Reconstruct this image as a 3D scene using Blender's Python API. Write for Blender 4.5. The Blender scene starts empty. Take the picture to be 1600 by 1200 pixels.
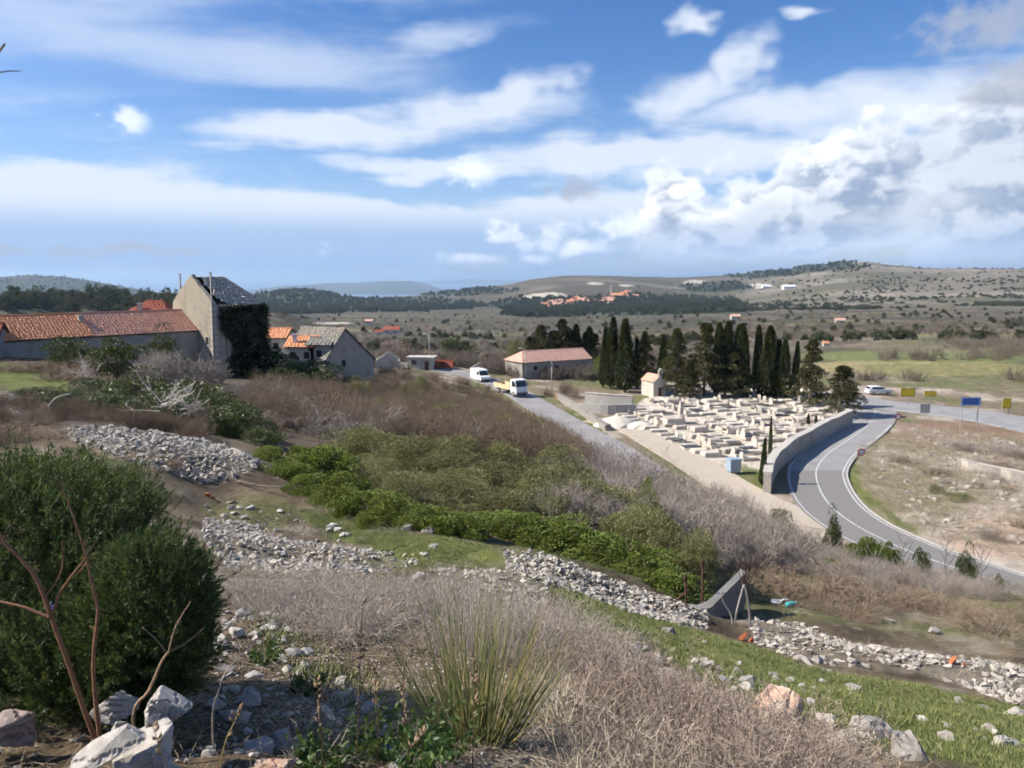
import bpy, bmesh, math
import numpy as np
from mathutils import Vector, Matrix
rad = math.radians
SC = bpy.context.scene
COL = SC.collection
rng = np.random.default_rng(11)

# ------------------------------------------------------------------ camera
F = 1200.0                       # focal length in photo pixels (photo 1600 x 1200)
HZ = 432.0                       # photo row of the true horizon
PITCH = math.atan((600 - HZ) / F)
CP, SP = math.cos(PITCH), math.sin(PITCH)
cam = bpy.data.cameras.new('camera')
cam.sensor_width = 36.0
cam.lens = 36.0 * F / 1600.0
cam.clip_start = 0.05
cam.clip_end = 200000.0
cam.dof.use_dof = True
cam.dof.focus_distance = 4.8
cam.dof.aperture_fstop = 3.6
camo = bpy.data.objects.new('camera', cam)
COL.objects.link(camo)
camo.location = (0, 0, 0)
camo.rotation_euler = (math.pi / 2 - PITCH, 0, 0)
SC.camera = camo

# ------------------------------------------------------------------ light
SUN_AZ = rad(-91.0)              # measured from +Y (view direction), negative = to the left
SUN_EL = rad(40.0)
sl = bpy.data.lights.new('sun', 'SUN')
sl.energy = 5.0
sl.angle = rad(0.55)
sl.color = (1.0, 0.93, 0.83)
slo = bpy.data.objects.new('sun', sl)
COL.objects.link(slo)
sdir = Vector((math.sin(SUN_AZ) * math.cos(SUN_EL), math.cos(SUN_AZ) * math.cos(SUN_EL), math.sin(SUN_EL)))
slo.rotation_euler = sdir.to_track_quat('Z', 'Y').to_euler()
SC.view_settings.view_transform = 'Standard'
SC.view_settings.look = 'None'
SC.view_settings.exposure = 0.72
SC.view_settings.gamma = 1.0
SC.view_settings.use_curve_mapping = False
SC.cycles.use_denoising = True
SC.cycles.max_bounces = 4
SC.cycles.use_adaptive_sampling = True
SC.cycles.adaptive_threshold = 0.05
SC.cycles.adaptive_min_samples = 12
SC.cycles.diffuse_bounces = 2
SC.cycles.glossy_bounces = 2
SC.cycles.transmission_bounces = 4
SC.cycles.transparent_max_bounces = 6
SC.cycles.volume_bounces = 0
SC.cycles.use_light_tree = False
SC.cycles.caustics_reflective = False
SC.cycles.caustics_refractive = False
SC.cycles.sample_clamp_indirect = 4.0


# ------------------------------------------------------------------ node helpers
class NT:
    """tiny expression helper over a node tree"""
    def __init__(s, tree):
        s.t = tree
        s.n = tree.nodes
        s.l = tree.links

    def node(s, typ, **kw):
        n = s.n.new(typ)
        for k, v in kw.items():
            setattr(n, k, v)
        return n

    def put(s, sock, v):
        if hasattr(v, 'is_output') or isinstance(v, bpy.types.NodeSocket):
            s.l.new(v, sock)
        elif isinstance(v, (tuple, list)) and len(v) == 3 and sock.type == 'RGBA':
            sock.default_value = (*v, 1.0)
        else:
            sock.default_value = v

    def m(s, op, a, b=None, c=None, clamp=False):
        n = s.node('ShaderNodeMath', operation=op)
        n.use_clamp = clamp
        for i, v in enumerate((a, b, c)):
            if v is not None:
                s.put(n.inputs[i], v)
        return n.outputs[0]

    def add(s, a, b): return s.m('ADD', a, b)
    def sub(s, a, b): return s.m('SUBTRACT', a, b)
    def mul(s, a, b): return s.m('MULTIPLY', a, b)

    def ss(s, x, a, b):
        n = s.node('ShaderNodeMapRange', interpolation_type='SMOOTHSTEP')
        s.put(n.inputs['Value'], x)
        lo, hi, o0, o1 = (a, b, 0.0, 1.0) if a <= b else (b, a, 1.0, 0.0)
        n.inputs['From Min'].default_value = lo
        n.inputs['From Max'].default_value = hi
        n.inputs['To Min'].default_value = o0
        n.inputs['To Max'].default_value = o1
        return n.outputs['Result']

    def mix(s, f, a, b, blend='MIX'):
        n = s.node('ShaderNodeMix', data_type='RGBA', blend_type=blend)
        s.put(n.inputs[0], f)
        s.put(n.inputs[6], a)
        s.put(n.inputs[7], b)
        return n.outputs[2]

    def vec(s, x, y, z):
        n = s.node('ShaderNodeCombineXYZ')
        for i, v in enumerate((x, y, z)):
            s.put(n.inputs[i], v)
        return n.outputs[0]

    def noise(s, vec, scale, detail=4.0, rough=0.55, dist=0.0, color=False):
        n = s.node('ShaderNodeTexNoise')
        if vec is not None:
            s.l.new(vec, n.inputs['Vector'])
        n.inputs['Scale'].default_value = scale
        n.inputs['Detail'].default_value = detail
        n.inputs['Roughness'].default_value = rough
        n.inputs['Distortion'].default_value = dist
        return n.outputs['Color'] if color else n.outputs['Fac']

    def ramp(s, f, stops):
        n = s.node('ShaderNodeValToRGB')
        e = n.color_ramp.elements
        while len(e) < len(stops):
            e.new(0.5)
        for i, (p, c) in enumerate(stops):
            e[i].position = p
            e[i].color = (*c, 1.0)
        s.put(n.inputs[0], f)
        return n.outputs[0]

# ------------------------------------------------------------------ sky
def px_dir(u, v):
    x, w = (u - 800) / F, -(v - 600) / F
    d = Vector((x, CP + w * SP, -SP + w * CP)).normalized()
    return d


def px_ae(u, v):                 # photo pixel -> azimuth, elevation in degrees
    d = px_dir(u, v)
    return math.degrees(math.atan2(d.x, d.y)), math.degrees(math.asin(d.z))


def build_world():
    w = bpy.data.worlds.new('World')
    SC.world = w
    w.use_nodes = True
    t = NT(w.node_tree)
    t.n.clear()
    out = t.node('ShaderNodeOutputWorld')
    bg = t.node('ShaderNodeBackground')
    sky = t.node('ShaderNodeTexSky', sky_type='NISHITA')
    sky.sun_disc = False
    sky.sun_elevation = SUN_EL
    sky.sun_rotation = SUN_AZ
    sky.air_density = 1.0
    sky.dust_density = 0.35
    sky.ozone_density = 2.6
    sky.altitude = 200
    hs = t.node('ShaderNodeHueSaturation')
    hs.inputs['Saturation'].default_value = 1.27
    hs.inputs['Value'].default_value = 0.079
    t.l.new(sky.outputs[0], hs.inputs['Color'])
    base = t.mix(1.0, hs.outputs[0], (1.0, 0.96, 1.12), 'MULTIPLY')
    tc = t.node('ShaderNodeTexCoord')
    D = tc.outputs['Generated']
    sp = t.node('ShaderNodeSeparateXYZ')
    t.l.new(D, sp.inputs[0])
    X, Y, Z = sp.outputs
    DEG = 180 / math.pi
    az = t.mul(t.m('ARCTAN2', X, Y), DEG)
    el = t.mul(t.m('ARCSINE', Z), DEG)
    # cloud-layer plane coordinates (perspective foreshortening towards the horizon)
    zz = t.m('MAXIMUM', t.add(Z, 0.10), 0.03)
    px = t.m('DIVIDE', X, zz)
    py = t.m('DIVIDE', Y, zz)
    nA = t.noise(t.vec(t.mul(px, 0.8), t.mul(py, 1.5), 0.0), 1.0, 7.0, 0.58, 0.45)      # streaky layer
    nB = t.noise(t.vec(t.mul(az, 0.10), t.mul(el, 0.34), 3.7), 1.0, 5.0, 0.58, 0.4)    # wide soft banks
    cum = t.vec(t.mul(az, 0.20), t.mul(el, 0.27), 9.1)
    nC = t.noise(cum, 1.0, 7.0, 0.55, 0.0)                                             # billows
    cum2 = t.vec(t.mul(t.sub(az, 0.75), 0.20), t.mul(t.add(el, 0.9), 0.27), 9.1)
    nC2 = t.noise(cum2, 1.0, 5.0, 0.55, 0.0)                                           # one step towards the sun
    nP = t.noise(t.vec(t.mul(az, 0.75), t.mul(el, 0.85), 2.2), 1.0, 4.0, 0.55, 0.0)    # small puffs
    nW = t.noise(t.vec(t.mul(az, 0.16), t.mul(el, 0.22), 1.3), 1.0, 3.0, 0.6, color=True)
    ws = t.node('ShaderNodeSeparateColor')
    t.l.new(nW, ws.inputs[0])
    waz = t.add(az, t.mul(t.sub(ws.outputs[0], 0.5), 9.0))
    wel = t.add(el, t.mul(t.sub(ws.outputs[1], 0.5), 3.6))
    wv = t.vec(waz, wel, 0.0)
    sv = t.vec(t.add(az, t.mul(t.sub(nP, 0.5), 3.0)), t.add(el, t.mul(t.sub(nC, 0.5), 1.6)), 0.0)

    def blob(u, v, ru, rv, rot=0.0, vec=None):
        """soft ellipse round a sky direction; radii in photo pixels (about 0.047 degree each)"""
        a0, e0 = px_ae(u, v)
        k = 0.0470 * 1.35
        mp = t.node('ShaderNodeMapping', vector_type='TEXTURE')
        t.l.new(vec or wv, mp.inputs['Vector'])
        mp.inputs['Location'].default_value = (a0, e0, 0)
        mp.inputs['Rotation'].default_value = (0, 0, rad(rot))
        mp.inputs['Scale'].default_value = (ru * k, rv * k, 1)
        g = t.node('ShaderNodeTexGradient', gradient_type='SPHERICAL')
        t.l.new(mp.outputs[0], g.inputs[0])
        return g.outputs['Fac']

    def union(bs, gain=2.3, off=-0.6):
        r = bs[0]
        for b in bs[1:]:
            r = t.m('MAXIMUM', r, b)
        return t.m('MULTIPLY_ADD', r, gain, off)

    # --- thin veil: upper left, middle fan, upper right wedge
    veil = union([blob(100, 30, 460, 130, -3), blob(440, 90, 360, 70, -5), blob(-350, 60, 500, 170), blob(700, 60, 180, 34, 12), blob(420, -60, 400, 60)], 1.5, -0.42)
    veil_d = t.ss(t.add(veil, t.mul(t.sub(nA, 0.5), 3.4)), -0.05, 1.35)
    mid = union([blob(520, 205, 240, 38, 3), blob(690, 190, 220, 46, 5), blob(800, 160, 120, 36, 24), blob(900, 240, 300, 44, -2), blob(700, 262, 220, 24, -3), blob(1100, 250, 190, 36, 3)], 1.9, -0.5)
    mid_d = t.ss(t.add(mid, t.mul(t.sub(nA, 0.5), 2.6)), -0.05, 0.95)
    wedge = union([blob(1080, 150, 120, 50, 12), blob(1150, 105, 90, 40, 32), blob(1240, 180, 260, 46, -2), blob(1420, 160, 240, 56, 8), blob(1085, 35, 50, 24, -20), blob(1280, 15, 60, 14)], 1.9, -0.5)
    wedge_d = t.ss(t.add(wedge, t.mul(t.sub(nA, 0.5), 2.6)), -0.05, 1.05)
    # --- long bank low on the left
    bank = union([blob(120, 318, 520, 62, -2), blob(480, 334, 340, 46, -5), blob(-350, 320, 500, 90), blob(780, 348, 260, 24, 0), blob(250, 385, 800, 46), blob(950, 330, 240, 40)], 2.1, -0.5)
    bank_d = t.ss(t.add(bank, t.mul(t.sub(nB, 0.5), 2.2)), -0.05, 0.75)
    # --- cumulus mass on the right
    cu = union([blob(1400, 265, 200, 90, 24), blob(1210, 305, 200, 66, 16), blob(1060, 348, 150, 42, 6), blob(1560, 240, 200, 115), blob(1440, 195, 80, 55, 20), blob(1850, 260, 350, 150), blob(1250, 365, 480, 48),
                blob(1040, 300, 60, 40), blob(1700, 345, 500, 70), blob(2400, 260, 500, 140)], 2.0, -0.55)
    puffs = union([blob(204, 192, 34, 26, 0, sv), blob(742, 268, 46, 32, 0, sv), blob(900, 297, 50, 26, 0, sv), blob(738, 407, 66, 13, 0, sv), blob(835, 403, 36, 12, 0, sv), blob(900, 390, 48, 15, 0, sv), blob(1550, 36, 120, 52, 4, sv),
                   blob(1620, 105, 100, 24, 0, sv), blob(985, 352, 70, 26, 0, sv), blob(110, 397, 64, 12, 0, sv), blob(215, 389, 60, 10, 0, sv), blob(285, 392, 54, 9, 0, sv), blob(20, 395, 34, 10, 0, sv), blob(110, 430, 90, 7, 0, sv)], 1.7, -0.5)
    dens = t.add(cu, t.mul(t.sub(nC, 0.5), 3.0))
    dens2 = t.add(cu, t.mul(t.sub(nC2, 0.5), 3.0))
    cu_d = t.ss(dens, 0.05, 0.5)
    pf_d = t.ss(t.add(puffs, t.mul(t.sub(nP, 0.5), 2.0)), -0.05, 1.0)
    light = t.ss(t.sub(dens, dens2), -0.24, 0.26)
    body = t.ss(dens, 0.25, 1.3)
    rim = t.sub(1.0, body)
    low = t.ss(el, 4.6, 1.4)
    under = t.ss(union([blob(1330, 335, 300, 50, 10), blob(1500, 270, 170, 95, 10), blob(1120, 368, 220, 30, 2), blob(1750, 320, 260, 90)], 2.0, -0.25), 0.0, 0.9)
    lit = t.m('MAXIMUM', t.mul(light, t.sub(1.0, t.mul(body, 0.2))), t.mul(rim, 0.8))
    lit = t.mul(lit, t.sub(1.0, t.mul(under, 0.42)))
    cu_c = t.mix(lit, (0.215, 0.275, 0.385), (0.76, 0.775, 0.80))
    cu_c = t.mix(t.mul(low, 0.6), cu_c, (0.285, 0.40, 0.61))
    grey = t.ss(union([blob(1550, 38, 200, 90, 0, sv), blob(170, 393, 240, 30, 0, sv), blob(900, 297, 80, 44, 0, sv), blob(1620, 105, 150, 40, 0, sv)], 2.0, -0.25), 0.0, 0.45)
    cu_c = t.mix(t.mul(grey, 0.72), cu_c, (0.22, 0.25, 0.32))
    pf_c = t.mix(t.mul(grey, 0.8), (0.64, 0.685, 0.77), (0.20, 0.235, 0.32))
    # --- far field: the same broken cover everywhere else, so the sky goes on outside the frame
    away = t.ss(t.m('ABSOLUTE', az), 38.0, 60.0)
    up = t.ss(el, 27.0, 38.0)
    else_d = t.mul(t.m('MAXIMUM', away, up), t.ss(nA, 0.47, 0.72))
    c = base
    # paler air towards the horizon
    c = t.mix(t.mul(t.ss(el, 16.0, 0.0), 0.42), c, (0.273, 0.405, 0.634))
    c = t.mix(t.mul(else_d, 0.8), c, (0.502, 0.541, 0.607))
    c = t.mix(t.mul(veil_d, 0.60), c, (0.493, 0.546, 0.642))
    c = t.mix(t.mul(mid_d, 0.86), c, (0.524, 0.568, 0.647))
    c = t.mix(t.mul(wedge_d, 0.84), c, (0.537, 0.581, 0.656))
    c = t.mix(t.mul(bank_d, 0.86), c, t.mix(t.ss(el, 5.4, 2.6), (0.515, 0.559, 0.634), (0.246, 0.348, 0.546)))
    c = t.mix(t.mul(cu_d, 0.96), c, cu_c)
    c = t.mix(t.mul(pf_d, 0.8), c, pf_c)
    c = t.mix(t.mul(t.ss(el, 2.4, 0.0), 0.6), c, (0.180, 0.299, 0.528))
    t.put(bg.inputs[0], c)
    bg.inputs[1].default_value = 1.0
    t.l.new(bg.outputs[0], out.inputs[0])
    w.cycles.sampling_method = 'MANUAL'
    w.cycles.sample_map_resolution = 512


build_world()

# ------------------------------------------------------------------ maths for the land
def W(u, v, d):
    """photo pixel and forward distance (m) -> world point"""
    x, w = (u - 800) / F, -(v - 600) / F
    y, z = CP + w * SP, -SP + w * CP
    t = d / y
    return (x * t, d, z * t)


def hash2(i, j, seed):
    h = (i.astype(np.int64) * 374761393 + j.astype(np.int64) * 668265263 + seed * 974711) & 0x7fffffff
    h = ((h ^ (h >> 13)) * 1274126177) & 0x7fffffff
    return ((h ^ (h >> 16)) & 0xffff) / 65535.0


def vnoise(x, y, seed=0):
    xi, yi = np.floor(x), np.floor(y)
    fx, fy = x - xi, y - yi
    fx, fy = fx * fx * (3 - 2 * fx), fy * fy * (3 - 2 * fy)
    a, b = hash2(xi, yi, seed), hash2(xi + 1, yi, seed)
    c, d = hash2(xi, yi + 1, seed), hash2(xi + 1, yi + 1, seed)
    return (a * (1 - fx) + b * fx) * (1 - fy) + (c * (1 - fx) + d * fx) * fy


def fbm(x, y, seed=0, octs=4):
    s, a, t = 0.0, 0.5, 0.0
    for k in range(octs):
        s = s + a * vnoise(x * 2 ** k + 17.3 * k, y * 2 ** k - 9.1 * k, seed + k)
        t += a
        a *= 0.5
    return s / t


def sstep(x, a, b):
    t = np.clip((x - a) / (b - a), 0, 1)
    return t * t * (3 - 2 * t)


# ground seen in the photo: (u, v, forward distance)
KN = [(-300, 1200, 2.0), (0, 1200, 2.1), (0, 650, 32), (0, 592, 55), (0, 550, 80), (100, 655, 32), (60, 600, 55), (150, 560, 86), (-300, 650, 32), (-300, 560, 80),
      (300, 1200, 2.2), (150, 1000, 4.2), (250, 860, 12), (350, 862, 15), (310, 795, 20), (330, 755, 22.5), (240, 735, 21), (280, 684, 29), (150, 690, 26), (390, 722, 27),
      (200, 655, 38), (340, 592, 86), (250, 572, 90), (430, 655, 52), (420, 600, 85),
      (600, 1200, 2.4), (520, 1060, 4.0), (500, 985, 6.0), (560, 920, 10), (600, 880, 15.5), (620, 832, 18.5), (450, 880, 14.5), (480, 800, 20), (650, 815, 20.5), (560, 740, 30), (620, 690, 50), (600, 650, 72), (560, 610, 100), (640, 572, 155), (720, 582, 147),
      (800, 1200, 2.4), (800, 1090, 4.0), (800, 1000, 6.2), (800, 905, 13), (850, 880, 16), (800, 842, 20), (780, 770, 30), (780, 700, 52), (760, 660, 76), (800, 625, 124),
      (1000, 1200, 2.8), (1000, 1100, 4.5), (1000, 1000, 8.2), (980, 945, 14.5), (1000, 905, 17.5), (980, 820, 28), (960, 750, 48),
      (1200, 1200, 3.3), (1180, 1100, 6.2), (1200, 1032, 11), (1120, 985, 15.0), (1200, 965, 17), (1250, 930, 21), (1230, 882, 28), (1400, 915, 28), (1200, 840, 45),
      (1600, 1200, 5.0), (1600, 1130, 8.2), (1400, 1080, 9.5), (1600, 1042, 14), (1400, 1015, 14.5), (1600, 1000, 17.5), (1600, 935, 26), (2000, 1200, 6.0), (2000, 1000, 18), (1400, 1200, 4.2)]
VAL = -20.0


def on_plane(u, v, z=VAL):
    x, w = (u - 800) / F, -(v - 600) / F
    y, zz = CP + w * SP, -SP + w * CP
    t = z / zz
    return (x * t, y * t, z)


PTS = [W(*k) for k in KN]
for (u, v) in [(960, 700), (900, 670), (850, 640), (1000, 690), (1100, 750), (1330, 780), (1275, 737), (1450, 850), (1600, 905), (1320, 690), (1370, 655), (1500, 650), (1600, 660),
               (1500, 760), (1600, 800), (1450, 700), (1050, 640), (1150, 650), (1250, 640), (950, 620), (1100, 610), (1250, 610), (1900, 950), (1900, 700), (870, 605), (2300, 800)]:
    PTS.append(on_plane(u, v))
# beyond the valley floor: (u, distance, height)
for u in (-500, -100, 200, 400, 550, 700, 850, 1000, 1200, 1400, 1600, 1900, 2300):
    right = min(max((u - 850) / 500, 0), 1)
    for d, zl, zr in ((210, -23, -21.5), (330, -31, -26), (600, -42, -33), (1100, -57, -40), (2000, -80, -55), (3500, -110, -90), (6000, -200, -190), (9000, -300, -300), (16000, -340, -340)):
        if u < 500 and d == 210:
            zl = -25
        PTS.append(((u - 800) / F * d, d, zl + (zr - zl) * right))
for a in (-100, -140, 180, 140, 100, -75, 75):       # round behind the camera, uphill
    for d, z in ((2.5, -1.5), (8, -0.9), (30, 1.2), (120, 8), (600, 30), (4000, 20)):
        if abs(a) <= 75:
            z = {2.5: -1.5, 8: -2.8 if a < 0 else -3.6, 30: -4.5 if a < 0 else -9, 120: -14, 600: -30, 4000: -60}[d]
        PTS.append((d * math.sin(rad(a)), d * math.cos(rad(a)), z))
PTS = np.array(PTS)


def warp(x, y):
    r = np.sqrt(x * x + y * y) + 1e-6
    th = np.arctan2(x, y)
    return np.stack([np.sin(th) * 2.1, np.cos(th) * 2.1, np.log(r + 0.6)], -1), r


_K, _R = warp(PTS[:, 0], PTS[:, 1])


def _phi(r2):
    return np.sqrt(r2)


_n = len(PTS)
_A = _phi(((_K[:, None] - _K[None]) ** 2).sum(-1)) + np.eye(_n) * -0.012
_Pm = np.concatenate([np.ones((_n, 1)), _K], 1)
_M = np.block([[_A, _Pm], [_Pm.T, np.zeros((4, 4))]])
_q = np.concatenate([PTS[:, 2] / (_R + 0.6), np.zeros(4)])
_SOL = np.linalg.solve(_M, _q)


def land_base(x, y):
    sh = np.shape(x)
    k, r = warp(np.ravel(x), np.ravel(y))
    out = np.empty(len(r))
    for s in range(0, len(r), 40000):
        kk = k[s:s + 40000]
        d = _phi(((kk[:, None] - _K[None]) ** 2).sum(-1))
        out[s:s + 40000] = d @ _SOL[:_n] + _SOL[_n] + kk @ _SOL[_n + 1:]
    return (out * (r + 0.6)).reshape(sh)


# ridges: crest polyline (u, v, distance), front length, back length
RIDGES = [
    ([(-500, 468, 560), (0, 466, 560), (90, 463, 620), (200, 470, 620), (300, 482, 560), (420, 492, 500)], 260, 500),
    ([(760, 482, 2000), (800, 470, 2050), (850, 463, 2050), (930, 455, 2150), (990, 455, 2150), (1080, 468, 2050), (1180, 482, 1900)], 800, 700),
    ([(330, 478, 2100), (400, 462, 2200), (450, 454, 2200), (490, 454, 2200), (530, 462, 2200), (570, 472, 2100), (660, 484, 2000)], 700, 700),
    ([(500, 470, 2400), (620, 464, 2500), (700, 457, 2600), (760, 449, 2750), (820, 442, 2900), (880, 437, 3000), (960, 440, 3000)], 900, 700),
    ([(-600, 428, 4300), (0, 433, 4300), (50, 430, 4300), (100, 432, 4300), (150, 441, 4300), (200, 450, 4200), (260, 461, 4000), (330, 474, 3800)], 2000, 1800),
    ([(60, 452, 6800), (130, 445, 6800), (190, 448, 6800), (240, 456, 6800), (320, 463, 6600), (420, 466, 6500)], 1500, 1800),
    ([(780, 450, 3000), (830, 437, 3050), (880, 431, 3100), (950, 431, 3200), (1050, 433, 3300), (1130, 430, 3200), (1200, 424, 3000), (1270, 416, 2900), (1320, 409, 2850), (1350, 408, 2800),
      (1400, 414, 2700), (1450, 419, 2600), (1600, 420, 2400), (1900, 416, 2300), (2600, 412, 2300)], 1700, 1800),
]
_RG = []
for line, lf, lb in RIDGES:
    P_ = np.array([W(*k) for k in line])
    _RG.append((np.arctan2(P_[:, 0], P_[:, 1]), np.hypot(P_[:, 0], P_[:, 1]), P_[:, 2], lf, lb))

# roads (filled in below): arrays of centre points with half width
ROADS = []


def seg_dist(x, y, line):
    """distance to a polyline and the height interpolated along it"""
    best = np.full(x.shape, 1e9)
    zz = np.zeros(x.shape)
    for a, b in zip(line[:-1], line[1:]):
        dx, dy = b[0] - a[0], b[1] - a[1]
        t = np.clip(((x - a[0]) * dx + (y - a[1]) * dy) / (dx * dx + dy * dy + 1e-9), 0, 1)
        d = np.hypot(x - a[0] - t * dx, y - a[1] - t * dy)
        k = d < best
        best = np.where(k, d, best)
        zz = np.where(k, a[2] + t * (b[2] - a[2]), zz)
    return best, zz


MOUNDS = []       # (polyline of world points, half width, extra height)


def land(x, y):
    x, y = np.atleast_1d(np.asarray(x, float)), np.atleast_1d(np.asarray(y, float))
    z = land_base(x, y)
    r = np.hypot(x, y)
    th = np.arctan2(x, y)
    for ta, ra, za, lf, lb in _RG:
        inside = (th > ta[0] - 0.1) & (th < ta[-1] + 0.1) & (r > 150)
        if not inside.any():
            continue
        tt = th[inside]
        rc, zc = np.interp(tt, ta, ra), np.interp(tt, ta, za)
        edge = sstep(tt, ta[0] - 0.1, ta[0] + 0.02) * (1 - sstep(tt, ta[-1] - 0.02, ta[-1] + 0.1))
        rr = r[inside]
        sh = np.where(rr < rc, sstep(rr, rc - lf, rc + 0.04 * lf), 1 - sstep(rr, rc, rc + lb)) * edge
        lift = np.maximum(0, zc - z[inside]) * sh
        z[inside] += lift
    # uneven ground
    amp = np.clip(0.012 * r, 0.0, 0.16)
    far = sstep(r, 90, 400)
    z = z + amp * (fbm(x / 1.9, y / 1.9, 3) - 0.5) * 2 * (1 - far)
    z = z + np.clip(0.02 * r, 0, 0.05) * (fbm(x / 0.28, y / 0.28, 8, 3) - 0.5) * 2 * (1 - sstep(r, 10, 30))
    z = z + far * np.clip(r * 0.004, 0, 9) * (fbm(x / 190, y / 190, 5, 5) - 0.5)
    for line, hw, hh in MOUNDS:
        lo = np.array(line)[:, :2].min(0) - hw * 2
        hi = np.array(line)[:, :2].max(0) + hw * 2
        k = (x > lo[0]) & (x < hi[0]) & (y > lo[1]) & (y < hi[1])
        if k.any():
            d, _ = seg_dist(x[k], y[k], line)
            z[k] += hh * (1 - sstep(d, 0.15 * hw, hw * 1.25))
    k = (r > 30) & (r < 330)
    if k.any() and ROADS:
        zk, xk, yk = z[k], x[k], y[k]
        for line, hw, fall in ROADS:
            d, zr = seg_dist(xk, yk, line)
            f = 1 - sstep(d, hw + 0.8, hw + fall)
            zk = zk + (zr - 0.10 - zk) * f
        z[k] = zk
    return z


def land1(x, y):
    return float(land(x, y)[0])


_DS = np.geomspace(1.3, 3800, 900)


def G(u, v, lo=1.3, hi=3800):
    """photo pixel -> world point where that line of sight meets the ground"""
    x, w = (u - 800) / F, -(v - 600) / F
    y, z = CP + w * SP, -SP + w * CP
    d = _DS[(_DS >= lo) & (_DS <= hi)]
    t = d / y
    below = land(x * t, d) > z * t
    i = int(np.argmax(below)) if below.any() else len(d) - 1
    a, b = (d[i - 1] if i else d[0] * 0.97), d[i]
    for _ in range(3):
        dd = np.linspace(a, b, 9)
        tt = dd / y
        bl = land(x * tt, dd) > z * tt
        j = int(np.argmax(bl)) if bl.any() else 8
        a, b = dd[max(j - 1, 0)], dd[j]
    t = b / y
    return Vector((x * t, b, land1(x * t, b)))


def pxof(p):
    """world point -> photo pixel"""
    f = p[1] * CP - p[2] * SP
    upv = p[1] * SP + p[2] * CP
    return 800 + F * p[0] / f, 600 - F * upv / f


# road centre lines, on the valley floor
def plane_line(px, z=VAL):
    return [on_plane(u, v, z) for u, v in px]


def smooth_line(pts, n=6):
    pts = [np.array(p, float) for p in pts]
    out = []
    for i in range(len(pts) - 1):
        p0, p1, p2, p3 = pts[max(i - 1, 0)], pts[i], pts[i + 1], pts[min(i + 2, len(pts) - 1)]
        for k in range(n):
            t = k / n
            out.append(0.5 * (2 * p1 + (p2 - p0) * t + (2 * p0 - 5 * p1 + 4 * p2 - p3) * t * t + (3 * p1 - p0 - 3 * p2 + p3) * t ** 3))
    out.append(pts[-1])
    return out


MAIN = smooth_line(plane_line([(1760, 985), (1640, 938), (1520, 897), (1438, 869), (1385, 846), (1335, 820), (1300, 793), (1281, 765), (1275, 738), (1284, 720), (1299, 705), (1325, 688), (1350, 670), (1364, 655), (1368, 641)]))
CROSS = smooth_line(plane_line([(1240, 617), (1310, 622), (1370, 631), (1440, 638), (1520, 648), (1600, 662), (1720, 690), (1900, 740)]))
LANE = smooth_line([on_plane(1010, 738), on_plane(960, 703), on_plane(905, 672), on_plane(868, 650), on_plane(836, 631), on_plane(806, 613, -19.6), W(765, 596, 146), W(715, 582, 152), W(665, 574, 156), W(610, 568, 160)])
PATH = smooth_line(plane_line([(930, 655), (985, 668), (1035, 695), (1085, 724), (1130, 752), (1185, 783), (1245, 806), (1300, 815)]))
ROADS += [(MAIN, 3.6, 9), (CROSS, 5.2, 10), (LANE, 2.9, 7), (PATH, 2.2, 6)]


# ------------------------------------------------------------------ mesh tools
def np_mesh(name, V, faces, smooth=False, cols=None, floats=None):
    """V (n,3); faces = list of int arrays (m,k), k may differ between arrays"""
    me = bpy.data.meshes.new(name)
    V = np.asarray(V, np.float32)
    faces = [np.asarray(f, np.int32) for f in faces if len(f)]
    me.vertices.add(len(V))
    me.vertices.foreach_set('co', V.ravel())
    nl = sum(f.size for f in faces)
    npoly = sum(len(f) for f in faces)
    me.loops.add(nl)
    me.polygons.add(npoly)
    me.loops.foreach_set('vertex_index', np.concatenate([f.ravel() for f in faces]))
    tot = np.concatenate([np.full(len(f), f.shape[1], np.int32) for f in faces])
    start = np.concatenate([[0], np.cumsum(tot)[:-1]]).astype(np.int32)
    me.polygons.foreach_set('loop_start', start)
    me.polygons.foreach_set('loop_total', tot)
    if smooth:
        me.polygons.foreach_set('use_smooth', np.ones(npoly, bool))
    for k, c in (cols or {}).items():
        a = me.color_attributes.new(k, 'FLOAT_COLOR', 'POINT')
        c4 = np.concatenate([np.asarray(c, np.float32), np.ones((len(V), 1), np.float32)], 1)
        a.data.foreach_set('color', c4.ravel())
    for k, c in (floats or {}).items():
        a = me.attributes.new(k, 'FLOAT', 'POINT')
        a.data.foreach_set('value', np.asarray(c, np.float32))
    me.update(calc_edges=True)
    me.validate()
    return me


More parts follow.
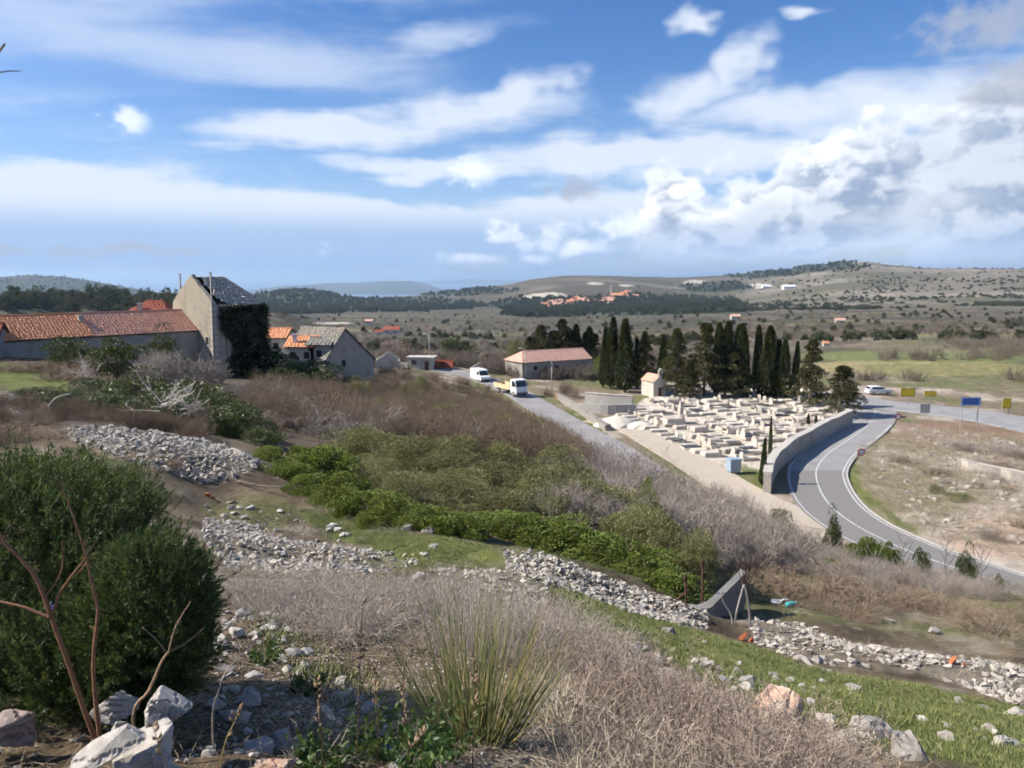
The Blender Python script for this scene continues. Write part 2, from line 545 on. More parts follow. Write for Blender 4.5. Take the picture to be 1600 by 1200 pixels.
class MB:
    """collects simple solids into one mesh"""
    def __init__(s):
        s.v, s.f = [], []

    def raw(s, vs, fs):
        o = len(s.v)
        s.v += [tuple(p) for p in vs]
        s.f += [tuple(i + o for i in f) for f in fs]
        return s

    def box(s, c, d, rz=0.0, taper=1.0, rx=0.0):
        x, y, z = d[0] / 2, d[1] / 2, d[2] / 2
        vs = [(-x, -y, -z), (x, -y, -z), (x, y, -z), (-x, y, -z), (-x * taper, -y * taper, z), (x * taper, -y * taper, z), (x * taper, y * taper, z), (-x * taper, y * taper, z)]
        M = Matrix.Translation(c) @ Matrix.Rotation(rz, 4, 'Z') @ Matrix.Rotation(rx, 4, 'X')
        return s.raw([M @ Vector(v) for v in vs], [(0, 3, 2, 1), (4, 5, 6, 7), (0, 1, 5, 4), (1, 2, 6, 5), (2, 3, 7, 6), (3, 0, 4, 7)])

    def prism(s, poly, z0, z1):
        n = len(poly)
        vs = [(p[0], p[1], z0) for p in poly] + [(p[0], p[1], z1) for p in poly]
        return s.raw(vs, [tuple(range(n))[::-1], tuple(range(n, 2 * n))] + [(i, (i + 1) % n, n + (i + 1) % n, n + i) for i in range(n)])

    def extrude(s, poly, off):
        """3-D polygon pushed along a vector"""
        n = len(poly)
        o = Vector(off)
        vs = [Vector(p) for p in poly] + [Vector(p) + o for p in poly]
        return s.raw(vs, [tuple(range(n)), tuple(range(n, 2 * n))[::-1]] + [((i + 1) % n, i, n + i, n + (i + 1) % n) for i in range(n)])

    def tube(s, pts, rads, n=7, cap=True):
        pts = [Vector(p) for p in pts]
        if not hasattr(rads, '__len__'):
            rads = [rads] * len(pts)
        o = len(s.v)
        up = Vector((0.13, 0.27, 1)).normalized()
        for i, p in enumerate(pts):
            t = (pts[min(i + 1, len(pts) - 1)] - pts[max(i - 1, 0)]).normalized()
            a = t.cross(up)
            if a.length < 0.1:
                a = t.cross(Vector((1, 0, 0)))
            a.normalize()
            b = t.cross(a)
            for k in range(n):
                g = 2 * math.pi * k / n
                s.v.append(tuple(p + (a * math.cos(g) + b * math.sin(g)) * rads[i]))
        for i in range(len(pts) - 1):
            for k in range(n):
                s.f.append((o + i * n + k, o + i * n + (k + 1) % n, o + (i + 1) * n + (k + 1) % n, o + (i + 1) * n + k))
        if cap:
            s.f.append(tuple(o + k for k in range(n))[::-1])
            s.f.append(tuple(o + (len(pts) - 1) * n + k for k in range(n)))
        return s

    def mesh(s, name, smooth=False):
        me = bpy.data.meshes.new(name)
        me.from_pydata(s.v, [], s.f)
        if smooth:
            me.polygons.foreach_set('use_smooth', np.ones(len(me.polygons), bool))
        bm = bmesh.new()
        bm.from_mesh(me)
        bmesh.ops.recalc_face_normals(bm, faces=bm.faces)
        bm.to_mesh(me)
        bm.free()
        return me

    def obj(s, name, mat, parent=None, smooth=False, loc=None, rz=None):
        return obj(name, s.mesh(name, smooth), mat, parent, loc, rz)


def obj(name, me, mat=None, parent=None, loc=None, rz=None, scale=None):
    o = bpy.data.objects.new(name, me)
    COL.objects.link(o)
    if mat is not None and me is not None and not me.materials:
        me.materials.append(mat)
    if parent is not None:
        o.parent = parent
    if loc is not None:
        o.location = loc
    if rz is not None:
        o.rotation_euler = (0, 0, rz)
    if scale is not None:
        o.scale = scale if hasattr(scale, '__len__') else (scale,) * 3
    return o


def tag(o, label, cat=None, group=None, kind=None):
    if label:
        o['label'] = label
    if cat:
        o['category'] = cat
    if group:
        o['group'] = group
    if kind:
        o['kind'] = kind
    return o


def thing(name, label, cat, loc=(0, 0, 0), rz=0.0, group=None, scale=None):
    o = bpy.data.objects.new(name, None)
    COL.objects.link(o)
    o.empty_display_size = 0.2
    o.location = loc
    o.rotation_euler = (0, 0, rz)
    if scale is not None:
        o.scale = scale if hasattr(scale, '__len__') else (scale,) * 3
    return tag(o, label, cat, group)


def struct(name, me, mat):
    o = obj(name, me, mat)
    o['kind'] = 'structure'
    return o


PROTO = {}


def proto_objs(meshes, mat=None):
    """objects kept out of the scene, drawn only as instances of an uncountable mass"""
    c = bpy.data.collections.new('protos')
    for i, me in enumerate(meshes):
        if mat is not None and not me.materials:
            me.materials.append(mat)
        o = bpy.data.objects.new('proto_%02d' % i, me)
        c.objects.link(o)
    return c


def scatter(name, pts, rotz, scale, coll, nproto, label=None, tilt=None, parent=None, cat=None):
    """one 'stuff' object: instances of a few meshes on many points"""
    n = len(pts)
    me = bpy.data.meshes.new(name)
    me.vertices.add(n)
    me.vertices.foreach_set('co', np.asarray(pts, np.float32).ravel())
    a = me.attributes.new('rot', 'FLOAT_VECTOR', 'POINT')
    rv = np.zeros((n, 3), np.float32)
    rv[:, 2] = rotz
    if tilt is not None:
        rv[:, :2] = tilt
    a.data.foreach_set('vector', rv.ravel())
    a = me.attributes.new('siz', 'FLOAT_VECTOR', 'POINT')
    sv = np.asarray(scale, np.float32)
    if sv.ndim == 1:
        sv = np.repeat(sv[:, None], 3, 1)
    a.data.foreach_set('vector', sv.ravel())
    a = me.attributes.new('pick', 'INT', 'POINT')
    a.data.foreach_set('value', rng.integers(0, nproto, n).astype(np.int32))
    o = bpy.data.objects.new(name, me)
    COL.objects.link(o)
    if parent is not None:
        o.parent = parent
    g = bpy.data.node_groups.new('scatter_' + name, 'GeometryNodeTree')
    g.interface.new_socket('Geometry', in_out='INPUT', socket_type='NodeSocketGeometry')
    g.interface.new_socket('Geometry', in_out='OUTPUT', socket_type='NodeSocketGeometry')
    N = g.nodes
    gi, go = N.new('NodeGroupInput'), N.new('NodeGroupOutput')
    ci = N.new('GeometryNodeCollectionInfo')
    ci.inputs['Collection'].default_value = coll
    ci.inputs['Separate Children'].default_value = True
    ci.inputs['Reset Children'].default_value = True
    ip = N.new('GeometryNodeInstanceOnPoints')
    ip.inputs['Pick Instance'].default_value = True

    def attr(nm, typ):
        k = N.new('GeometryNodeInputNamedAttribute')
        k.data_type = typ
        k.inputs['Name'].default_value = nm
        return k.outputs['Attribute']
    er = N.new('FunctionNodeEulerToRotation')
    g.links.new(attr('rot', 'FLOAT_VECTOR'), er.inputs[0])
    g.links.new(gi.outputs[0], ip.inputs['Points'])
    g.links.new(ci.outputs[0], ip.inputs['Instance'])
    g.links.new(attr('pick', 'INT'), ip.inputs['Instance Index'])
    g.links.new(er.outputs[0], ip.inputs['Rotation'])
    g.links.new(attr('siz', 'FLOAT_VECTOR'), ip.inputs['Scale'])
    g.links.new(ip.outputs[0], go.inputs[0])
    md = o.modifiers.new('scatter', 'NODES')
    md.node_group = g
    o['kind'] = 'stuff'
    if label:
        o['label'] = label
    if cat:
        o['category'] = cat
    return o


# ------------------------------------------------------------------ foliage tools (arrays)
ORD = ('first second third fourth fifth sixth seventh eighth ninth tenth eleventh twelfth thirteenth fourteenth fifteenth sixteenth seventeenth eighteenth nineteenth twentieth '
       'twenty-first twenty-second twenty-third twenty-fourth twenty-fifth twenty-sixth').split()


def unit(a):
    return a / (np.linalg.norm(a, axis=-1, keepdims=True) + 1e-9)


def leaf_quads(C, N, L, Wd, spread=0.8, r=None, fold=0.12):
    """one rhombic leaf per point, pointing roughly along N"""
    r = r or rng
    n = len(C)
    d = unit(N + r.normal(0, spread, (n, 3)))
    s = unit(np.cross(d, r.normal(0, 1, (n, 3))))
    nn = np.cross(d, s)
    L = (np.ones(n) * L * r.uniform(0.7, 1.25, n))[:, None]
    Wd = (np.ones(n) * Wd * r.uniform(0.75, 1.2, n))[:, None]
    V = np.stack([C, C + d * L * 0.45 + s * Wd * 0.5 + nn * Wd * fold, C + d * L, C + d * L * 0.45 - s * Wd * 0.5 + nn * Wd * fold], 1)
    Fq = np.arange(n * 4).reshape(n, 4)
    return V.reshape(-1, 3), Fq


def ribbons(P0, P1, r0, r1, r=None):
    """flat slivers for thin twigs"""
    r = r or rng
    d = unit(P1 - P0)
    s = unit(np.cross(d, r.normal(0, 1, P0.shape)))
    r0, r1 = np.broadcast_to(r0, len(P0))[:, None], np.broadcast_to(r1, len(P0))[:, None]
    V = np.stack([P0 - s * r0, P0 + s * r0, P1 + s * r1, P1 - s * r1], 1)
    return V.reshape(-1, 3), np.arange(len(P0) * 4).reshape(-1, 4)


def prisms(P0, P1, r0, r1, r=None):
    """three-sided rods"""
    r = r or rng
    d = unit(P1 - P0)
    a = unit(np.cross(d, r.normal(0, 1, P0.shape)))
    b = np.cross(d, a)
    r0, r1 = np.broadcast_to(r0, len(P0))[:, None], np.broadcast_to(r1, len(P0))[:, None]
    vs = []
    for P, rr in ((P0, r0), (P1, r1)):
        for k in range(3):
            g = 2 * math.pi * k / 3
            vs.append(P + (a * math.cos(g) + b * math.sin(g)) * rr)
    V = np.stack(vs, 1).reshape(-1, 3)
    o = (np.arange(len(P0)) * 6)[:, None]
    Fq = np.concatenate([o + np.array([[k, (k + 1) % 3, 3 + (k + 1) % 3, 3 + k]]) for k in range(3)], 0)
    return V, Fq


def join_np(parts):
    Vs, Fs, o = [], {}, 0
    for V, Fq in parts:
        Vs.append(V)
        Fs.setdefault(Fq.shape[1], []).append(Fq + o)
        o += len(V)
    return np.concatenate(Vs), [np.concatenate(x) for x in Fs.values()]


def grow(P, D, L, rad0, steps, wob, lift, r, taper=0.55):
    """polylines: start points, directions, lengths -> segment arrays"""
    p, d = P.copy(), unit(D)
    A, B, ra, rb = [], [], [], []
    st = (L / steps)[:, None]
    for k in range(steps):
        d = unit(d + r.normal(0, wob, d.shape) + np.array([0, 0, lift]))
        q = p + d * st
        A.append(p)
        B.append(q)
        ra.append(rad0 * (1 - (1 - taper) * k / steps))
        rb.append(rad0 * (1 - (1 - taper) * (k + 1) / steps))
        p = q
    return np.concatenate(A), np.concatenate(B), np.concatenate(ra), np.concatenate(rb)


def branch_tree(r, stems, levels, base_r=0.05):
    """stems: (P, D, L); levels: list of (children per stem count, length, radius, spread, wobble, lift)"""
    P, D, L = stems
    segs = [grow(P, D, L, np.full(len(P), base_r), 5, 0.12, 0.05, r)]
    cur = segs[0]
    for n, ln, rr, spread, wob, lift in levels:
        i = r.integers(0, len(cur[0]), n)
        t = r.uniform(0.1, 1, n)[:, None]
        P = cur[0][i] + (cur[1][i] - cur[0][i]) * t
        D = unit(cur[1][i] - cur[0][i]) + r.normal(0, spread, (n, 3))
        cur = grow(P, D, ln * r.uniform(0.5, 1.2, n), np.full(n, rr), 3, wob, lift, r)
        segs.append(cur)
    return segs


def segs_mesh(name, segs, thick=0.006, r=None):
    parts = []
    for A, B, ra, rb in segs:
        f = prisms if ra.max() > thick else ribbons
        parts.append(f(A, B, ra, rb, r))
    V, Fs = join_np(parts)
    return np_mesh(name, V, Fs)


# ------------------------------------------------------------------ materials
MATS = {}


def mat(name, fn):
    if name in MATS:
        return MATS[name]
    m = bpy.data.materials.new(name)
    m.use_nodes = True
    t = NT(m.node_tree)
    t.n.clear()
    out = t.node('ShaderNodeOutputMaterial')
    sh = fn(t)
    t.l.new(sh, out.inputs['Surface'])
    MATS[name] = m
    return m


def pbr(t, col, rough=0.85, bump=None, bstr=0.4, bdist=0.02, spec=0.25, metal=0.0):
    p = t.node('ShaderNodeBsdfPrincipled')
    t.put(p.inputs['Base Color'], col)
    t.put(p.inputs['Roughness'], rough)
    p.inputs['Specular IOR Level'].default_value = spec
    p.inputs['Metallic'].default_value = metal
    if bump is not None:
        b = t.node('ShaderNodeBump')
        b.inputs['Strength'].default_value = bstr
        b.inputs['Distance'].default_value = bdist
        t.l.new(bump, b.inputs['Height'])
        t.l.new(b.outputs[0], p.inputs['Normal'])
    return p.outputs[0]


def objvec(t):
    return t.node('ShaderNodeTexCoord').outputs['Object']


def geopos(t):
    return t.node('ShaderNodeNewGeometry').outputs['Position']


def isl(t):
    return t.node('ShaderNodeNewGeometry').outputs['Random Per Island']


def leaf_mat(name, c1, c2, c3=None, trans=0.3, rough=0.55, spec=0.3, oscale=1.2, obj_var=0.25):
    def fn(t):
        f = isl(t)
        col = t.ramp(f, [(0.0, c1), (0.55, c2), (1.0, c3 or c2)])
        nz = t.noise(geopos(t), oscale, 2.0)
        col = t.mix(t.ss(nz, 0.35, 0.65), t.mix(1.0, col, (0.72, 0.74, 0.70), 'MULTIPLY'), col)
        oi = t.node('ShaderNodeObjectInfo').outputs['Random']
        hs = t.node('ShaderNodeHueSaturation')
        t.put(hs.inputs['Hue'], t.add(0.49, t.mul(oi, 0.02)))
        t.put(hs.inputs['Value'], t.add(1 - obj_var / 2, t.mul(oi, obj_var)))
        t.put(hs.inputs['Color'], col)
        col = hs.outputs[0]
        p = pbr(t, col, rough, spec=spec)
        tr = t.node('ShaderNodeBsdfTranslucent')
        t.put(tr.inputs[0], t.mix(1.0, col, (1.25, 1.2, 0.7), 'MULTIPLY'))
        mx = t.node('ShaderNodeMixShader')
        mx.inputs[0].default_value = trans
        t.l.new(p, mx.inputs[1])
        t.l.new(tr.outputs[0], mx.inputs[2])
        return mx.outputs[0]
    return mat(name, fn)


def twig_mat(name, c1, c2, c3=None, scale=2.0):
    def fn(t):
        col = t.ramp(isl(t), [(0.0, c1), (0.5, c2), (1.0, c3 or c1)])
        oi = t.node('ShaderNodeObjectInfo').outputs['Random']
        hs = t.node('ShaderNodeHueSaturation')
        t.put(hs.inputs['Value'], t.add(0.8, t.mul(oi, 0.4)))
        t.put(hs.inputs['Color'], col)
        return pbr(t, hs.outputs[0], 0.85, spec=0.15)
    return mat(name, fn)


def stone_mat(name, c1, c2, c3, scale=3.0, bd=0.02, moss=None):
    def fn(t):
        v = geopos(t)
        n1 = t.noise(v, scale, 6.0, 0.65)
        n2 = t.noise(v, scale * 5, 5.0, 0.7)
        oi = t.node('ShaderNodeObjectInfo').outputs['Random']
        r1 = t.m('FRACT', t.add(isl(t), oi))
        col = t.mix(t.ss(n1, 0.3, 0.7), c1, c2)
        col = t.mix(t.mul(t.ss(n2, 0.5, 0.75), 0.7), col, c3)
        col = t.mix(1.0, col, t.ramp(r1, [(0, (0.62, 0.61, 0.6)), (0.5, (0.9, 0.88, 0.86)), (1, (1.12, 1.08, 1.02))]), 'MULTIPLY')
        if moss:
            col = t.mix(t.mul(t.ss(t.noise(v, scale * 0.6, 4.0), 0.55, 0.7), 0.6), col, moss)
        return pbr(t, col, 0.9, t.add(n1, t.mul(n2, 0.5)), 0.6, bd)
    return mat(name, fn)


def paint(name, col, rough=0.5, metal=0.0, grime=0.25, scale=1.5, spec=0.4):
    def fn(t):
        n = t.noise(geopos(t), scale, 5.0, 0.65)
        c = t.mix(t.mul(t.ss(n, 0.45, 0.75), grime), col, tuple(x * 0.55 + 0.02 for x in col))
        return pbr(t, c, rough, n, 0.1, 0.004, spec, metal)
    return mat(name, fn)


# ------------------------------------------------------------------ colour of the land (albedo by what grows or lies there)
def in_poly(px, py, poly):
    c = np.zeros(px.shape, bool)
    n = len(poly)
    for i in range(n):
        x1, y1 = poly[i]
        x2, y2 = poly[(i + 1) % n]
        k = ((y1 > py) != (y2 > py)) & (px < (x2 - x1) * (py - y1) / (y2 - y1 + 1e-9) + x1)
        c ^= k
    return c


GRASS_PX = {                    # turf, traced on the ground; nearest and farthest distance it may lie at
    'terrace': ([(985, 958), (1100, 988), (1180, 1012), (1300, 1052), (1420, 1070), (1600, 1105), (1720, 1140), (1720, 1210), (1600, 1215), (1480, 1190), (1330, 1150), (1200, 1110), (1130, 1082), (1040, 1025)], 5, 17),
    'hollow': ([(470, 795), (560, 800), (640, 832), (745, 850), (785, 872), (730, 892), (650, 885), (560, 852), (500, 842)], 14, 22),
    'pile': ([(110, 700), (190, 718), (265, 772), (240, 785), (150, 735)], 12, 30),
    'left': ([(-200, 560), (0, 564), (60, 577), (112, 600), (108, 622), (40, 612), (-200, 606)], 38, 80),
    'verge': ([(872, 628), (905, 646), (945, 672), (978, 694), (955, 700), (915, 676), (885, 650)], 70, 140),
    'corner': ([(1140, 722), (1192, 732), (1192, 768), (1150, 752)], 60, 95),
    'ledge': ([(1180, 866), (1290, 880), (1340, 900), (1250, 915), (1200, 900)], 20, 40),
    'bank': ([(1322, 690), (1350, 672), (1400, 660), (1385, 690), (1350, 715), (1345, 760), (1420, 820), (1440, 838), (1400, 818), (1350, 785), (1326, 750)], 55, 110),
    'rim': ([(870, 905), (960, 948), (1060, 985), (1075, 1005), (950, 985), (880, 940)], 8, 18),
    'plateau': ([(300, 780), (430, 770), (480, 800), (430, 830), (320, 810)], 15, 24),
    'fieldr': ([(1340, 570), (1600, 560), (1750, 560), (1750, 600), (1600, 604), (1400, 604)], 140, 330),
    'slope': ([(1420, 905), (1600, 930), (1700, 950), (1700, 985), (1600, 975), (1450, 930)], 16, 34),
}
RUBBLE_PX = {
    'pile': ([(95, 672), (160, 668), (240, 676), (320, 690), (375, 706), (405, 722), (392, 738), (350, 752), (318, 758), (285, 748), (240, 732), (170, 712), (120, 690)], 15, 34),
    'left': ([(-60, 610), (30, 612), (72, 640), (78, 664), (30, 662), (-60, 660)], 22, 45),
    'band': ([(318, 812), (380, 815), (450, 842), (560, 860), (672, 868), (650, 884), (600, 894), (520, 900), (430, 896), (360, 888), (318, 850)], 10, 19),
    'wall': ([(788, 862), (850, 868), (930, 900), (1000, 922), (1060, 945), (1108, 962), (1104, 984), (1060, 978), (980, 958), (900, 928), (830, 905), (790, 890)], 12, 19),
    'loose': ([(680, 880), (790, 892), (860, 915), (850, 960), (780, 965), (700, 930)], 7, 16),
    'right': ([(1165, 960), (1250, 975), (1340, 1010), (1450, 1020), (1560, 1035), (1680, 1050), (1680, 1110), (1580, 1100), (1440, 1052), (1330, 1045), (1240, 1030), (1180, 1005)], 9, 20),
}


def fields(x, y, sx, sy, seed):
    """cells of a broken patchwork: returns a random number per cell and the closeness to a border"""
    gx, gy = x / sx, y / sy
    xi, yi = np.floor(gx), np.floor(gy)
    b1 = np.full(x.shape, 1e9)
    b2 = np.full(x.shape, 1e9)
    cid = np.zeros(x.shape)
    for i in (-1, 0, 1):
        for j in (-1, 0, 1):
            cx, cy = xi + i, yi + j
            px_, py_ = cx + hash2(cx, cy, seed), cy + hash2(cx, cy, seed + 5)
            d = np.hypot(gx - px_, gy - py_)
            k = d < b1
            b2 = np.where(k, b1, np.minimum(b2, d))
            cid = np.where(k, hash2(cx, cy, seed + 9), cid)
            b1 = np.where(k, d, b1)
    return cid, b2 - b1


def lerp(a, b, f):
    return a + (np.asarray(b) - a) * f[:, None]


def wood_mask(u, v, r, x, y):
    """pine woods and dense maquis on the far hills, 0..1"""
    n = fbm(x / 160, y / 160, 31, 4)
    m = np.zeros(x.shape)

    def zone(cu, cv, ru, rv, d0, d1, k=1.0):
        q = 1 - ((u - cu) / ru) ** 2 - ((v - cv) / rv) ** 2
        return np.where((r > d0) & (r < d1), np.clip(q + (n - 0.5) * 2.2, 0, 1) * k, 0)
    for zn in ((480, 472, 110, 26, 1300, 3000), (80, 450, 240, 34, 2000, 5600), (1010, 478, 150, 18, 1000, 2300), (620, 475, 160, 14, 1000, 2600), (860, 480, 90, 16, 900, 2300), (1290, 418, 60, 10, 2000, 3200),
               (1180, 428, 80, 8, 2000, 3400), (700, 455, 120, 10, 1800, 3000), (180, 475, 260, 20, 300, 800, 0.42), (1120, 448, 60, 8, 1800, 3000)):
        m = np.maximum(m, zone(*zn))
    return np.clip(m * 1.6, 0, 1)


def land_colour(x, y, z):
    n = len(x)
    r = np.hypot(x, y)
    f_ = y * CP - z * SP
    ok = f_ > 0.5
    ff = np.where(ok, f_, 1)
    u = np.where(ok, 800 + F * x / ff, -9999)
    v = np.where(ok, 600 - F * (y * SP + z * CP) / ff, -9999)
    s = np.clip(r / 8, 0.12, 4)
    n1 = fbm(x / 1.3, y / 1.3, 41, 5)
    n2 = fbm(x / 6.0, y / 6.0, 51, 5)
    n3 = fbm(x / 45.0, y / 45.0, 61, 5)
    c = np.tile(np.array([0.150, 0.118, 0.078]), (n, 1))
    c = lerp(c, (0.085, 0.064, 0.044), sstep(n1, 0.45, 0.7))
    c = lerp(c, (0.24, 0.21, 0.17), sstep(n1, 0.42, 0.25) * 0.8)
    c = lerp(c, (0.10, 0.115, 0.045), sstep(n2, 0.5, 0.68) * 0.7)
    # slopes with thicket: leaf litter
    k = sstep(r, 22, 34) * (1 - sstep(r, 140, 200))
    c = lerp(c, (0.100, 0.078, 0.058), k * 0.8)
    c = lerp(c, (0.17, 0.14, 0.10), k * sstep(n2, 0.5, 0.7) * 0.7)
    # valley floor
    k = (z < -18.0) & (r > 38) & (r < 260)
    kk = np.where(k, 1.0, 0.0)
    c = lerp(c, (0.20, 0.165, 0.115), kk * 0.85)
    c = lerp(c, (0.12, 0.135, 0.055), kk * sstep(n2, 0.45, 0.65) * 0.8)
    c = lerp(c, (0.40, 0.35, 0.29), kk * sstep(n2, 0.42, 0.28) * 0.8)
    # stony waste right of the road
    k = np.where((u > 1335) & (v > 660) & (v < 900) & (r > 45) & (r < 125), 1.0, 0.0)
    c = lerp(c, (0.40, 0.35, 0.295), k * 0.85)
    c = lerp(c, (0.175, 0.16, 0.085), k * sstep(n2 + 0.15 * (fbm(x / 14, y / 14, 77) - 0.5), 0.46, 0.6) * 0.9)
    q = 1 - ((u - 1490) / 130) ** 2 - ((v - 672) / 26) ** 2 + (n2 - 0.5) * 1.5
    c = lerp(c, (0.21, 0.135, 0.098), k * sstep(q, 0.0, 0.5) * 0.8)
    q = 1 - ((u - 1560) / 110) ** 2 - ((v - 840) / 45) ** 2 + (n2 - 0.5) * 1.2
    c = lerp(c, (0.42, 0.32, 0.25), k * sstep(q, 0.0, 0.5))
    # cemetery yard: pale gravel
    q = in_poly(u, v, CEM_PX) & (r > 60) & (r < 170)
    c = lerp(c, (0.50, 0.45, 0.385), np.where(q, 1.0, 0.0))
    # patchwork of the polje
    cid, edge = fields(x + 25 * (fbm(x / 120, y / 120, 71) - 0.5), y, 85, 60, 7)
    pal = np.array([[0.115, 0.098, 0.074], [0.135, 0.112, 0.085], [0.115, 0.103, 0.070], [0.14, 0.132, 0.076], [0.095, 0.084, 0.062], [0.16, 0.13, 0.095], [0.105, 0.088, 0.075], [0.19, 0.175, 0.09]])
    pc = pal[np.minimum((cid * len(pal)).astype(int), len(pal) - 1)]
    k = sstep(r, 170, 240)
    c = c * (1 - k)[:, None] + pc * k[:, None]
    c = lerp(c, (0.065, 0.07, 0.042), k * sstep(n3, 0.5, 0.62) * 0.75)
    c = lerp(c, (0.28, 0.245, 0.195), k * (edge < 0.035) * 0.45)
    # tan field beyond the junction
    q = 1 - ((u - 1440) / 190) ** 2 - ((v - 575) / 13) ** 2 + (n3 - 0.5) * 1.2
    c = lerp(c, (0.27, 0.235, 0.12), np.where(r > 150, 1, 0) * sstep(q, 0.0, 0.35))
    q = 1 - ((u - 1500) / 260) ** 2 - ((v - 556) / 10) ** 2 + (n3 - 0.5) * 1.2
    c = lerp(c, (0.16, 0.185, 0.075), np.where(r > 150, 1, 0) * sstep(q, 0.0, 0.35) * 0.8)
    # dry stony hill on the right
    nh = fbm(x / 260, y / 120, 81, 5)
    k = sstep(u, 1080, 1220) * sstep(r, 800, 1500)
    c = lerp(c, (0.235, 0.205, 0.155), k * 0.9)
    c = lerp(c, (0.33, 0.29, 0.23), k * sstep(nh, 0.52, 0.66))
    c = lerp(c, (0.125, 0.125, 0.07), k * sstep(nh, 0.47, 0.36) * 0.8)
    k = (1 - sstep(u, 1080, 1220)) * sstep(r, 1000, 1600)
    c = lerp(c, (0.118, 0.104, 0.076), k * 0.85)
    c = lerp(c, (0.24, 0.21, 0.165), k * sstep(nh, 0.56, 0.66) * 0.8)
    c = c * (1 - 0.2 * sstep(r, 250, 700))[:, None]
    # woods
    c = lerp(c, (0.048, 0.060, 0.036), wood_mask(u, v, r, x, y))
    # quarries and bare cuts
    for cu, cv, ru, rv, d0 in ((858, 461, 34, 4, 1500), (825, 464, 9, 2, 1500), (930, 443, 14, 3, 2000), (978, 446, 14, 2, 2000), (1190, 447, 18, 4, 2000), (530, 478, 26, 3, 900), (1085, 441, 20, 4, 2000), (520, 505, 40, 2, 500)):
        q = 1 - ((u - cu) / ru) ** 2 - ((v - cv) / rv) ** 2 + (fbm(x / 40, y / 40, 91) - 0.5) * 1.4
        c = lerp(c, (0.44, 0.40, 0.335), np.where(r > d0, 1, 0) * sstep(q, 0.05, 0.4))
    # rubble underlay
    jx, jy = (n1 - 0.5) * 26, (n2 - 0.5) * 14
    for poly, d0, d1 in RUBBLE_PX.values():
        k = in_poly(u + jx * 0.5, v + jy * 0.5, poly) & (r > d0 * 0.8) & (r < d1 * 1.3)
        c = lerp(c, (0.21, 0.185, 0.15), np.where(k, 0.75, 0.0) * sstep(n1, 0.3, 0.6))
    gm = np.zeros(n)
    for key, (poly, d0, d1) in GRASS_PX.items():
        k = in_poly(u + jx, v + jy, poly) & (r > d0 * 0.8) & (r < d1 * 1.3)
        g = {'fieldr': 0.5, 'slope': 0.55, 'plateau': 0.45, 'rim': 0.6}.get(key, 1.0)
        gm = np.maximum(gm, np.where(k, g, 0.0) * sstep(n1, 0.2, 0.5))
    c = lerp(c, (0.098, 0.122, 0.036), gm * 0.88)
    c = lerp(c, (0.15, 0.16, 0.05), gm * sstep(n2, 0.5, 0.66) * 0.6)
    # fine break-up
    fine = fbm(x / (0.1 * s + 0.02), y / (0.1 * s + 0.02), 95, 3)
    c = c * (0.72 + 0.56 * fine)[:, None]
    return np.clip(c, 0, 1), gm


CEM_PX = [(945, 655), (985, 640), (1010, 622), (1060, 606), (1180, 600), (1330, 618), (1332, 648), (1290, 664), (1245, 682), (1214, 706), (1190, 735), (1150, 738), (1086, 712), (1040, 690), (990, 672)]


def zero_mound_line(px, d):
    return [tuple(W(u, v, d)) for u, v in px]


# low heaps of cleared stone raise the ground along these lines
def ground_line(px, lo, hi):
    return [tuple(G(u, v, lo, hi)) for u, v in px]


_m = [(ground_line([(150, 690), (250, 705), (330, 728)], 15, 40), 3.2, 0.35),
      (ground_line([(335, 850), (450, 868), (560, 878), (655, 876)], 9, 20), 1.1, 0.18),
      (ground_line([(800, 872), (900, 910), (1000, 940), (1090, 970)], 10, 20), 0.9, 0.24),
      (ground_line([(1190, 985), (1330, 1025), (1480, 1045), (1640, 1075)], 8, 22), 1.2, 0.15)]
MOUNDS += _m


def build_land():
    th = np.concatenate([np.linspace(-180, -46, 40)[:-1], np.linspace(-46, 46, 560), np.linspace(46, 180, 40)[1:]])
    th = np.radians(th)
    rr = np.concatenate([[0.25], np.geomspace(0.6, 200, 350), np.geomspace(200, 15000, 210)[1:]])
    T, Rr = np.meshgrid(th, rr, indexing='ij')
    X, Y = Rr * np.sin(T), Rr * np.cos(T)
    x, y = X.ravel(), Y.ravel()
    z = land(x, y)
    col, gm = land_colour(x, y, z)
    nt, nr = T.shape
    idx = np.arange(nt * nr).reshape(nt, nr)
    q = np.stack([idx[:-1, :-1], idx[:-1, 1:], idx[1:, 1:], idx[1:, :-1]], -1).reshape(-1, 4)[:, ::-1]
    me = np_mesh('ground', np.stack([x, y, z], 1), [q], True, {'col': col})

    def fn(t):
        a = t.node('ShaderNodeVertexColor', layer_name='col').outputs[0]
        v = geopos(t)
        n1 = t.noise(v, 9.0, 6.0, 0.7)
        n2 = t.noise(v, 45.0, 4.0, 0.7)
        n3 = t.noise(v, 0.5, 6.0, 0.7)
        c = t.mix(1.0, a, t.ramp(n1, [(0.25, (0.55, 0.53, 0.5)), (0.5, (1, 1, 1)), (0.75, (1.45, 1.42, 1.36))]), 'MULTIPLY')
        c = t.mix(1.0, c, t.ramp(n3, [(0.3, (0.75, 0.74, 0.72)), (0.7, (1.25, 1.25, 1.25))]), 'MULTIPLY')
        return pbr(t, c, 0.95, t.add(n1, t.mul(n2, 0.6)), 0.9, 0.03, 0.1)
    struct('ground', me, mat('ground', fn))


build_land()

# ------------------------------------------------------------------ sea, islands, air
SEA = -262.0
v_ = [(-90000, 5200, SEA), (90000, 5200, SEA), (90000, 95000, SEA), (-90000, 95000, SEA)]
struct('sea', np_mesh('sea', np.array(v_), [np.array([[0, 1, 2, 3]])]), mat('sea', lambda t: pbr(t, (0.035, 0.10, 0.22), 0.28, t.noise(geopos(t), 0.02, 4.0), 0.25, 2.0, 0.5)))


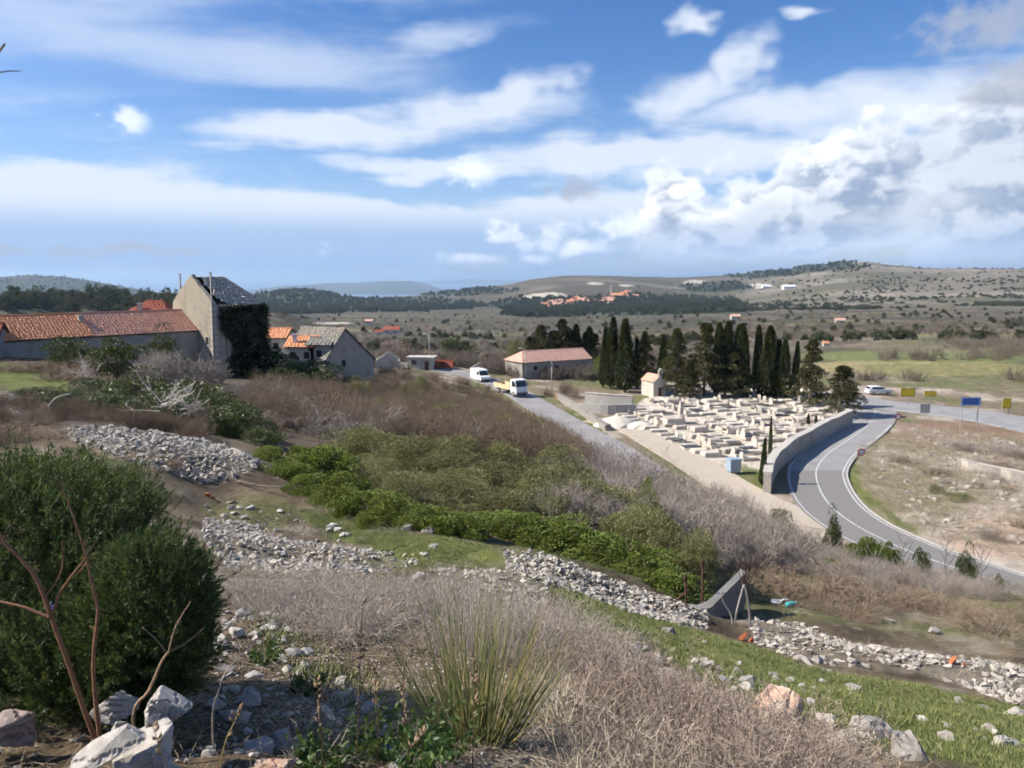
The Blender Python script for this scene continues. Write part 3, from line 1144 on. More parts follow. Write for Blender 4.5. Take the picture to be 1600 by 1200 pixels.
def island(crest, d, depth, label_seed):
    """a long ridge of land standing in the sea"""
    us = np.linspace(crest[0][0], crest[-1][0], 90)
    vs = np.interp(us, [c[0] for c in crest], [c[1] for c in crest])
    rows = 13
    V = []
    for j in range(rows):
        a = j / (rows - 1) * 2 - 1
        prof = (1 - abs(a)) ** 0.75
        for i, (u, v) in enumerate(zip(us, vs)):
            X, Y, Zc = W(u, v, d)
            nz = fbm(np.array([X / 1400.0]), np.array([(Y + a * depth) / 1400.0]), label_seed, 4)[0] - 0.5
            zz = SEA - 8 + (Zc - SEA + 8) * prof * (1 + nz * 0.5 * (1 - prof))
            V.append((X * (1 + a * depth / d), Y + a * depth, zz))
    idx = np.arange(rows * 90).reshape(rows, 90)
    q = np.stack([idx[:-1, :-1], idx[:-1, 1:], idx[1:, 1:], idx[1:, :-1]], -1).reshape(-1, 4)
    me = np_mesh('island_hills', np.array(V), [q], True)
    struct('island_hills', me, mat('island', lambda t: pbr(t, t.mix(t.noise(geopos(t), 0.002, 5.0), (0.03, 0.04, 0.028), (0.085, 0.08, 0.06)), 0.95)))


island([(330, 462), (400, 452), (440, 447), (480, 445), (520, 442), (560, 442), (600, 439), (640, 439), (665, 443), (690, 452), (700, 462)], 13500, 2200, 4)
island([(560, 452), (640, 442), (680, 439), (730, 436), (780, 438), (840, 437), (900, 436), (1000, 437), (1100, 438)], 30000, 3000, 9)
island([(-300, 450), (-100, 440), (100, 445), (230, 452), (400, 455)], 30000, 3000, 14)

hb = MB()
hb.box((0, 41000, -131), (190000, 116000, 482))
hz = hb.obj('haze', None)
hm = bpy.data.materials.new('haze')
hm.use_nodes = True
hm.node_tree.nodes.clear()
_o = hm.node_tree.nodes.new('ShaderNodeOutputMaterial')
_p = hm.node_tree.nodes.new('ShaderNodeVolumePrincipled')
_p.inputs['Color'].default_value = (0.55, 0.76, 1.0, 1)
_p.inputs['Density'].default_value = 0.000068
_p.inputs['Anisotropy'].default_value = 0.2
hm.node_tree.links.new(_p.outputs[0], _o.inputs['Volume'])
hm.cycles.homogeneous_volume = True
for _k in ('Density Attribute', 'Color Attribute', 'Temperature Attribute'):
    _p.inputs[_k].default_value = ''
hz.data.materials.append(hm)
hz['kind'] = 'stuff'
hz['label'] = 'thin blue haze over the far hills and sea'


# ------------------------------------------------------------------ roads
def asphalt(name, col, patch=None):
    def fn(t):
        v = geopos(t)
        n = t.noise(v, 0.35, 6.0, 0.6)
        n2 = t.noise(v, 14.0, 4.0, 0.7)
        c = t.mix(t.ss(n, 0.3, 0.7), tuple(x * 0.86 for x in col), tuple(x * 1.12 for x in col))
        if patch:                                           # darker colour on the nearer stretch
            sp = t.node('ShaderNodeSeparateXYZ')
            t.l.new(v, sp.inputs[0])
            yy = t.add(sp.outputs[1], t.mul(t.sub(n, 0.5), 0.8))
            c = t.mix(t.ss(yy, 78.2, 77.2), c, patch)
        c = t.mix(t.mul(t.ss(n2, 0.5, 0.8), 0.35), c, tuple(x * 1.5 for x in col))
        n4 = t.noise(v, 1.7, 7.0, 0.75, 1.5)
        c = t.mix(t.mul(t.ss(t.m('ABSOLUTE', t.sub(n4, 0.5)), 0.012, 0.0), 0.6), c, tuple(x * 0.4 for x in col))
        return pbr(t, c, 0.85, n2, 0.3, 0.01, 0.3)
    return mat(name, fn)


def gravel_mat(name, c1, c2, sc=3.0):
    def fn(t):
        v = geopos(t)
        n = t.noise(v, 0.6, 6.0, 0.65)
        n2 = t.noise(v, sc * 6, 5.0, 0.7)
        return pbr(t, t.mix(t.add(t.mul(n, 0.6), t.mul(n2, 0.4)), c1, c2), 0.95, n2, 0.6, 0.03, 0.1)
    return mat(name, fn)


def side_vec(line, i):
    a, b = line[max(i - 1, 0)], line[min(i + 1, len(line) - 1)]
    t = np.array([b[0] - a[0], b[1] - a[1]])
    t = t / (np.hypot(*t) + 1e-9)
    return np.array([t[1], -t[0]])


def ribbon(line, o0, o1, dz, thick=0.0, skip=None):
    mb = MB()
    n = len(line)
    ls, rs = [], []
    for i in range(n):
        s = side_vec(line, i)
        p = np.array(line[i][:2])
        a, b = p + s * o0, p + s * o1
        ls.append((a[0], a[1], line[i][2] + dz))
        rs.append((b[0], b[1], line[i][2] + dz))
    for i in range(n - 1):
        if skip and skip(i):
            continue
        mb.raw([ls[i], rs[i], rs[i + 1], ls[i + 1]], [(0, 1, 2, 3)])
    if thick:
        for i in range(n - 1):
            for e, sg in ((ls, 1), (rs, -1)):
                a, b = e[i], e[i + 1]
                mb.raw([a, b, (b[0], b[1], b[2] - thick), (a[0], a[1], a[2] - thick)], [(0, 1, 2, 3)])
    return mb


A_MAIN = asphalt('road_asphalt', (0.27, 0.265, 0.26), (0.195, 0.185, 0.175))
A_CROSS = asphalt('crossing_asphalt', (0.27, 0.268, 0.268))
A_LANE = asphalt('lane_asphalt', (0.27, 0.26, 0.255))
WLINE = paint('road_paint', (0.55, 0.55, 0.53), 0.7, grime=0.7, scale=4)


def road(name, line, hw, m, dz):
    o = ribbon(line, -hw, hw, dz, 0.25).obj(name, m)
    o['kind'] = 'structure'
    return o


cross = road('crossing_road', CROSS, 5.0, A_CROSS, 0.02)
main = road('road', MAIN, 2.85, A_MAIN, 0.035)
lane = road('lane', LANE, 2.4, A_LANE, 0.02)
pth = road('gravel_path', PATH, 2.3, gravel_mat('path_gravel', (0.33, 0.28, 0.22), (0.52, 0.46, 0.38)), 0.03)
MAINF = smooth_line(MAIN, 3)
ribbon(MAIN, -0.06, 0.06, 0.043).obj('centre_line', WLINE, main)
ribbon(MAIN[:-8], 2.5, 2.62, 0.043).obj('edge_line', WLINE, main)
ribbon(MAIN[:-8], -2.62, -2.52, 0.043).obj('edge_line', WLINE, main)
ribbon(CROSS, -0.07, 0.07, 0.028, skip=lambda i: i % 3 == 2).obj('centre_line', WLINE, cross)
ribbon(CROSS[14:], 4.55, 4.7, 0.028).obj('edge_line', WLINE, cross)
# concrete kerb on the outside of the bend
ribbon(MAIN[:60], 2.85, 3.02, 0.10, 0.3).obj('kerb', paint('kerb_concrete', (0.42, 0.40, 0.37), 0.9, grime=0.5), main)

# ------------------------------------------------------------------ stone and plaster
LIME = stone_mat('limestone', (0.47, 0.44, 0.395), (0.33, 0.31, 0.278), (0.62, 0.59, 0.535), 3.0)
LIME_NEAR = stone_mat('limestone_near', (0.46, 0.44, 0.41), (0.33, 0.315, 0.295), (0.60, 0.575, 0.54), 9.0, 0.008)
MARBLE = stone_mat('marble', (0.62, 0.575, 0.51), (0.46, 0.425, 0.375), (0.70, 0.655, 0.59), 1.4, 0.006)
MARBLE2 = stone_mat('marble_warm', (0.50, 0.45, 0.385), (0.34, 0.31, 0.27), (0.58, 0.535, 0.475), 1.4, 0.006)
GRANITE = paint('dark_granite', (0.07, 0.07, 0.075), 0.3, grime=0.2)


def masonry(name, c1, c2, mortar, sw=0.42, sh=0.2, plaster=None, amt=0.5):
    """rubble masonry with patches of old render; courses follow the wall's own object space"""
    def fn(t):
        v = geopos(t)
        n1 = t.noise(v, 0.55, 6.0, 0.65)
        n2 = t.noise(v, 7.0, 5.0, 0.7)
        vo = t.node('ShaderNodeTexVoronoi', feature='DISTANCE_TO_EDGE')
        mp = t.node('ShaderNodeMapping')
        mp.inputs['Scale'].default_value = (1 / sw, 1 / sw, 1 / sh)
        t.l.new(v, mp.inputs[0])
        t.l.new(mp.outputs[0], vo.inputs['Vector'])
        vo.inputs['Scale'].default_value = 1.0
        vc = t.node('ShaderNodeTexVoronoi')
        t.l.new(mp.outputs[0], vc.inputs['Vector'])
        vc.inputs['Scale'].default_value = 1.0
        sc_ = t.node('ShaderNodeSeparateColor')
        t.l.new(vc.outputs['Color'], sc_.inputs[0])
        c = t.mix(sc_.outputs[0], c1, c2)
        c = t.mix(t.mul(t.ss(n2, 0.5, 0.75), 0.5), c, tuple(x * 0.6 for x in c1))
        edge = t.ss(vo.outputs['Distance'], 0.10, 0.02)
        c = t.mix(edge, c, mortar)
        h = t.sub(t.mul(n2, 0.5), edge)
        if plaster:
            k = t.ss(n1, 0.5 - amt * 0.3, 0.62 - amt * 0.3)
            c = t.mix(k, c, t.mix(t.ss(n2, 0.4, 0.7), plaster, tuple(x * 0.7 for x in plaster)))
        ms = t.node('ShaderNodeMapping')                     # rain streaks down the wall
        ms.inputs['Scale'].default_value = (0.9, 0.9, 0.16)
        t.l.new(v, ms.inputs[0])
        c = t.mix(t.mul(t.ss(t.noise(ms.outputs[0], 1.0, 6.0, 0.7), 0.45, 0.75), 0.42), c, tuple(x * 0.5 for x in c2))
        return pbr(t, c, 0.95, h, 0.6, 0.03, 0.1)
    return mat(name, fn)


WALL_GREY = masonry('old_wall', (0.40, 0.37, 0.33), (0.27, 0.25, 0.22), (0.20, 0.18, 0.155), plaster=(0.42, 0.385, 0.34), amt=0.55)
WALL_YEL = masonry('plastered_gable', (0.36, 0.325, 0.265), (0.25, 0.225, 0.185), (0.17, 0.15, 0.12), plaster=(0.42, 0.37, 0.285), amt=0.55)
WALL_DRY = masonry('drystone', (0.45, 0.42, 0.38), (0.30, 0.28, 0.25), (0.12, 0.11, 0.10), 0.4, 0.22)
WALL_CEM = masonry('cemetery_stone', (0.50, 0.46, 0.40), (0.37, 0.34, 0.30), (0.30, 0.27, 0.235), 0.5, 0.25, (0.47, 0.435, 0.38), 0.35)
WALL_PALE = masonry('pale_wall', (0.56, 0.52, 0.45), (0.46, 0.42, 0.36), (0.34, 0.31, 0.27), plaster=(0.60, 0.56, 0.48), amt=0.9)
DARK = paint('dark_opening', (0.018, 0.017, 0.016), 0.6, grime=0.0)
SHUT = paint('red_brown_shutter', (0.10, 0.035, 0.025), 0.7)
STONE_TRIM = paint('stone_trim', (0.46, 0.43, 0.38), 0.9, grime=0.5)
WHITE = paint('white_paint', (0.78, 0.78, 0.77), 0.4, grime=0.18)


def tile_mat(name, c1, c2, c3, bw=0.25, bh=0.38):
    def fn(t):
        v = objvec(t)
        n1 = t.noise(v, 1.2, 5.0, 0.7)
        n2 = t.noise(v, 9.0, 4.0, 0.7)
        col = t.mix(isl(t), c1, c2)
        col = t.mix(t.mul(t.ss(n1, 0.5, 0.7), 0.5), col, c3)
        col = t.mix(t.mul(t.ss(n2, 0.58, 0.78), 0.3), col, tuple(x * 0.5 for x in c1))
        return pbr(t, col, 0.85, n2, 0.3, 0.01, 0.2)
    return mat(name, fn)


TILE_OR = tile_mat('tile_orange', (0.64, 0.27, 0.13), (0.74, 0.36, 0.20), (0.54, 0.21, 0.10))
TILE_PK = tile_mat('tile_weathered', (0.58, 0.28, 0.19), (0.68, 0.37, 0.27), (0.46, 0.21, 0.145))
TILE_RED = tile_mat('tile_dark_red', (0.24, 0.07, 0.045), (0.32, 0.10, 0.06), (0.17, 0.05, 0.035))
TILE_PALE = tile_mat('tile_pale', (0.62, 0.36, 0.27), (0.68, 0.43, 0.33), (0.50, 0.27, 0.19))
SLAB2 = tile_mat('dark_stone_slabs', (0.20, 0.185, 0.16), (0.29, 0.27, 0.235), (0.13, 0.12, 0.10))
SLAB = tile_mat('stone_slabs', (0.33, 0.31, 0.275), (0.48, 0.45, 0.40), (0.20, 0.185, 0.16))


# ------------------------------------------------------------------ roofs laid tile by tile
def tile_plane(A, B, Cc, Dd, tw, th, thick=0.03, r=None, jit=0.15, skip=None, gap=0.02):
    """tiles on the quad A (eave left) B (eave right) C (ridge right) D (ridge left): small tilted slabs, joined"""
    r = r or np.random.default_rng(5)
    A, B, Cc, Dd = (np.array(p, float) for p in (A, B, Cc, Dd))
    up_len = np.linalg.norm((Cc + Dd - A - B) / 2)
    nr = max(2, int(round(up_len / th)))
    n = np.cross(B - A, Dd - A)
    n = n / np.linalg.norm(n)
    if n[2] < 0:
        n = -n
    V, Q = [], []
    for j in range(nr):
        f0, f1 = j / nr, min((j + 1.25) / nr, 1.0)
        a0, b0 = A + (Dd - A) * f0, B + (Cc - B) * f0
        a1, b1 = A + (Dd - A) * f1, B + (Cc - B) * f1
        w = np.linalg.norm(b0 - a0)
        k = max(1, int(round(w / tw)))
        cuts = np.clip((np.arange(k + 1) + np.where((np.arange(k + 1) % k) == 0, 0, r.normal(0, jit, k + 1))) / k, 0, 1)
        for i in range(k):
            s0, s1 = cuts[i] + gap / k, cuts[i + 1] - gap / k
            if skip and skip((s0 + s1) / 2, (j + 0.5) / nr):
                continue
            dz = r.normal(0, thick * (0.14 if thick < 0.04 else 0.3))
            lo = n * (thick * (1.25 if thick < 0.04 else 1.6) + dz)
            hi = n * (thick * 0.55 + dz * 0.3)
            p = [a0 + (b0 - a0) * s0 + lo, a0 + (b0 - a0) * s1 + lo, a1 + (b1 - a1) * s1 + hi, a1 + (b1 - a1) * s0 + hi]
            o = len(V)
            V += p + [q - n * thick for q in p]
            Q += [(o, o + 1, o + 2, o + 3), (o + 4, o + 5, o + 1, o), (o + 5, o + 6, o + 2, o + 1), (o + 7, o + 4, o, o + 3), (o + 6, o + 7, o + 3, o + 2)]
    return np.array(V), np.array(Q)


def window(parent, c, w, h, n_rz, pane=DARK, frame=STONE_TRIM, depth=0.10, name='window'):
    """c = centre on the wall face, n_rz = direction the wall faces (angle of its outward normal)"""
    g = obj(name, None, None, parent)
    mb = MB()
    t = 0.11
    for (x, z, a, b) in ((-w / 2 - t / 2, 0, t, h + 2 * t), (w / 2 + t / 2, 0, t, h + 2 * t), (0, h / 2 + t / 2, w, t), (0, -h / 2 - t / 2, w, t)):
        mb.box((x, 0.0, z), (a, depth, b))
    me = mb.mesh('frame')
    fr = obj('frame', me, frame, g)
    pn = MB().box((0, 0.012, 0), (w, 0.03, h)).obj('pane', pane, g)
    g.location = c
    g.rotation_euler = (0, 0, n_rz + math.pi / 2)
    return g


def gabled(name, label, P0, P1, depth, eave, ridge, ground, wallm, roofm, tw=0.26, th=0.42, over=0.25, gable_walls=True, group=None, cat='house', hip=(0, 0), thick=0.035):
    """house whose front wall runs from P0 to P1 (left to right seen from the front); roof ridge parallel to it.
    Returns root empty at the world origin of P0, local x along the front, local y to the back."""
    P0, P1 = Vector(P0), Vector(P1)
    ax = P1 - P0
    L = math.hypot(ax.x, ax.y)
    rz = math.atan2(ax.y, ax.x)
    root = thing(name, label, cat, (P0.x, P0.y, 0), rz, group)
    D = depth
    mb = MB()
    t = 0.4
    g0 = ground - 1.5
    # four walls as slabs, gables as pentagons
    mb.box((L / 2, t / 2, (g0 + eave) / 2), (L, t, eave - g0))
    mb.box((L / 2, D - t / 2, (g0 + eave) / 2), (L, t, eave - g0))
    for x, hp in ((0, hip[0]), (L - t, hip[1])):
        poly = [(x, t + 0.003, g0), (x, D - t - 0.003, g0), (x, D - t - 0.003, eave), (x, t + 0.003, eave)]
        if not hp:
            rr = (ridge - eave) / (D / 2)
            poly = [(x, t + 0.003, g0), (x, D - t - 0.003, g0), (x, D - t - 0.003, eave + t * rr * 0.9), (x, D / 2, ridge - 0.08), (x, t + 0.003, eave + t * rr * 0.9)]
        mb.extrude(poly, (t, 0, 0))
    mb.obj('wall', wallm, root)
    o = over
    dz = o * (ridge - eave) / (D / 2)
    e = eave - dz
    rn = np.random.default_rng(int(abs(P0.x * 31 + P0.y * 7)) + 3)
    h0, h1 = hip
    parts = [tile_plane((-o, -o, e), (L + o, -o, e), (L + o - h1 - (o if h1 else 0), D / 2, ridge), (-o + h0 + (o if h0 else 0), D / 2, ridge), tw, th, thick, rn),
             tile_plane((L + o, D + o, e), (-o, D + o, e), (-o + h0 + (o if h0 else 0), D / 2, ridge), (L + o - h1 - (o if h1 else 0), D / 2, ridge), tw, th, thick, rn)]
    if h0:
        parts.append(tile_plane((-o, D + o, e), (-o, -o, e), (h0, D / 2 - 0.05, ridge), (h0, D / 2 + 0.05, ridge), tw, th, thick, rn))
    if h1:
        parts.append(tile_plane((L + o, -o, e), (L + o, D + o, e), (L - h1, D / 2 + 0.05, ridge), (L - h1, D / 2 - 0.05, ridge), tw, th, thick, rn))
    V, Fs = join_np(parts)
    roof = obj('roof', np_mesh('roof', V, Fs), roofm, root)
    under = MB()
    u0, u1 = h0, L - h1
    under.raw([(-o, -o, e), (L + o, -o, e), (u1 + (0 if h1 else o), D / 2, ridge), (u0 - (0 if h0 else o), D / 2, ridge), (-o, D + o, e), (L + o, D + o, e)],
              [(0, 1, 2, 3), (5, 4, 3, 2)] + ([(4, 0, 3)] if h0 else []) + ([(1, 5, 2)] if h1 else []))
    ub = under.obj('roof_deck', DECK, root)
    ub.location.z = -0.09
    rc = MB()
    rc.tube([(u0 - (0 if h0 else o * 0.9), D / 2, ridge + 0.05), ((u0 + u1) / 2, D / 2, ridge + 0.03), (u1 + (0 if h1 else o * 0.9), D / 2, ridge + 0.05)], 0.10, 6)
    rc.obj('ridge_cap', roofm, roof)
    return root, L, D


DECK = paint('roof_deck', (0.10, 0.085, 0.07), 0.9)


def box_chimney(parent, x, y, z0, z1, w=0.6, m=STONE_TRIM):
    c = MB().box((x, y, (z0 + z1) / 2), (w, w, z1 - z0)).obj('chimney', m, parent)
    MB().box((x, y, z1 + 0.06), (w + 0.16, w + 0.16, 0.1)).obj('cap', m, c)
    return c


# ------------------------------------------------------------------ the long farm building and the tall stone house on the left
E0, E1 = W(144, 524, 81), W(326, 514, 91)
fh, L_, D_ = gabled('farmhouse', 'long low farmhouse with weathered red tile roof against the tall ruined house', (E0[0], E0[1], 0), (E1[0], E1[1], 0), 6.6, -6.1, -3.95, -10.6, WALL_GREY, TILE_PK, 0.34, 0.36)
LW = L_
for (x, zc, w_, h_) in ((LW - 0.8, -7.9, 0.75, 1.05), (LW - 5.0, -7.95, 0.75, 1.2), (LW - 11.5, -7.95, 0.75, 1.1)):
    window(fh, (x, -0.012, zc), w_, h_, -math.pi / 2, pane=SHUT)
_ax = (Vector(E1) - Vector(E0))
_ax.z = 0
_ax.normalize()
w1 = Vector(E0) - _ax * 0.02
w0 = w1 - _ax * 9.0
lh, L2, D2 = gabled('farm_wing', 'bright orange tiled roof wing at the left end of the farm row', (w0[0], w0[1], 0), (w1[0], w1[1], 0), 6.6, -6.07, -3.93, -9.6, WALL_GREY, TILE_OR, 0.34, 0.36)
window(lh, (L2 - 2.5, -0.012, -7.6), 0.8, 1.0, -math.pi / 2, pane=SHUT)
box_chimney(lh, L2 - 0.2, 2.2, -5.6, -4.2, 0.4)
w0, w1 = W(-190, 515, 68), W(-12, 524, 71)
l3, L3, D3 = gabled('farm_house', 'dark red tiled roof at the left edge beside the tin shed', (w0[0], w0[1], 0), (w1[0], w1[1], 0), 7.0, -6.3, -4.5, -9.2, WALL_GREY, TILE_RED, 0.34, 0.36)
window(l3, (L3 - 2, -0.012, -7.2), 0.8, 1.0, -math.pi / 2, pane=DARK)

# tin shed
sx, sy, sz = G(-4, 552, 40, 90)
sh = thing('tin_shed', 'small shed with pale corrugated metal roof at the left edge', 'shed', (sx - 1.5, sy, sz), rad(-8))
for (x, y, a, b) in ((0, -1.4, 4.0, 0.18), (0, 1.4, 4.0, 0.18), (-1.9, 0, 0.18, 2.6), (1.9, 0, 0.18, 2.6)):
    MB().box((x, y, 0.8), (a, b, 2.2)).obj('wall', WALL_DRY, sh)
MB().box((1.1, -1.52, 0.75), (0.8, 0.06, 1.6)).obj('door', DARK, sh)
cr = MB()
nc = 40
for i in range(nc):
    x0, x1 = -2.3 + 4.6 * i / nc, -2.3 + 4.6 * (i + 1) / nc
    z0, z1 = (0.05 if i % 2 else 0), (0 if i % 2 else 0.05)
    cr.raw([(x0, -1.8, 1.75 + z0), (x1, -1.8, 1.75 + z1), (x1, 1.7, 2.5 + z1), (x0, 1.7, 2.5 + z0)], [(0, 1, 2, 3)])
cr.obj('roof_sheet', paint('tin', (0.62, 0.62, 0.60), 0.45, 0.3, 0.35), sh)

# dark red hipped roof behind
b0, b1 = W(186, 488, 104), W(268, 488, 104)
hb_, LB, DB = gabled('village_house', 'dark red hipped roof with small chimney behind the farmhouse', (b0[0], b0[1], 0), (b1[0], b1[1], 0), 6.0, -5.2, -3.35, -11, WALL_PALE, TILE_RED, 0.4, 0.4, hip=(2.4, 2.4))
box_chimney(hb_, 2.4, 1.0, -5.0, -3.7, 0.5)


def tall_house():
    C = W(332, 476, 88)
    e1 = Vector((0.6, 0.8, 0))                    # along the ivy wall, to the right and back
    rz = math.atan2(e1.y, e1.x)
    root = thing('stone_house', 'tall ruined stone house with broken stone slab roof and ivy wall', 'house', (C[0], C[1], 0), rz)
    Lx, Dy = 6.9, 8.4                             # local x along the ivy wall, local y along the gable to the left
    eave, ridge, g0 = -3.2, 0.0, -13.0
    t = 0.5
    MB().box((Lx / 2, t / 2, (g0 + eave) / 2), (Lx, t, eave - g0)).obj('side_wall', WALL_GREY, root)
    MB().box((Lx / 2, Dy - t / 2, (g0 + eave) / 2), (Lx, t, eave - g0)).obj('back_wall', WALL_GREY, root)
    MB().box((Lx - t / 2, Dy / 2, (g0 + eave) / 2), (t, Dy - 2 * t - 0.006, eave - g0)).obj('end_wall', WALL_GREY, root)
    # gable raised a little above the roof, ragged coping
    prof = [(-0.004, -0.02, g0), (-0.004, Dy + 0.02, g0), (-0.004, Dy + 0.02, eave + 0.05)]
    rr = np.random.default_rng(3)
    for k in range(1, 8):
        f = k / 8
        prof.append((-0.004, Dy + 0.02 - (Dy / 2) * f, eave + 0.22 + (ridge - eave) * f + rr.uniform(-0.1, 0.12)))
    prof.append((-0.004, Dy / 2 - 0.3, ridge + 0.25))
    for k in range(1, 8):
        f = 1 - k / 8
        prof.append((-0.004, (Dy / 2) * f, eave + 0.2 + (ridge - eave) * f + rr.uniform(-0.1, 0.12)))
    prof.append((-0.004, -0.02, eave + 0.05))
    MB().extrude(prof, (0.45, 0, 0)).obj('gable_wall', WALL_YEL, root)
    # quoin stones on the near corner
    for k in range(13):
        MB().box((0.22, 0.2, -11.6 + k * 0.66), (0.62 if k % 2 else 0.5, 0.56 if k % 2 else 0.66, 0.4)).obj('quoin', STONE_TRIM, root)
    window(root, (-0.016, 1.4, -7.4), 0.7, 0.9, math.pi, pane=DARK)
    # roof: front slope, hip end, back slope; a strip of slabs beside the gable has fallen in
    hipx = 2.7
    o = 0.2
    rn = np.random.default_rng(8)
    s = lambda a, b: (a < 0.06 + 0.10 * math.sin(b * 9) ** 2 + 0.06 * b) and b < 0.97 or (a < 0.24 and b < 0.16)
    parts = [tile_plane((0.5, -o, eave - 0.15), (Lx + o, -o, eave - 0.15), (Lx - hipx, Dy / 2, ridge), (0.5, Dy / 2, ridge), 0.36, 0.27, 0.05, rn, 0.28, s),
             tile_plane((Lx + o, -o, eave - 0.15), (Lx + o, Dy + o, eave - 0.15), (Lx - hipx, Dy / 2 + 0.05, ridge), (Lx - hipx, Dy / 2 - 0.05, ridge), 0.36, 0.27, 0.05, rn, 0.28),
             tile_plane((Lx + o, Dy + o, eave - 0.15), (0.5, Dy + o, eave - 0.15), (0.5, Dy / 2, ridge), (Lx - hipx, Dy / 2, ridge), 0.36, 0.27, 0.05, rn, 0.28)]
    V, Fs = join_np(parts)
    roof = obj('roof', np_mesh('roof', V, Fs), SLAB, root)
    # deck only under what still stands, rafters across the gap
    dk = MB()
    e = eave - 0.17
    dk.raw([(1.75, -o, e), (Lx + o, -o, e), (Lx - hipx, Dy / 2, ridge - 0.05), (1.45, Dy / 2, ridge - 0.05)], [(0, 1, 2, 3)])
    dk.raw([(Lx + o, -o, e), (Lx + o, Dy + o, e), (Lx - hipx, Dy / 2, ridge - 0.05)], [(0, 1, 2)])
    dk.raw([(Lx + o, Dy + o, e), (0.5, Dy + o, e), (0.5, Dy / 2, ridge - 0.05), (Lx - hipx, Dy / 2, ridge - 0.05)], [(0, 1, 2, 3)])
    dk.obj('roof_deck', DECK, root)
    for x in (0.75, 1.25):
        MB().tube([(x, 0.1, eave - 0.1), (x, Dy / 2, ridge - 0.12)], 0.06, 5).obj('rafter', paint('old_timber', (0.09, 0.07, 0.05), 0.9), roof)
    return root


TH = tall_house()


def pole(name, label, base, top, r0, r1, m, arm=None):
    p = thing(name, label, 'pole', base)
    b, tp = Vector(base), Vector(top)
    MB().tube([(0, 0, -0.3), (tp - b) * 0.5, tp - b], [r0, (r0 + r1) / 2, r1], 8).obj('post', m, p, True)
    q = tp - b
    MB().box((q.x, q.y, q.z + 0.05), (0.2, 0.2, 0.12)).obj('cap', m, p)
    for k in (0.25, 0.5):
        MB().tube([(q.x - 0.16, q.y, q.z - k), (q.x + 0.16, q.y, q.z - k)], 0.03, 5).obj('insulator_arm', m, p)
    return p


OLDPOLE = paint('grey_pole', (0.26, 0.245, 0.225), 0.8, grime=0.5)
gp = W(337, 596, 85.5)
pole('utility_pole', 'grey utility pole standing before the corner of the tall ruined house', (gp[0], gp[1], land1(gp[0], gp[1])), W(329, 427, 86), 0.14, 0.10, OLDPOLE)
gp = W(288, 560, 101)
pole('utility_pole', 'grey utility pole rising behind the farmhouse roof beside the yellow gable', (gp[0], gp[1], -11.5), W(281, 429, 101), 0.14, 0.10, OLDPOLE)

# ------------------------------------------------------------------ houses in the dip
def low_house(name, label, u0, u1, veave, vridge, d, depth, wallm, roofm, rz=0.0, cat='house', hip=(0, 0), wins=1, tw=0.4, th=0.4, wallh=3.0, d2=None):
    a, b = W(u0, veave, d), W(u1, veave, d2 or d)
    z = (a[2] + b[2]) / 2
    zr = W((u0 + u1) / 2, vridge, (d + (d2 or d)) / 2 + depth / 2)[2]
    r_, L, D = gabled(name, label, (a[0], a[1], 0), (b[0], b[1], 0), depth, z, max(zr, z + 0.6), z - wallh, wallm, roofm, tw, th, cat=cat, hip=hip)
    for k in range(wins):
        window(r_, (L * (k + 0.5) / wins, -0.012, z - 1.25), 0.8, 0.9, -math.pi / 2)
    return r_, L, D, z


low_house('village_house', 'small orange tiled roof just right of the ivy covered house', 415, 446, 527, 513, 108, 5.5, WALL_PALE, TILE_OR)
r_, L, D, z = low_house('village_house', 'orange tiled house with white chimney left of the stone barn', 446, 490, 541, 525, 104, 6.0, WALL_PALE, TILE_OR, wins=2)
box_chimney(r_, 1.0, 1.2, z, z + 1.5, 0.5, WHITE)
low_house('stone_shed', 'grey stone slab roofed shed between orange house and stone barn', 480, 516, 538, 527, 104, 5.0, WALL_GREY, SLAB2)
low_house('village_house', 'orange roof showing above the stone barn', 508, 534, 524, 513, 128, 5.0, WALL_PALE, TILE_OR)
# stone barn: gable end towards the viewer
g0, g1 = W(507, 545, 103), W(584, 549, 110)
zg = -15.2
bn = thing('stone_barn', 'grey stone barn with dark square window in its gable', 'barn', (g0[0], g0[1], 0), math.atan2(g1[1] - g0[1], g1[0] - g0[0]))
BL = math.hypot(g1[0] - g0[0], g1[1] - g0[1])
ea, ri, dp = -11.3, W(531, 513, 106)[2], 9.0
xr = BL * 0.40
MB().extrude([(0, 0, zg - 1), (BL, 0, zg - 1), (BL, 0, ea - 0.4), (xr, 0, ri - 0.1), (0, 0, ea)], (0, 0.5, 0)).obj('gable_wall', WALL_GREY, bn)
MB().extrude([(0, dp, zg - 1), (BL, dp, zg - 1), (BL, dp, ea - 0.4), (xr, dp, ri - 0.1), (0, dp, ea)], (0, -0.5, 0)).obj('back_wall', WALL_GREY, bn)
MB().box((0.22, dp / 2, (zg - 1 + ea - 0.1) / 2), (0.44, dp - 1.01, ea - 0.1 - zg + 1)).obj('side_wall', WALL_GREY, bn)
MB().box((BL - 0.22, dp / 2, (zg - 1.5 + ea) / 2), (0.44, dp - 1.01, ea - zg + 0.5)).obj('side_wall', WALL_GREY, bn)
V, Fs = join_np([tile_plane((-0.2, dp + 0.2, ea - 0.1), (-0.2, -0.25, ea - 0.1), (xr, -0.25, ri), (xr, dp + 0.2, ri), 0.45, 0.4, 0.05, rng, 0.25),
                 tile_plane((BL + 0.2, -0.25, ea - 0.5), (BL + 0.2, dp + 0.2, ea - 0.5), (xr, dp + 0.2, ri), (xr, -0.25, ri), 0.45, 0.4, 0.05, rng, 0.25)])
obj('roof', np_mesh('roof', V, Fs), SLAB2, bn)
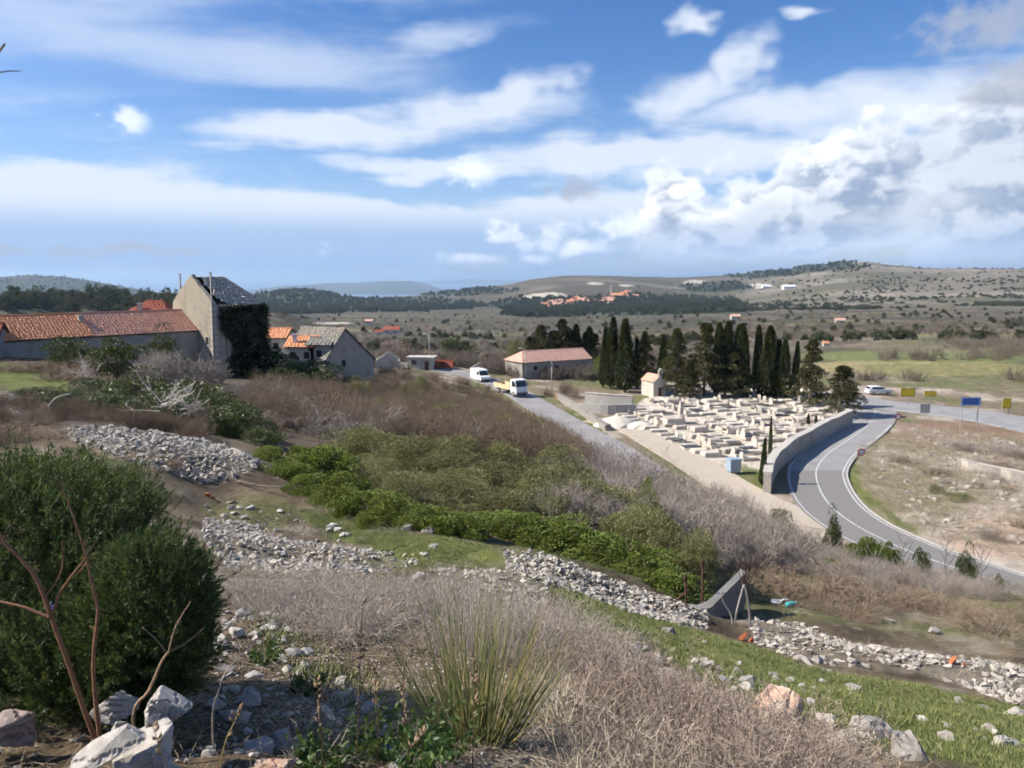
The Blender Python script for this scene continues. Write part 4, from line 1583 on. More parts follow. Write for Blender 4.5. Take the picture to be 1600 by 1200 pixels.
MB().raw([(-0.2, -0.2, ea - 0.12), (-0.2, dp, ea - 0.12), (xr, dp, ri - 0.02), (xr, -0.2, ri - 0.02), (BL + 0.2, dp, ea - 0.52), (BL + 0.2, -0.2, ea - 0.52)], [(0, 1, 2, 3), (3, 2, 4, 5)]).obj('roof_deck', DECK, bn).location.z = -0.08
window(bn, (BL * 0.36, -0.012, ea - 0.6), 0.85, 1.0, -math.pi / 2)

# ruined hut, flat-roofed hut, red wall, stump of wall by the lane
hp_ = W(606, 570, 150)
hr = thing('ruined_hut', 'pale ruined stone hut with ivy beside the flat roofed hut', 'ruin', (hp_[0], hp_[1], hp_[2]), rad(8))
MB().extrude([(-2.3, 0, -0.6), (2.3, 0, -0.6), (2.3, 0, 0.6), (1.2, 0, 1.5), (0.1, 0, 2.5), (-1.0, 0, 1.7), (-2.3, 0, 0.9)], (0, 0.5, 0)).obj('front_wall', WALL_PALE, hr)
MB().box((-2.05, 2.3, 0.1), (0.5, 3.6, 1.6)).obj('side_wall', WALL_PALE, hr)
MB().box((2.05, 2.3, 0.0), (0.5, 3.6, 1.2)).obj('side_wall', WALL_PALE, hr)
MB().extrude([(-2.3, 4.6, -0.6), (2.3, 4.6, -0.6), (2.3, 4.6, 0.9), (0.3, 4.6, 2.1), (-2.3, 4.6, 0.8)], (0, -0.5, 0)).obj('back_wall', WALL_PALE, hr)
fp = W(656, 575, 153)
ft = thing('flat_roofed_hut', 'low pale hut with flat roof and dark window beside the lane', 'hut', (fp[0], fp[1], fp[2]), rad(-6))
MB().box((0, 1.6, 0.7), (4.9, 3.2, 2.6)).obj('wall', WALL_PALE, ft)
MB().box((0.1, 1.55, 2.12), (5.7, 4.0, 0.22)).obj('roof_slab', STONE_TRIM, ft)
window(ft, (-1.2, -0.012, 1.1), 1.0, 0.8, -math.pi / 2)
MB().box((1.4, -0.03, 0.45), (0.8, 0.06, 1.8)).obj('door', SHUT, ft)
low_house('low_shed', 'low red tiled shed right of the flat roofed hut', 680, 706, 574, 563, 155, 3.4, WALL_PALE, TILE_RED, wins=0, wallh=1.5, cat='shed')
pw = W(748, 582, 158)
rw = thing('ruined_wall', 'pale pointed ruin of a wall behind the white van', 'ruin', pw, rad(5))
MB().extrude([(-2.4, 0, -1), (2.6, 0, -1), (2.6, 0, 0.4), (1.2, 0, 1.0), (0.4, 0, 2.1), (-0.8, 0, 1.5), (-2.4, 0, 0.5)], (0, 0.6, 0)).obj('wall', WALL_PALE, rw)

# long shed with pale tiled roof by the cypress row
a, b = W(816, 571, 150), W(924, 563, 158)
ls, L, D = gabled('long_shed', 'long shed with pale pink tiled roof before the cypress row', (a[0], a[1], 0), (b[0], b[1], 0), 7.0, -16.7, -14.9, -19.8, WALL_GREY, TILE_PALE, 0.45, 0.45, cat='shed', hip=(2.0, 0))
for k in range(3):
    window(ls, (L * (k + 0.6) / 3.3, -0.012, -18.0), 0.9, 0.8, -math.pi / 2)

# chapel
cx, cy, cz = on_plane(1031, 619)
ch = thing('chapel', 'small pale cemetery chapel with bell gable among the dark trees', 'chapel', (cx, cy, cz), rad(24), scale=0.6)
MB().box((0, 3, 2.0), (4.4, 6.0, 4.4)).obj('wall', WALL_PALE, ch)
MB().extrude([(-2.2, -0.2, 4.2), (2.2, -0.2, 4.2), (0, -0.2, 6.0)], (0, 0.4, 0)).obj('gable_wall', WALL_PALE, ch)
V, Fs = join_np([tile_plane((-2.5, 6.2, 4.05), (-2.5, 0.2, 4.05), (0, 0.2, 6.05), (0, 6.2, 6.05), 0.45, 0.45, 0.05, rng), tile_plane((2.5, 0.2, 4.05), (2.5, 6.2, 4.05), (0, 6.2, 6.05), (0, 0.2, 6.05), 0.45, 0.45, 0.05, rng)])
obj('roof', np_mesh('roof', V, Fs), TILE_PALE, ch)
MB().raw([(-2.45, 0.2, 4.0), (-2.45, 6.1, 4.0), (0, 6.1, 6.0), (0, 0.2, 6.0), (2.45, 6.1, 4.0), (2.45, 0.2, 4.0)], [(0, 1, 2, 3), (3, 2, 4, 5)]).obj('roof_deck', DECK, ch)
bg_ = MB()
bg_.box((-0.55, 0, 6.5), (0.3, 0.4, 1.5)).box((0.55, 0, 6.5), (0.3, 0.4, 1.5)).extrude([(-0.8, -0.22, 7.25), (0.8, -0.22, 7.25), (0, -0.22, 8.0)], (0, 0.44, 0))
bgo = bg_.obj('bell_gable', WALL_PALE, ch)
MB().tube([(0, 0, 7.1), (0, 0, 6.8), (0, 0, 6.5)], [0.08, 0.18, 0.3], 10).obj('bell', GRANITE, bgo)
MB().box((0, -0.03, 1.3), (1.1, 0.06, 2.4)).obj('door', SHUT, ch)

# ------------------------------------------------------------------ walls round the cemetery and along the lane
def wall_line(name, label, pts, h, th, m, cope=None, cat='wall'):
    root = thing(name, label, cat, pts[0])
    o = Vector(pts[0])
    P = [Vector(p) - o for p in smooth_line(pts, 4)]
    mb = MB()
    rr = np.random.default_rng(len(pts) * 7 + int(h * 10))
    hs = [h * (1 + rr.uniform(-0.05, 0.05)) for _ in P]

    def strip(z0, hh, w, mbx):
        ring = []
        for i, p in enumerate(P):
            t = P[min(i + 1, len(P) - 1)] - P[max(i - 1, 0)]
            n = Vector((t.y, -t.x, 0)).normalized() * (w / 2)
            ring.append([p + n + Vector((0, 0, z0(i))), p - n + Vector((0, 0, z0(i))), p - n + Vector((0, 0, hh(i))), p + n + Vector((0, 0, hh(i)))])
        for i in range(len(P) - 1):
            a, b = ring[i], ring[i + 1]
            for k in range(4):
                mbx.raw([a[k], b[k], b[(k + 1) % 4], a[(k + 1) % 4]], [(0, 1, 2, 3)])
        mbx.raw(ring[0], [(0, 1, 2, 3)])
        mbx.raw(ring[-1], [(0, 1, 2, 3)])
    strip(lambda i: -0.8, lambda i: hs[i], th, mb)
    mb.obj('wall_body', m, root)
    if cope:
        cb = MB()
        strip(lambda i: hs[i] + 0.003, lambda i: hs[i] + 0.12, th + 0.14, cb)
        cb.obj('coping', cope, root)
    return root


wall_line('cemetery_wall', 'curved pale stone cemetery wall beside the road bend', plane_line([(1198, 770), (1203, 750), (1214, 732), (1238, 712), (1270, 692), (1300, 676), (1328, 662)]), 1.9, 0.7, WALL_CEM, STONE_TRIM)
wall_line('boundary_wall', 'grey concrete wall with square end between lane and cemetery', plane_line([(915, 628), (945, 631), (988, 634)]), 1.5, 0.5, paint('old_concrete', (0.36, 0.345, 0.32), 0.9, grime=0.6, scale=0.8), STONE_TRIM)
wall_line('boundary_wall', 'lower grey wall before the square ended concrete wall', plane_line([(912, 642), (950, 646), (992, 645)]), 1.3, 0.5, paint('old_concrete', (0.36, 0.345, 0.32)), None)
wall_line('drystone_wall', 'low tumbled stone wall along the green verge of the lane', plane_line([(872, 622), (905, 642), (930, 660), (950, 672)]), 0.7, 0.8, WALL_DRY)
wall_line('guard_rail', 'low rusty rail along the far side of the lane', plane_line([(846, 612), (868, 622), (888, 632)]), 0.6, 0.12, paint('rusty_rail', (0.25, 0.16, 0.11), 0.8, grime=0.5))
wall_line('terrace_wall', 'pale stone terrace wall across the waste ground right of the road', plane_line([(1500, 728), (1540, 738), (1600, 750), (1700, 770)]), 0.8, 0.9, LIME)

# ------------------------------------------------------------------ graves
def grave_meshes():
    m = {}
    m['plinth'] = MB().box((0, 0, 0.16), (2.5, 1.5, 0.5)).mesh('plinth')
    m['slab'] = MB().box((0, 0, 0.52), (2.25, 1.25, 0.2), taper=0.96).mesh('slab')
    m['high'] = MB().box((0, 0, 0.35), (2.7, 1.9, 0.9)).mesh('plinth')
    m['hslab'] = MB().box((0, 0, 0.87), (2.5, 1.7, 0.14), taper=0.97).mesh('slab')
    prof = [(1.12, -0.5, 0.4), (1.12, 0.5, 0.4), (1.12, 0.5, 1.25), (1.12, 0.3, 1.5), (1.12, 0, 1.6), (1.12, -0.3, 1.5), (1.12, -0.5, 1.25)]
    m['head'] = MB().extrude(prof, (0.16, 0, 0)).mesh('headstone')
    c = MB()
    c.box((1.2, 0, 0.9), (0.14, 0.14, 1.5)).box((1.2, 0, 1.32), (0.13, 0.62, 0.13))
    m['cross'] = c.mesh('cross')
    m['block'] = MB().box((1.15, 0, 0.85), (0.4, 1.3, 1.0)).mesh('headstone')
    m['vase'] = MB().tube([(0.85, 0.4, 0.6), (0.85, 0.4, 0.72), (0.85, 0.4, 0.85)], [0.06, 0.1, 0.08], 8).mesh('vase')
    m['obelisk'] = MB().box((1.1, 0, 1.7), (0.55, 0.55, 3.0), taper=0.7).mesh('obelisk')
    return m


GM = grave_meshes()
GKIND = [('pale marble grave with low slab and rounded headstone', [('plinth', MARBLE2), ('slab', MARBLE), ('head', MARBLE), ('vase', MARBLE)]),
         ('pale grave with dark granite cover slab and headstone', [('plinth', MARBLE), ('slab', GRANITE), ('head', MARBLE)]),
         ('pale stone grave with low slab and upright cross', [('plinth', MARBLE), ('slab', MARBLE2), ('cross', MARBLE)]),
         ('high pale family vault with square head block', [('high', MARBLE), ('hslab', MARBLE), ('block', MARBLE2)]),
         ('low flat pale grave slab', [('plinth', MARBLE2), ('slab', MARBLE)])]
_cache = {}


def place_grave(x, y, rz, kind, label=None, group=None, sc=1.0):
    lab, parts = GKIND[kind]
    root = thing('grave', label or lab + ' in the cemetery', 'grave', (x, y, VAL - 0.1), rz, group or ('cemetery graves: ' + lab), sc)
    for key, m in parts:
        k = (key, m.name)
        if k not in _cache:
            me = GM[key].copy()
            me.materials.append(m)
            _cache[k] = me
        nm = {'plinth': 'plinth', 'high': 'plinth', 'slab': 'cover_slab', 'hslab': 'cover_slab', 'head': 'headstone', 'block': 'headstone', 'cross': 'cross', 'vase': 'vase', 'obelisk': 'obelisk'}[key]
        obj(nm, _cache[k], None, root)
    return root


pa, pb = np.array(on_plane(985, 662)[:2]), np.array(on_plane(1135, 735)[:2])
adir = (pb - pa) / np.linalg.norm(pb - pa)
bdir = np.array([-adir[1], adir[0]])
if bdir[0] < 0:
    bdir = -bdir
ANG = math.atan2(bdir[1], bdir[0])
rg = np.random.default_rng(21)
GRAVES = []
for i in range(-14, 28):
    for j in range(0, 16):
        p = pa + adir * (i * 2.0) + bdir * (1.4 + j * 3.0 + (0.7 if j % 2 else 0))
        p = p + rg.normal(0, 0.22, 2)
        u, v = pxof((p[0], p[1], VAL))
        if not in_poly(np.array([u]), np.array([v]), CEM_PX)[0] or rg.random() < 0.12:
            continue
        if 985 < u < 1040 and v < 640 and rg.random() < 0.6:
            continue
        if math.hypot(p[0] - on_plane(1031, 619)[0], p[1] - on_plane(1031, 619)[1] - 1.5) < 5.5:
            continue
        if 1130 < u < 1195 and v > 722:
            continue
        k = int(rg.choice(5, p=[0.20, 0.20, 0.14, 0.16, 0.30]))
        GRAVES.append((j, -i, p[0], p[1], ANG + rg.normal(0, 0.07) + (math.pi if j % 2 else 0), k, rg.uniform(0.66, 0.98)))
rows_ = sorted({g[0] for g in GRAVES})
short = ['rounded headstone grave', 'dark topped grave', 'grave with cross', 'high family vault', 'low flat grave slab']
for j in rows_:
    for q, g in enumerate(sorted([g for g in GRAVES if g[0] == j], key=lambda g: g[1])[::-1][::-1]):
        place_grave(g[2], g[3], g[4], g[5], 'pale %s, %s row from the gravel path, %s from the near end' % (short[g[5]], ORD[rows_.index(j)], ORD[min(q, 25)]), 'graves in the cemetery', (g[6], g[6], g[6] * 0.76))
p = on_plane(1052, 662)
ob = place_grave(p[0], p[1], ANG, 3, 'white grave with the tallest upright pillar, at the path side of the cemetery')
obj('obelisk', GM['obelisk'], MARBLE, ob)
p = on_plane(1146, 738)
lb_ = thing('waste_bin', 'pale blue waste bin on the grass at the cemetery corner', 'bin', p, 0.2)
BLUEBIN = paint('blue_plastic', (0.27, 0.36, 0.45), 0.6)
MB().box((0, 0, 0.75), (1.1, 0.9, 1.2), taper=1.1).obj('body', BLUEBIN, lb_)
MB().box((0, 0, 1.42), (1.25, 1.05, 0.12)).obj('lid', BLUEBIN, lb_)
for x in (-0.4, 0.4):
    MB().tube([(x, -0.4, 0.08), (x, 0.4, 0.08)], 0.08, 8).obj('wheel', GRANITE, lb_)
for u, v, lab, s_ in ((965, 664, 'pale heap of gravel left of the graves', 1.0), (1002, 668, 'smaller pale heap of gravel at the path edge', 0.7)):
    p = on_plane(u, v)
    mb = MB()
    rr_ = np.random.default_rng(int(u))
    ring = [(math.cos(2 * math.pi * k / 14), math.sin(2 * math.pi * k / 14)) for k in range(14)]
    rows = [(3.4, -0.2), (2.7, 0.35), (1.8, 0.8), (0.8, 1.15), (0.15, 1.25)]
    vs = [(a * rr * s_ * rr_.uniform(0.85, 1.15), b * rr * 0.8 * s_ * rr_.uniform(0.85, 1.15), zz * s_) for rr, zz in rows for a, b in ring]
    fs = [(r0 * 14 + k, r0 * 14 + (k + 1) % 14, r0 * 14 + 14 + (k + 1) % 14, r0 * 14 + 14 + k) for r0 in range(4) for k in range(14)] + [tuple(range(56, 70))]
    tag(mb.raw(vs, fs).obj('gravel_heap', gravel_mat('heap_gravel', (0.48, 0.43, 0.36), (0.66, 0.61, 0.53)), loc=p), lab, 'heap')

# ------------------------------------------------------------------ vehicles
GLASS = mat('car_glass', lambda t: pbr(t, (0.02, 0.03, 0.035), 0.08, spec=0.6))
RUBBER = paint('rubber', (0.02, 0.02, 0.02), 0.8, grime=0.2)
RIMM = paint('wheel_rim', (0.5, 0.5, 0.5), 0.35, 0.6)
LAMP = paint('lamp_lens', (0.75, 0.75, 0.72), 0.2, grime=0.0)
RLAMP = paint('tail_lens', (0.45, 0.02, 0.02), 0.3, grime=0.0)


def wheel(parent, x, y, r, w=0.2):
    wq = MB().tube([(x, y - w / 2, r), (x, y - w * 0.3, r), (x, y + w * 0.3, r), (x, y + w / 2, r)], [r * 0.9, r, r, r * 0.9], 16).obj('wheel', RUBBER, parent)
    sgn = 1 if y > 0 else -1
    MB().tube([(x, y + sgn * w * 0.45, r), (x, y + sgn * (w / 2 + 0.012), r)], r * 0.6, 12).obj('rim', RIMM, wq)
    return wq


def profile_body(name, prof, half, m, parent, inset=0.0, top_from=None):
    """side profile (x, z) swept across the car; points above top_from lean inwards"""
    mb = MB()
    n = len(prof)

    def y_at(z):
        return half - (inset * max(0, z - top_from) if top_from is not None else 0)
    L = [(x, -y_at(z), z) for x, z in prof]
    Rr = [(x, y_at(z), z) for x, z in prof]
    mb.raw(L + Rr, [tuple(range(n)), tuple(range(n, 2 * n))[::-1]] + [((i + 1) % n, i, n + i, n + (i + 1) % n) for i in range(n)])
    return mb.obj(name, m, parent)


def hatchback(label, loc, rz, paintm):
    r = thing('parked_car', label, 'car', loc, rz)
    body = [(-2.0, 0.32), (-2.05, 0.6), (-1.95, 0.88), (-1.2, 0.95), (1.35, 0.95), (2.0, 0.82), (2.1, 0.55), (2.05, 0.3)]
    profile_body('body', body, 0.84, paintm, r)
    cab = [(-1.95, 0.93), (-1.65, 1.38), (-1.2, 1.46), (0.1, 1.46), (0.45, 1.38), (1.25, 0.94)]
    profile_body('cabin', cab, 0.80, paintm, r, 0.35, 0.95)
    for s in (-1, 1):
        MB().raw([(-1.55, s * 0.80, 1.0), (0.98, s * 0.80, 1.0), (0.35, s * 0.70, 1.34), (-1.4, s * 0.70, 1.36)], [(0, 1, 2, 3)]).obj('side_window', GLASS, r)
        for x in (-1.25, 1.3):
            wheel(r, x, s * 0.76, 0.31)
        MB().box((2.05, s * 0.6, 0.68), (0.1, 0.36, 0.14)).obj('headlight', LAMP, r)
        MB().box((-2.02, s * 0.66, 0.78), (0.08, 0.25, 0.2)).obj('tail_light', RLAMP, r)
        MB().box((0.75, s * 0.92, 0.98), (0.12, 0.18, 0.12)).obj('mirror', paintm, r)
    MB().raw([(1.21, -0.7, 0.99), (1.21, 0.7, 0.99), (0.49, 0.62, 1.375), (0.49, -0.62, 1.375)], [(0, 1, 2, 3)]).obj('windscreen', GLASS, r)
    MB().raw([(-1.93, -0.7, 1.0), (-1.93, 0.7, 1.0), (-1.69, 0.6, 1.34), (-1.69, -0.6, 1.34)], [(0, 1, 2, 3)]).obj('rear_window', GLASS, r)
    return r


def delivery_van(label, loc, rz):
    r = thing('van', label, 'van', loc, rz)
    prof = [(-2.5, 0.35), (-2.52, 1.2), (-2.45, 2.3), (1.2, 2.35), (1.45, 2.2), (2.0, 1.25), (2.6, 1.05), (2.7, 0.6), (2.68, 0.35)]
    profile_body('body', prof, 0.98, WHITE, r, 0.06, 1.1)
    MB().raw([(1.52, -0.82, 2.1), (1.52, 0.82, 2.1), (2.03, 0.88, 1.28), (2.03, -0.88, 1.28)], [(0, 1, 2, 3)]).obj('windscreen', GLASS, r)
    for s in (-1, 1):
        MB().raw([(0.5, s * 0.972, 1.3), (1.75, s * 0.972, 1.3), (1.4, s * 0.93, 2.0), (0.5, s * 0.93, 2.0)], [(0, 1, 2, 3)]).obj('side_window', GLASS, r)
        for x in (-1.6, 1.75):
            wheel(r, x, s * 0.9, 0.36, 0.24)
        MB().box((2.64, s * 0.75, 0.85), (0.12, 0.35, 0.22)).obj('headlight', LAMP, r)
        MB().box((-2.52, s * 0.86, 1.2), (0.06, 0.14, 0.5)).obj('tail_light', RLAMP, r)
        MB().raw([(-2.515, s * 0.1, 1.3), (-2.515, s * 0.8, 1.3), (-2.485, s * 0.8, 1.95), (-2.485, s * 0.1, 1.95)], [(0, 1, 2, 3)]).obj('rear_window', GLASS, r)
    MB().box((2.7, 0, 0.45), (0.12, 1.8, 0.22)).obj('bumper', RUBBER, r)
    return r


def lorry(label, loc, rz):
    r = thing('truck', label, 'truck', loc, rz)
    MB().box((-1.2, 0, 0.75), (6.0, 0.9, 0.3)).obj('chassis', RUBBER, r)
    cab = [(1.3, 0.55), (1.3, 2.75), (1.6, 2.85), (2.7, 2.75), (3.0, 1.6), (3.1, 1.0), (3.08, 0.5)]
    profile_body('cab', cab, 1.1, WHITE, r, 0.03, 1.6)
    MB().raw([(2.76, -0.95, 2.6), (2.76, 0.95, 2.6), (3.03, 1.0, 1.65), (3.03, -1.0, 1.65)], [(0, 1, 2, 3)]).obj('windscreen', GLASS, r)
    for s in (-1, 1):
        MB().raw([(1.75, s * 1.108, 1.65), (2.8, s * 1.108, 1.65), (2.55, s * 1.08, 2.55), (1.75, s * 1.08, 2.55)], [(0, 1, 2, 3)]).obj('side_window', GLASS, r)
        MB().box((3.08, s * 0.8, 0.95), (0.1, 0.35, 0.22)).obj('headlight', LAMP, r)
        MB().box((2.9, s * 1.28, 2.0), (0.1, 0.2, 0.45)).obj('mirror', RUBBER, r)
        for x in (2.2, -2.6):
            wheel(r, x, s * 0.98, 0.46, 0.28)
    MB().box((3.1, 0, 0.62), (0.14, 2.1, 0.3)).obj('bumper', paint('grey_plastic', (0.15, 0.15, 0.15), 0.6), r)
    SAND = paint('sand_paint', (0.62, 0.50, 0.30), 0.6, grime=0.5)
    MB().box((-1.5, 0, 1.0), (5.2, 2.2, 0.14)).obj('load_bed', SAND, r)
    for s in (-1, 1):
        MB().box((-1.5, s * 1.06, 1.4), (5.2, 0.08, 0.65)).obj('side_board', SAND, r)
    MB().box((-4.06, 0, 1.4), (0.08, 2.04, 0.65)).obj('tail_board', SAND, r)
    MB().box((1.06, 0, 1.9), (0.08, 2.04, 1.6)).obj('head_board', SAND, r)
    return r


p = on_plane(797, 616, -19.75)
lorry('white cabbed truck with sandy load bed on the lane', (p[0] + 0.3, p[1] - 1.0, -19.62), rad(-58))
p = W(750, 597, 147)
delivery_van('white van on the lane behind the truck', (p[0], p[1], p[2] + 0.25), rad(-64))
p = on_plane(1376, 617)
hatchback('white car parked beyond the road junction', (p[0], p[1] + 1, VAL - 0.05), rad(4), WHITE)
p = G(36, 549, 40, 90)
hatchback('blue car parked beside the tin shed', (p.x - 1.2, p.y + 1, p.z + 0.1), rad(25), paint('blue_paint', (0.10, 0.15, 0.30), 0.3, grime=0.2))

# ------------------------------------------------------------------ signs and lamps
GALV = paint('galvanised', (0.45, 0.46, 0.47), 0.5, 0.5, 0.3)
YEL = paint('sign_yellow', (0.80, 0.56, 0.03), 0.5, grime=0.15)
BLU = paint('sign_blue', (0.04, 0.15, 0.46), 0.5, grime=0.15)


def sign(name, label, u, vb, vt, vplate, w, h, face, back=GALV, two=False, rz=0.0, rim=None):
    p = on_plane(u, vb)
    d = p[1]
    H = W(u, vt, d)[2] - VAL
    zc = W(u, vplate, d)[2] - VAL
    r = thing(name, label, 'sign', (p[0], p[1], VAL - 0.1), rz)
    for x in ((-w * 0.42, w * 0.42) if two else (0,)):
        MB().tube([(x, 0, -0.3), (x, 0, H)], 0.07, 8).obj('post', GALV, r)
    pl = MB().box((0, -0.11, zc), (w, 0.05, h)).obj('plate', face, r)
    MB().box((0, -0.075, zc), (w * 0.98, 0.018, h * 0.98)).obj('back', back, pl)
    if rim:
        for zz in (-1, 1):
            MB().box((0, -0.141, zc + zz * h * 0.43), (w * 0.94, 0.012, h * 0.05)).obj('border_strip', rim, pl)
        for xx in (-1, 1):
            MB().box((xx * w * 0.455, -0.141, zc), (h * 0.05, 0.012, h * 0.80)).obj('border_strip', rim, pl)
    return r


sign('road_sign', 'large yellow direction sign beyond the junction', 1417, 632, 603, 612, 2.3, 1.35, YEL, rim=GRANITE)
sign('road_sign', 'smaller yellow sign right of the large yellow one', 1452, 632, 607, 614, 1.9, 0.85, YEL, rim=GRANITE)
sign('road_sign', 'blue sign on two tall white posts above the red earth bank', 1513, 668, 618, 626, 2.6, 1.15, BLU, two=True, rim=WHITE)
sign('road_sign', 'upright yellow sign on two legs near the right edge', 1571, 645, 620, 629, 1.25, 1.5, YEL, two=True, rim=GRANITE)
sign('road_sign', 'grey back of a square sign on the junction island', 1444, 652, 629, 637, 1.4, 1.3, GALV)


def round_sign(label, u, vb, vp):
    p = on_plane(u, vb)
    r = thing('round_sign', label, 'sign', (p[0], p[1], VAL - 0.1), 0.1)
    zc = W(u, vp, p[1])[2] - VAL
    MB().tube([(0, 0, -0.3), (0, 0, zc + 0.3)], 0.04, 8).obj('post', GALV, r)
    RED = paint('sign_red', (0.55, 0.03, 0.03), 0.5, grime=0.1)
    q = MB().tube([(0, -0.06, zc), (0, -0.09, zc)], 0.42, 20).obj('plate', RED, r)
    MB().tube([(0, -0.092, zc), (0, -0.1, zc)], 0.30, 20).obj('disc', WHITE, q)


round_sign('round red bordered sign where the road meets the junction', 1402, 662, 650)
round_sign('round red bordered sign on the inside of the road bend', 1344, 722, 705)


def lamp_post(label, u, vb, vt, d, arm):
    p = W(u, vb, d)
    H = W(u, vt, d)[2] - p[2]
    r = thing('street_lamp', label, 'street lamp', p)
    MB().tube([(0, 0, -0.6), (0, 0, H * 0.5), (0, 0, H)], [0.11, 0.09, 0.07], 8).obj('post', GALV, r, True)
    MB().tube([(0, 0, H), (arm * 0.5, 0, H + 0.25), (arm, 0, H + 0.28)], 0.05, 6).obj('arm', GALV, r)
    MB().box((arm * 1.25, 0, H + 0.26), (abs(arm) * 0.7, 0.3, 0.16)).obj('lamp_head', WHITE, r)


lamp_post('street lamp standing behind the flat roofed hut', 671, 560, 523, 165, -0.9)
lamp_post('street lamp at the left end of the long pale shed', 821, 588, 546, 150, -0.9)
lamp_post('street lamp beside the lane before the long pale shed', 862, 610, 566, 136, -0.9)

# ------------------------------------------------------------------ far houses on the plain and the hill village
def far_house(label, u, v, w, h, d, roofm, group=None, rz=None, name='far_house', wallm=None, hip=0):
    p = G(u, v, d * 0.5, d * 1.6)
    dd = p.y
    Wm, Hm = w * dd / F, h * dd / F
    rr = 0.0 if rz is None else rz
    root = thing(name, label, 'house', p, rr, group)
    D = Wm * 0.6
    wh = Hm * 0.62
    MB().box((0, D / 2, wh / 2 - 0.5), (Wm, D, wh + 1)).obj('wall', wallm or WALL_PALE, root)
    MB().raw([(-Wm * 0.54, -D * 0.06, wh * 0.97), (Wm * 0.54, -D * 0.06, wh * 0.97), (Wm * 0.54 - hip * Wm, D / 2, Hm), (-Wm * 0.54 + hip * Wm, D / 2, Hm), (-Wm * 0.54, D * 1.06, wh * 0.97), (Wm * 0.54, D * 1.06, wh * 0.97)],
             [(0, 1, 2, 3), (5, 4, 3, 2), (4, 0, 3), (1, 5, 2), (0, 4, 5, 1)]).obj('roof', roofm, root)
    n = max(1, int(Wm / 4))
    if w > 7:
        for k in range(n):
            MB().box((-Wm / 2 + Wm * (k + 0.5) / n, -0.03, wh * 0.55), (Wm * 0.13 / max(1, n / 2), 0.06, wh * 0.3)).obj('window', DARK, root)
    return root


far_house('red roofed farmhouse alone on the plain, longer part', 611, 523, 26, 13, 450, TILE_RED, hip=0.06)
far_house('red roofed farmhouse alone on the plain, left wing', 592, 524, 13, 9, 440, TILE_RED)
far_house('small pale house with reddish roof out on the scrub plain', 576, 506, 12, 7, 700, TILE_PALE)
far_house('pale house standing alone below the stony hill', 1150, 499, 14, 8, 900, TILE_PALE)
far_house('small pale pink house at the foot of the right hill', 1314, 506, 14, 9, 800, TILE_PALE)
far_house('small orange house by the bend of the far road', 1291, 541, 9, 8, 330, TILE_OR)
far_house('white long barn high on the hill above the cypresses', 1234, 452, 18, 7, 2000, WHITE, wallm=WHITE)
far_house('white shed on the stony hill left of the long barn', 1198, 451, 12, 6, 2000, WHITE, wallm=WHITE)
rv = np.random.default_rng(17)
VH = 'houses of the hill village'
for k in range(54):
    tt = rv.random()
    u = 850 + tt * 150
    v = 478 - 13 * tt - (u > 955) * 2 + rv.normal(0, 2.6)
    far_house('tiny orange roofed house in the far hill village', u, v, rv.uniform(5.5, 10.5), rv.uniform(4.5, 7.5), 2000, [TILE_OR, TILE_PALE, TILE_PK][k % 3], VH, rv.normal(0, 0.4), name='village_house')
p = G(955, 464, 1500, 2600)
tw_ = thing('church_tower', 'pale church tower rising above the hill village roofs', 'tower', p)
MB().box((0, 0, 10), (5, 5, 24)).obj('shaft', WALL_PALE, tw_)
MB().box((0, 0, 22.5), (5.6, 5.6, 0.8)).obj('cornice', STONE_TRIM, tw_)
MB().raw([(-2.5, -2.5, 23), (2.5, -2.5, 23), (2.5, 2.5, 23), (-2.5, 2.5, 23), (0, 0, 30)], [(0, 1, 4), (1, 2, 4), (2, 3, 4), (3, 0, 4)]).obj('spire', STONE_TRIM, tw_)
far_house('long orange roofed church beside the tower of the hill village', 964, 466, 16, 8, 2100, TILE_OR, name='church')


# ------------------------------------------------------------------ leaf colours
L_CYP = leaf_mat('cypress_leaf', (0.042, 0.060, 0.027), (0.078, 0.096, 0.040), (0.14, 0.142, 0.060), 0.12, 0.7, 0.15)
L_CON = leaf_mat('conifer_leaf', (0.050, 0.058, 0.027), (0.096, 0.094, 0.042), (0.165, 0.13, 0.062), 0.12, 0.7, 0.15)
L_OLV = leaf_mat('grey_green_leaf', (0.15, 0.16, 0.065), (0.225, 0.22, 0.10), (0.32, 0.30, 0.165), 0.25, 0.6, 0.25)
L_GRN = leaf_mat('fresh_green_leaf', (0.10, 0.145, 0.028), (0.155, 0.205, 0.042), (0.23, 0.255, 0.07), 0.3, 0.6, 0.2)
L_DRK = leaf_mat('dark_green_leaf', (0.045, 0.068, 0.020), (0.072, 0.10, 0.028), (0.115, 0.14, 0.042), 0.25, 0.45, 0.4)
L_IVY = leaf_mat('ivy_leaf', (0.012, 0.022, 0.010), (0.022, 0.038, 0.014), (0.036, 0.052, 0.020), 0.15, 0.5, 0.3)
L_BLO = leaf_mat('almond_blossom', (0.50, 0.38, 0.37), (0.42, 0.31, 0.30), (0.30, 0.22, 0.20), 0.3, 0.8, 0.1)
T_BRN = twig_mat('brown_twigs', (0.19, 0.138, 0.092), (0.28, 0.215, 0.155), (0.135, 0.094, 0.06))
T_GRY = twig_mat('grey_twigs', (0.29, 0.245, 0.21), (0.38, 0.335, 0.295), (0.20, 0.165, 0.14))
T_PAL = twig_mat('pale_deadwood', (0.50, 0.46, 0.41), (0.58, 0.54, 0.49), (0.40, 0.36, 0.32))
T_BARK = twig_mat('bark', (0.12, 0.095, 0.075), (0.17, 0.14, 0.11))
T_FAR = twig_mat('far_scrub', (0.16, 0.128, 0.10), (0.22, 0.18, 0.145), (0.13, 0.112, 0.08))


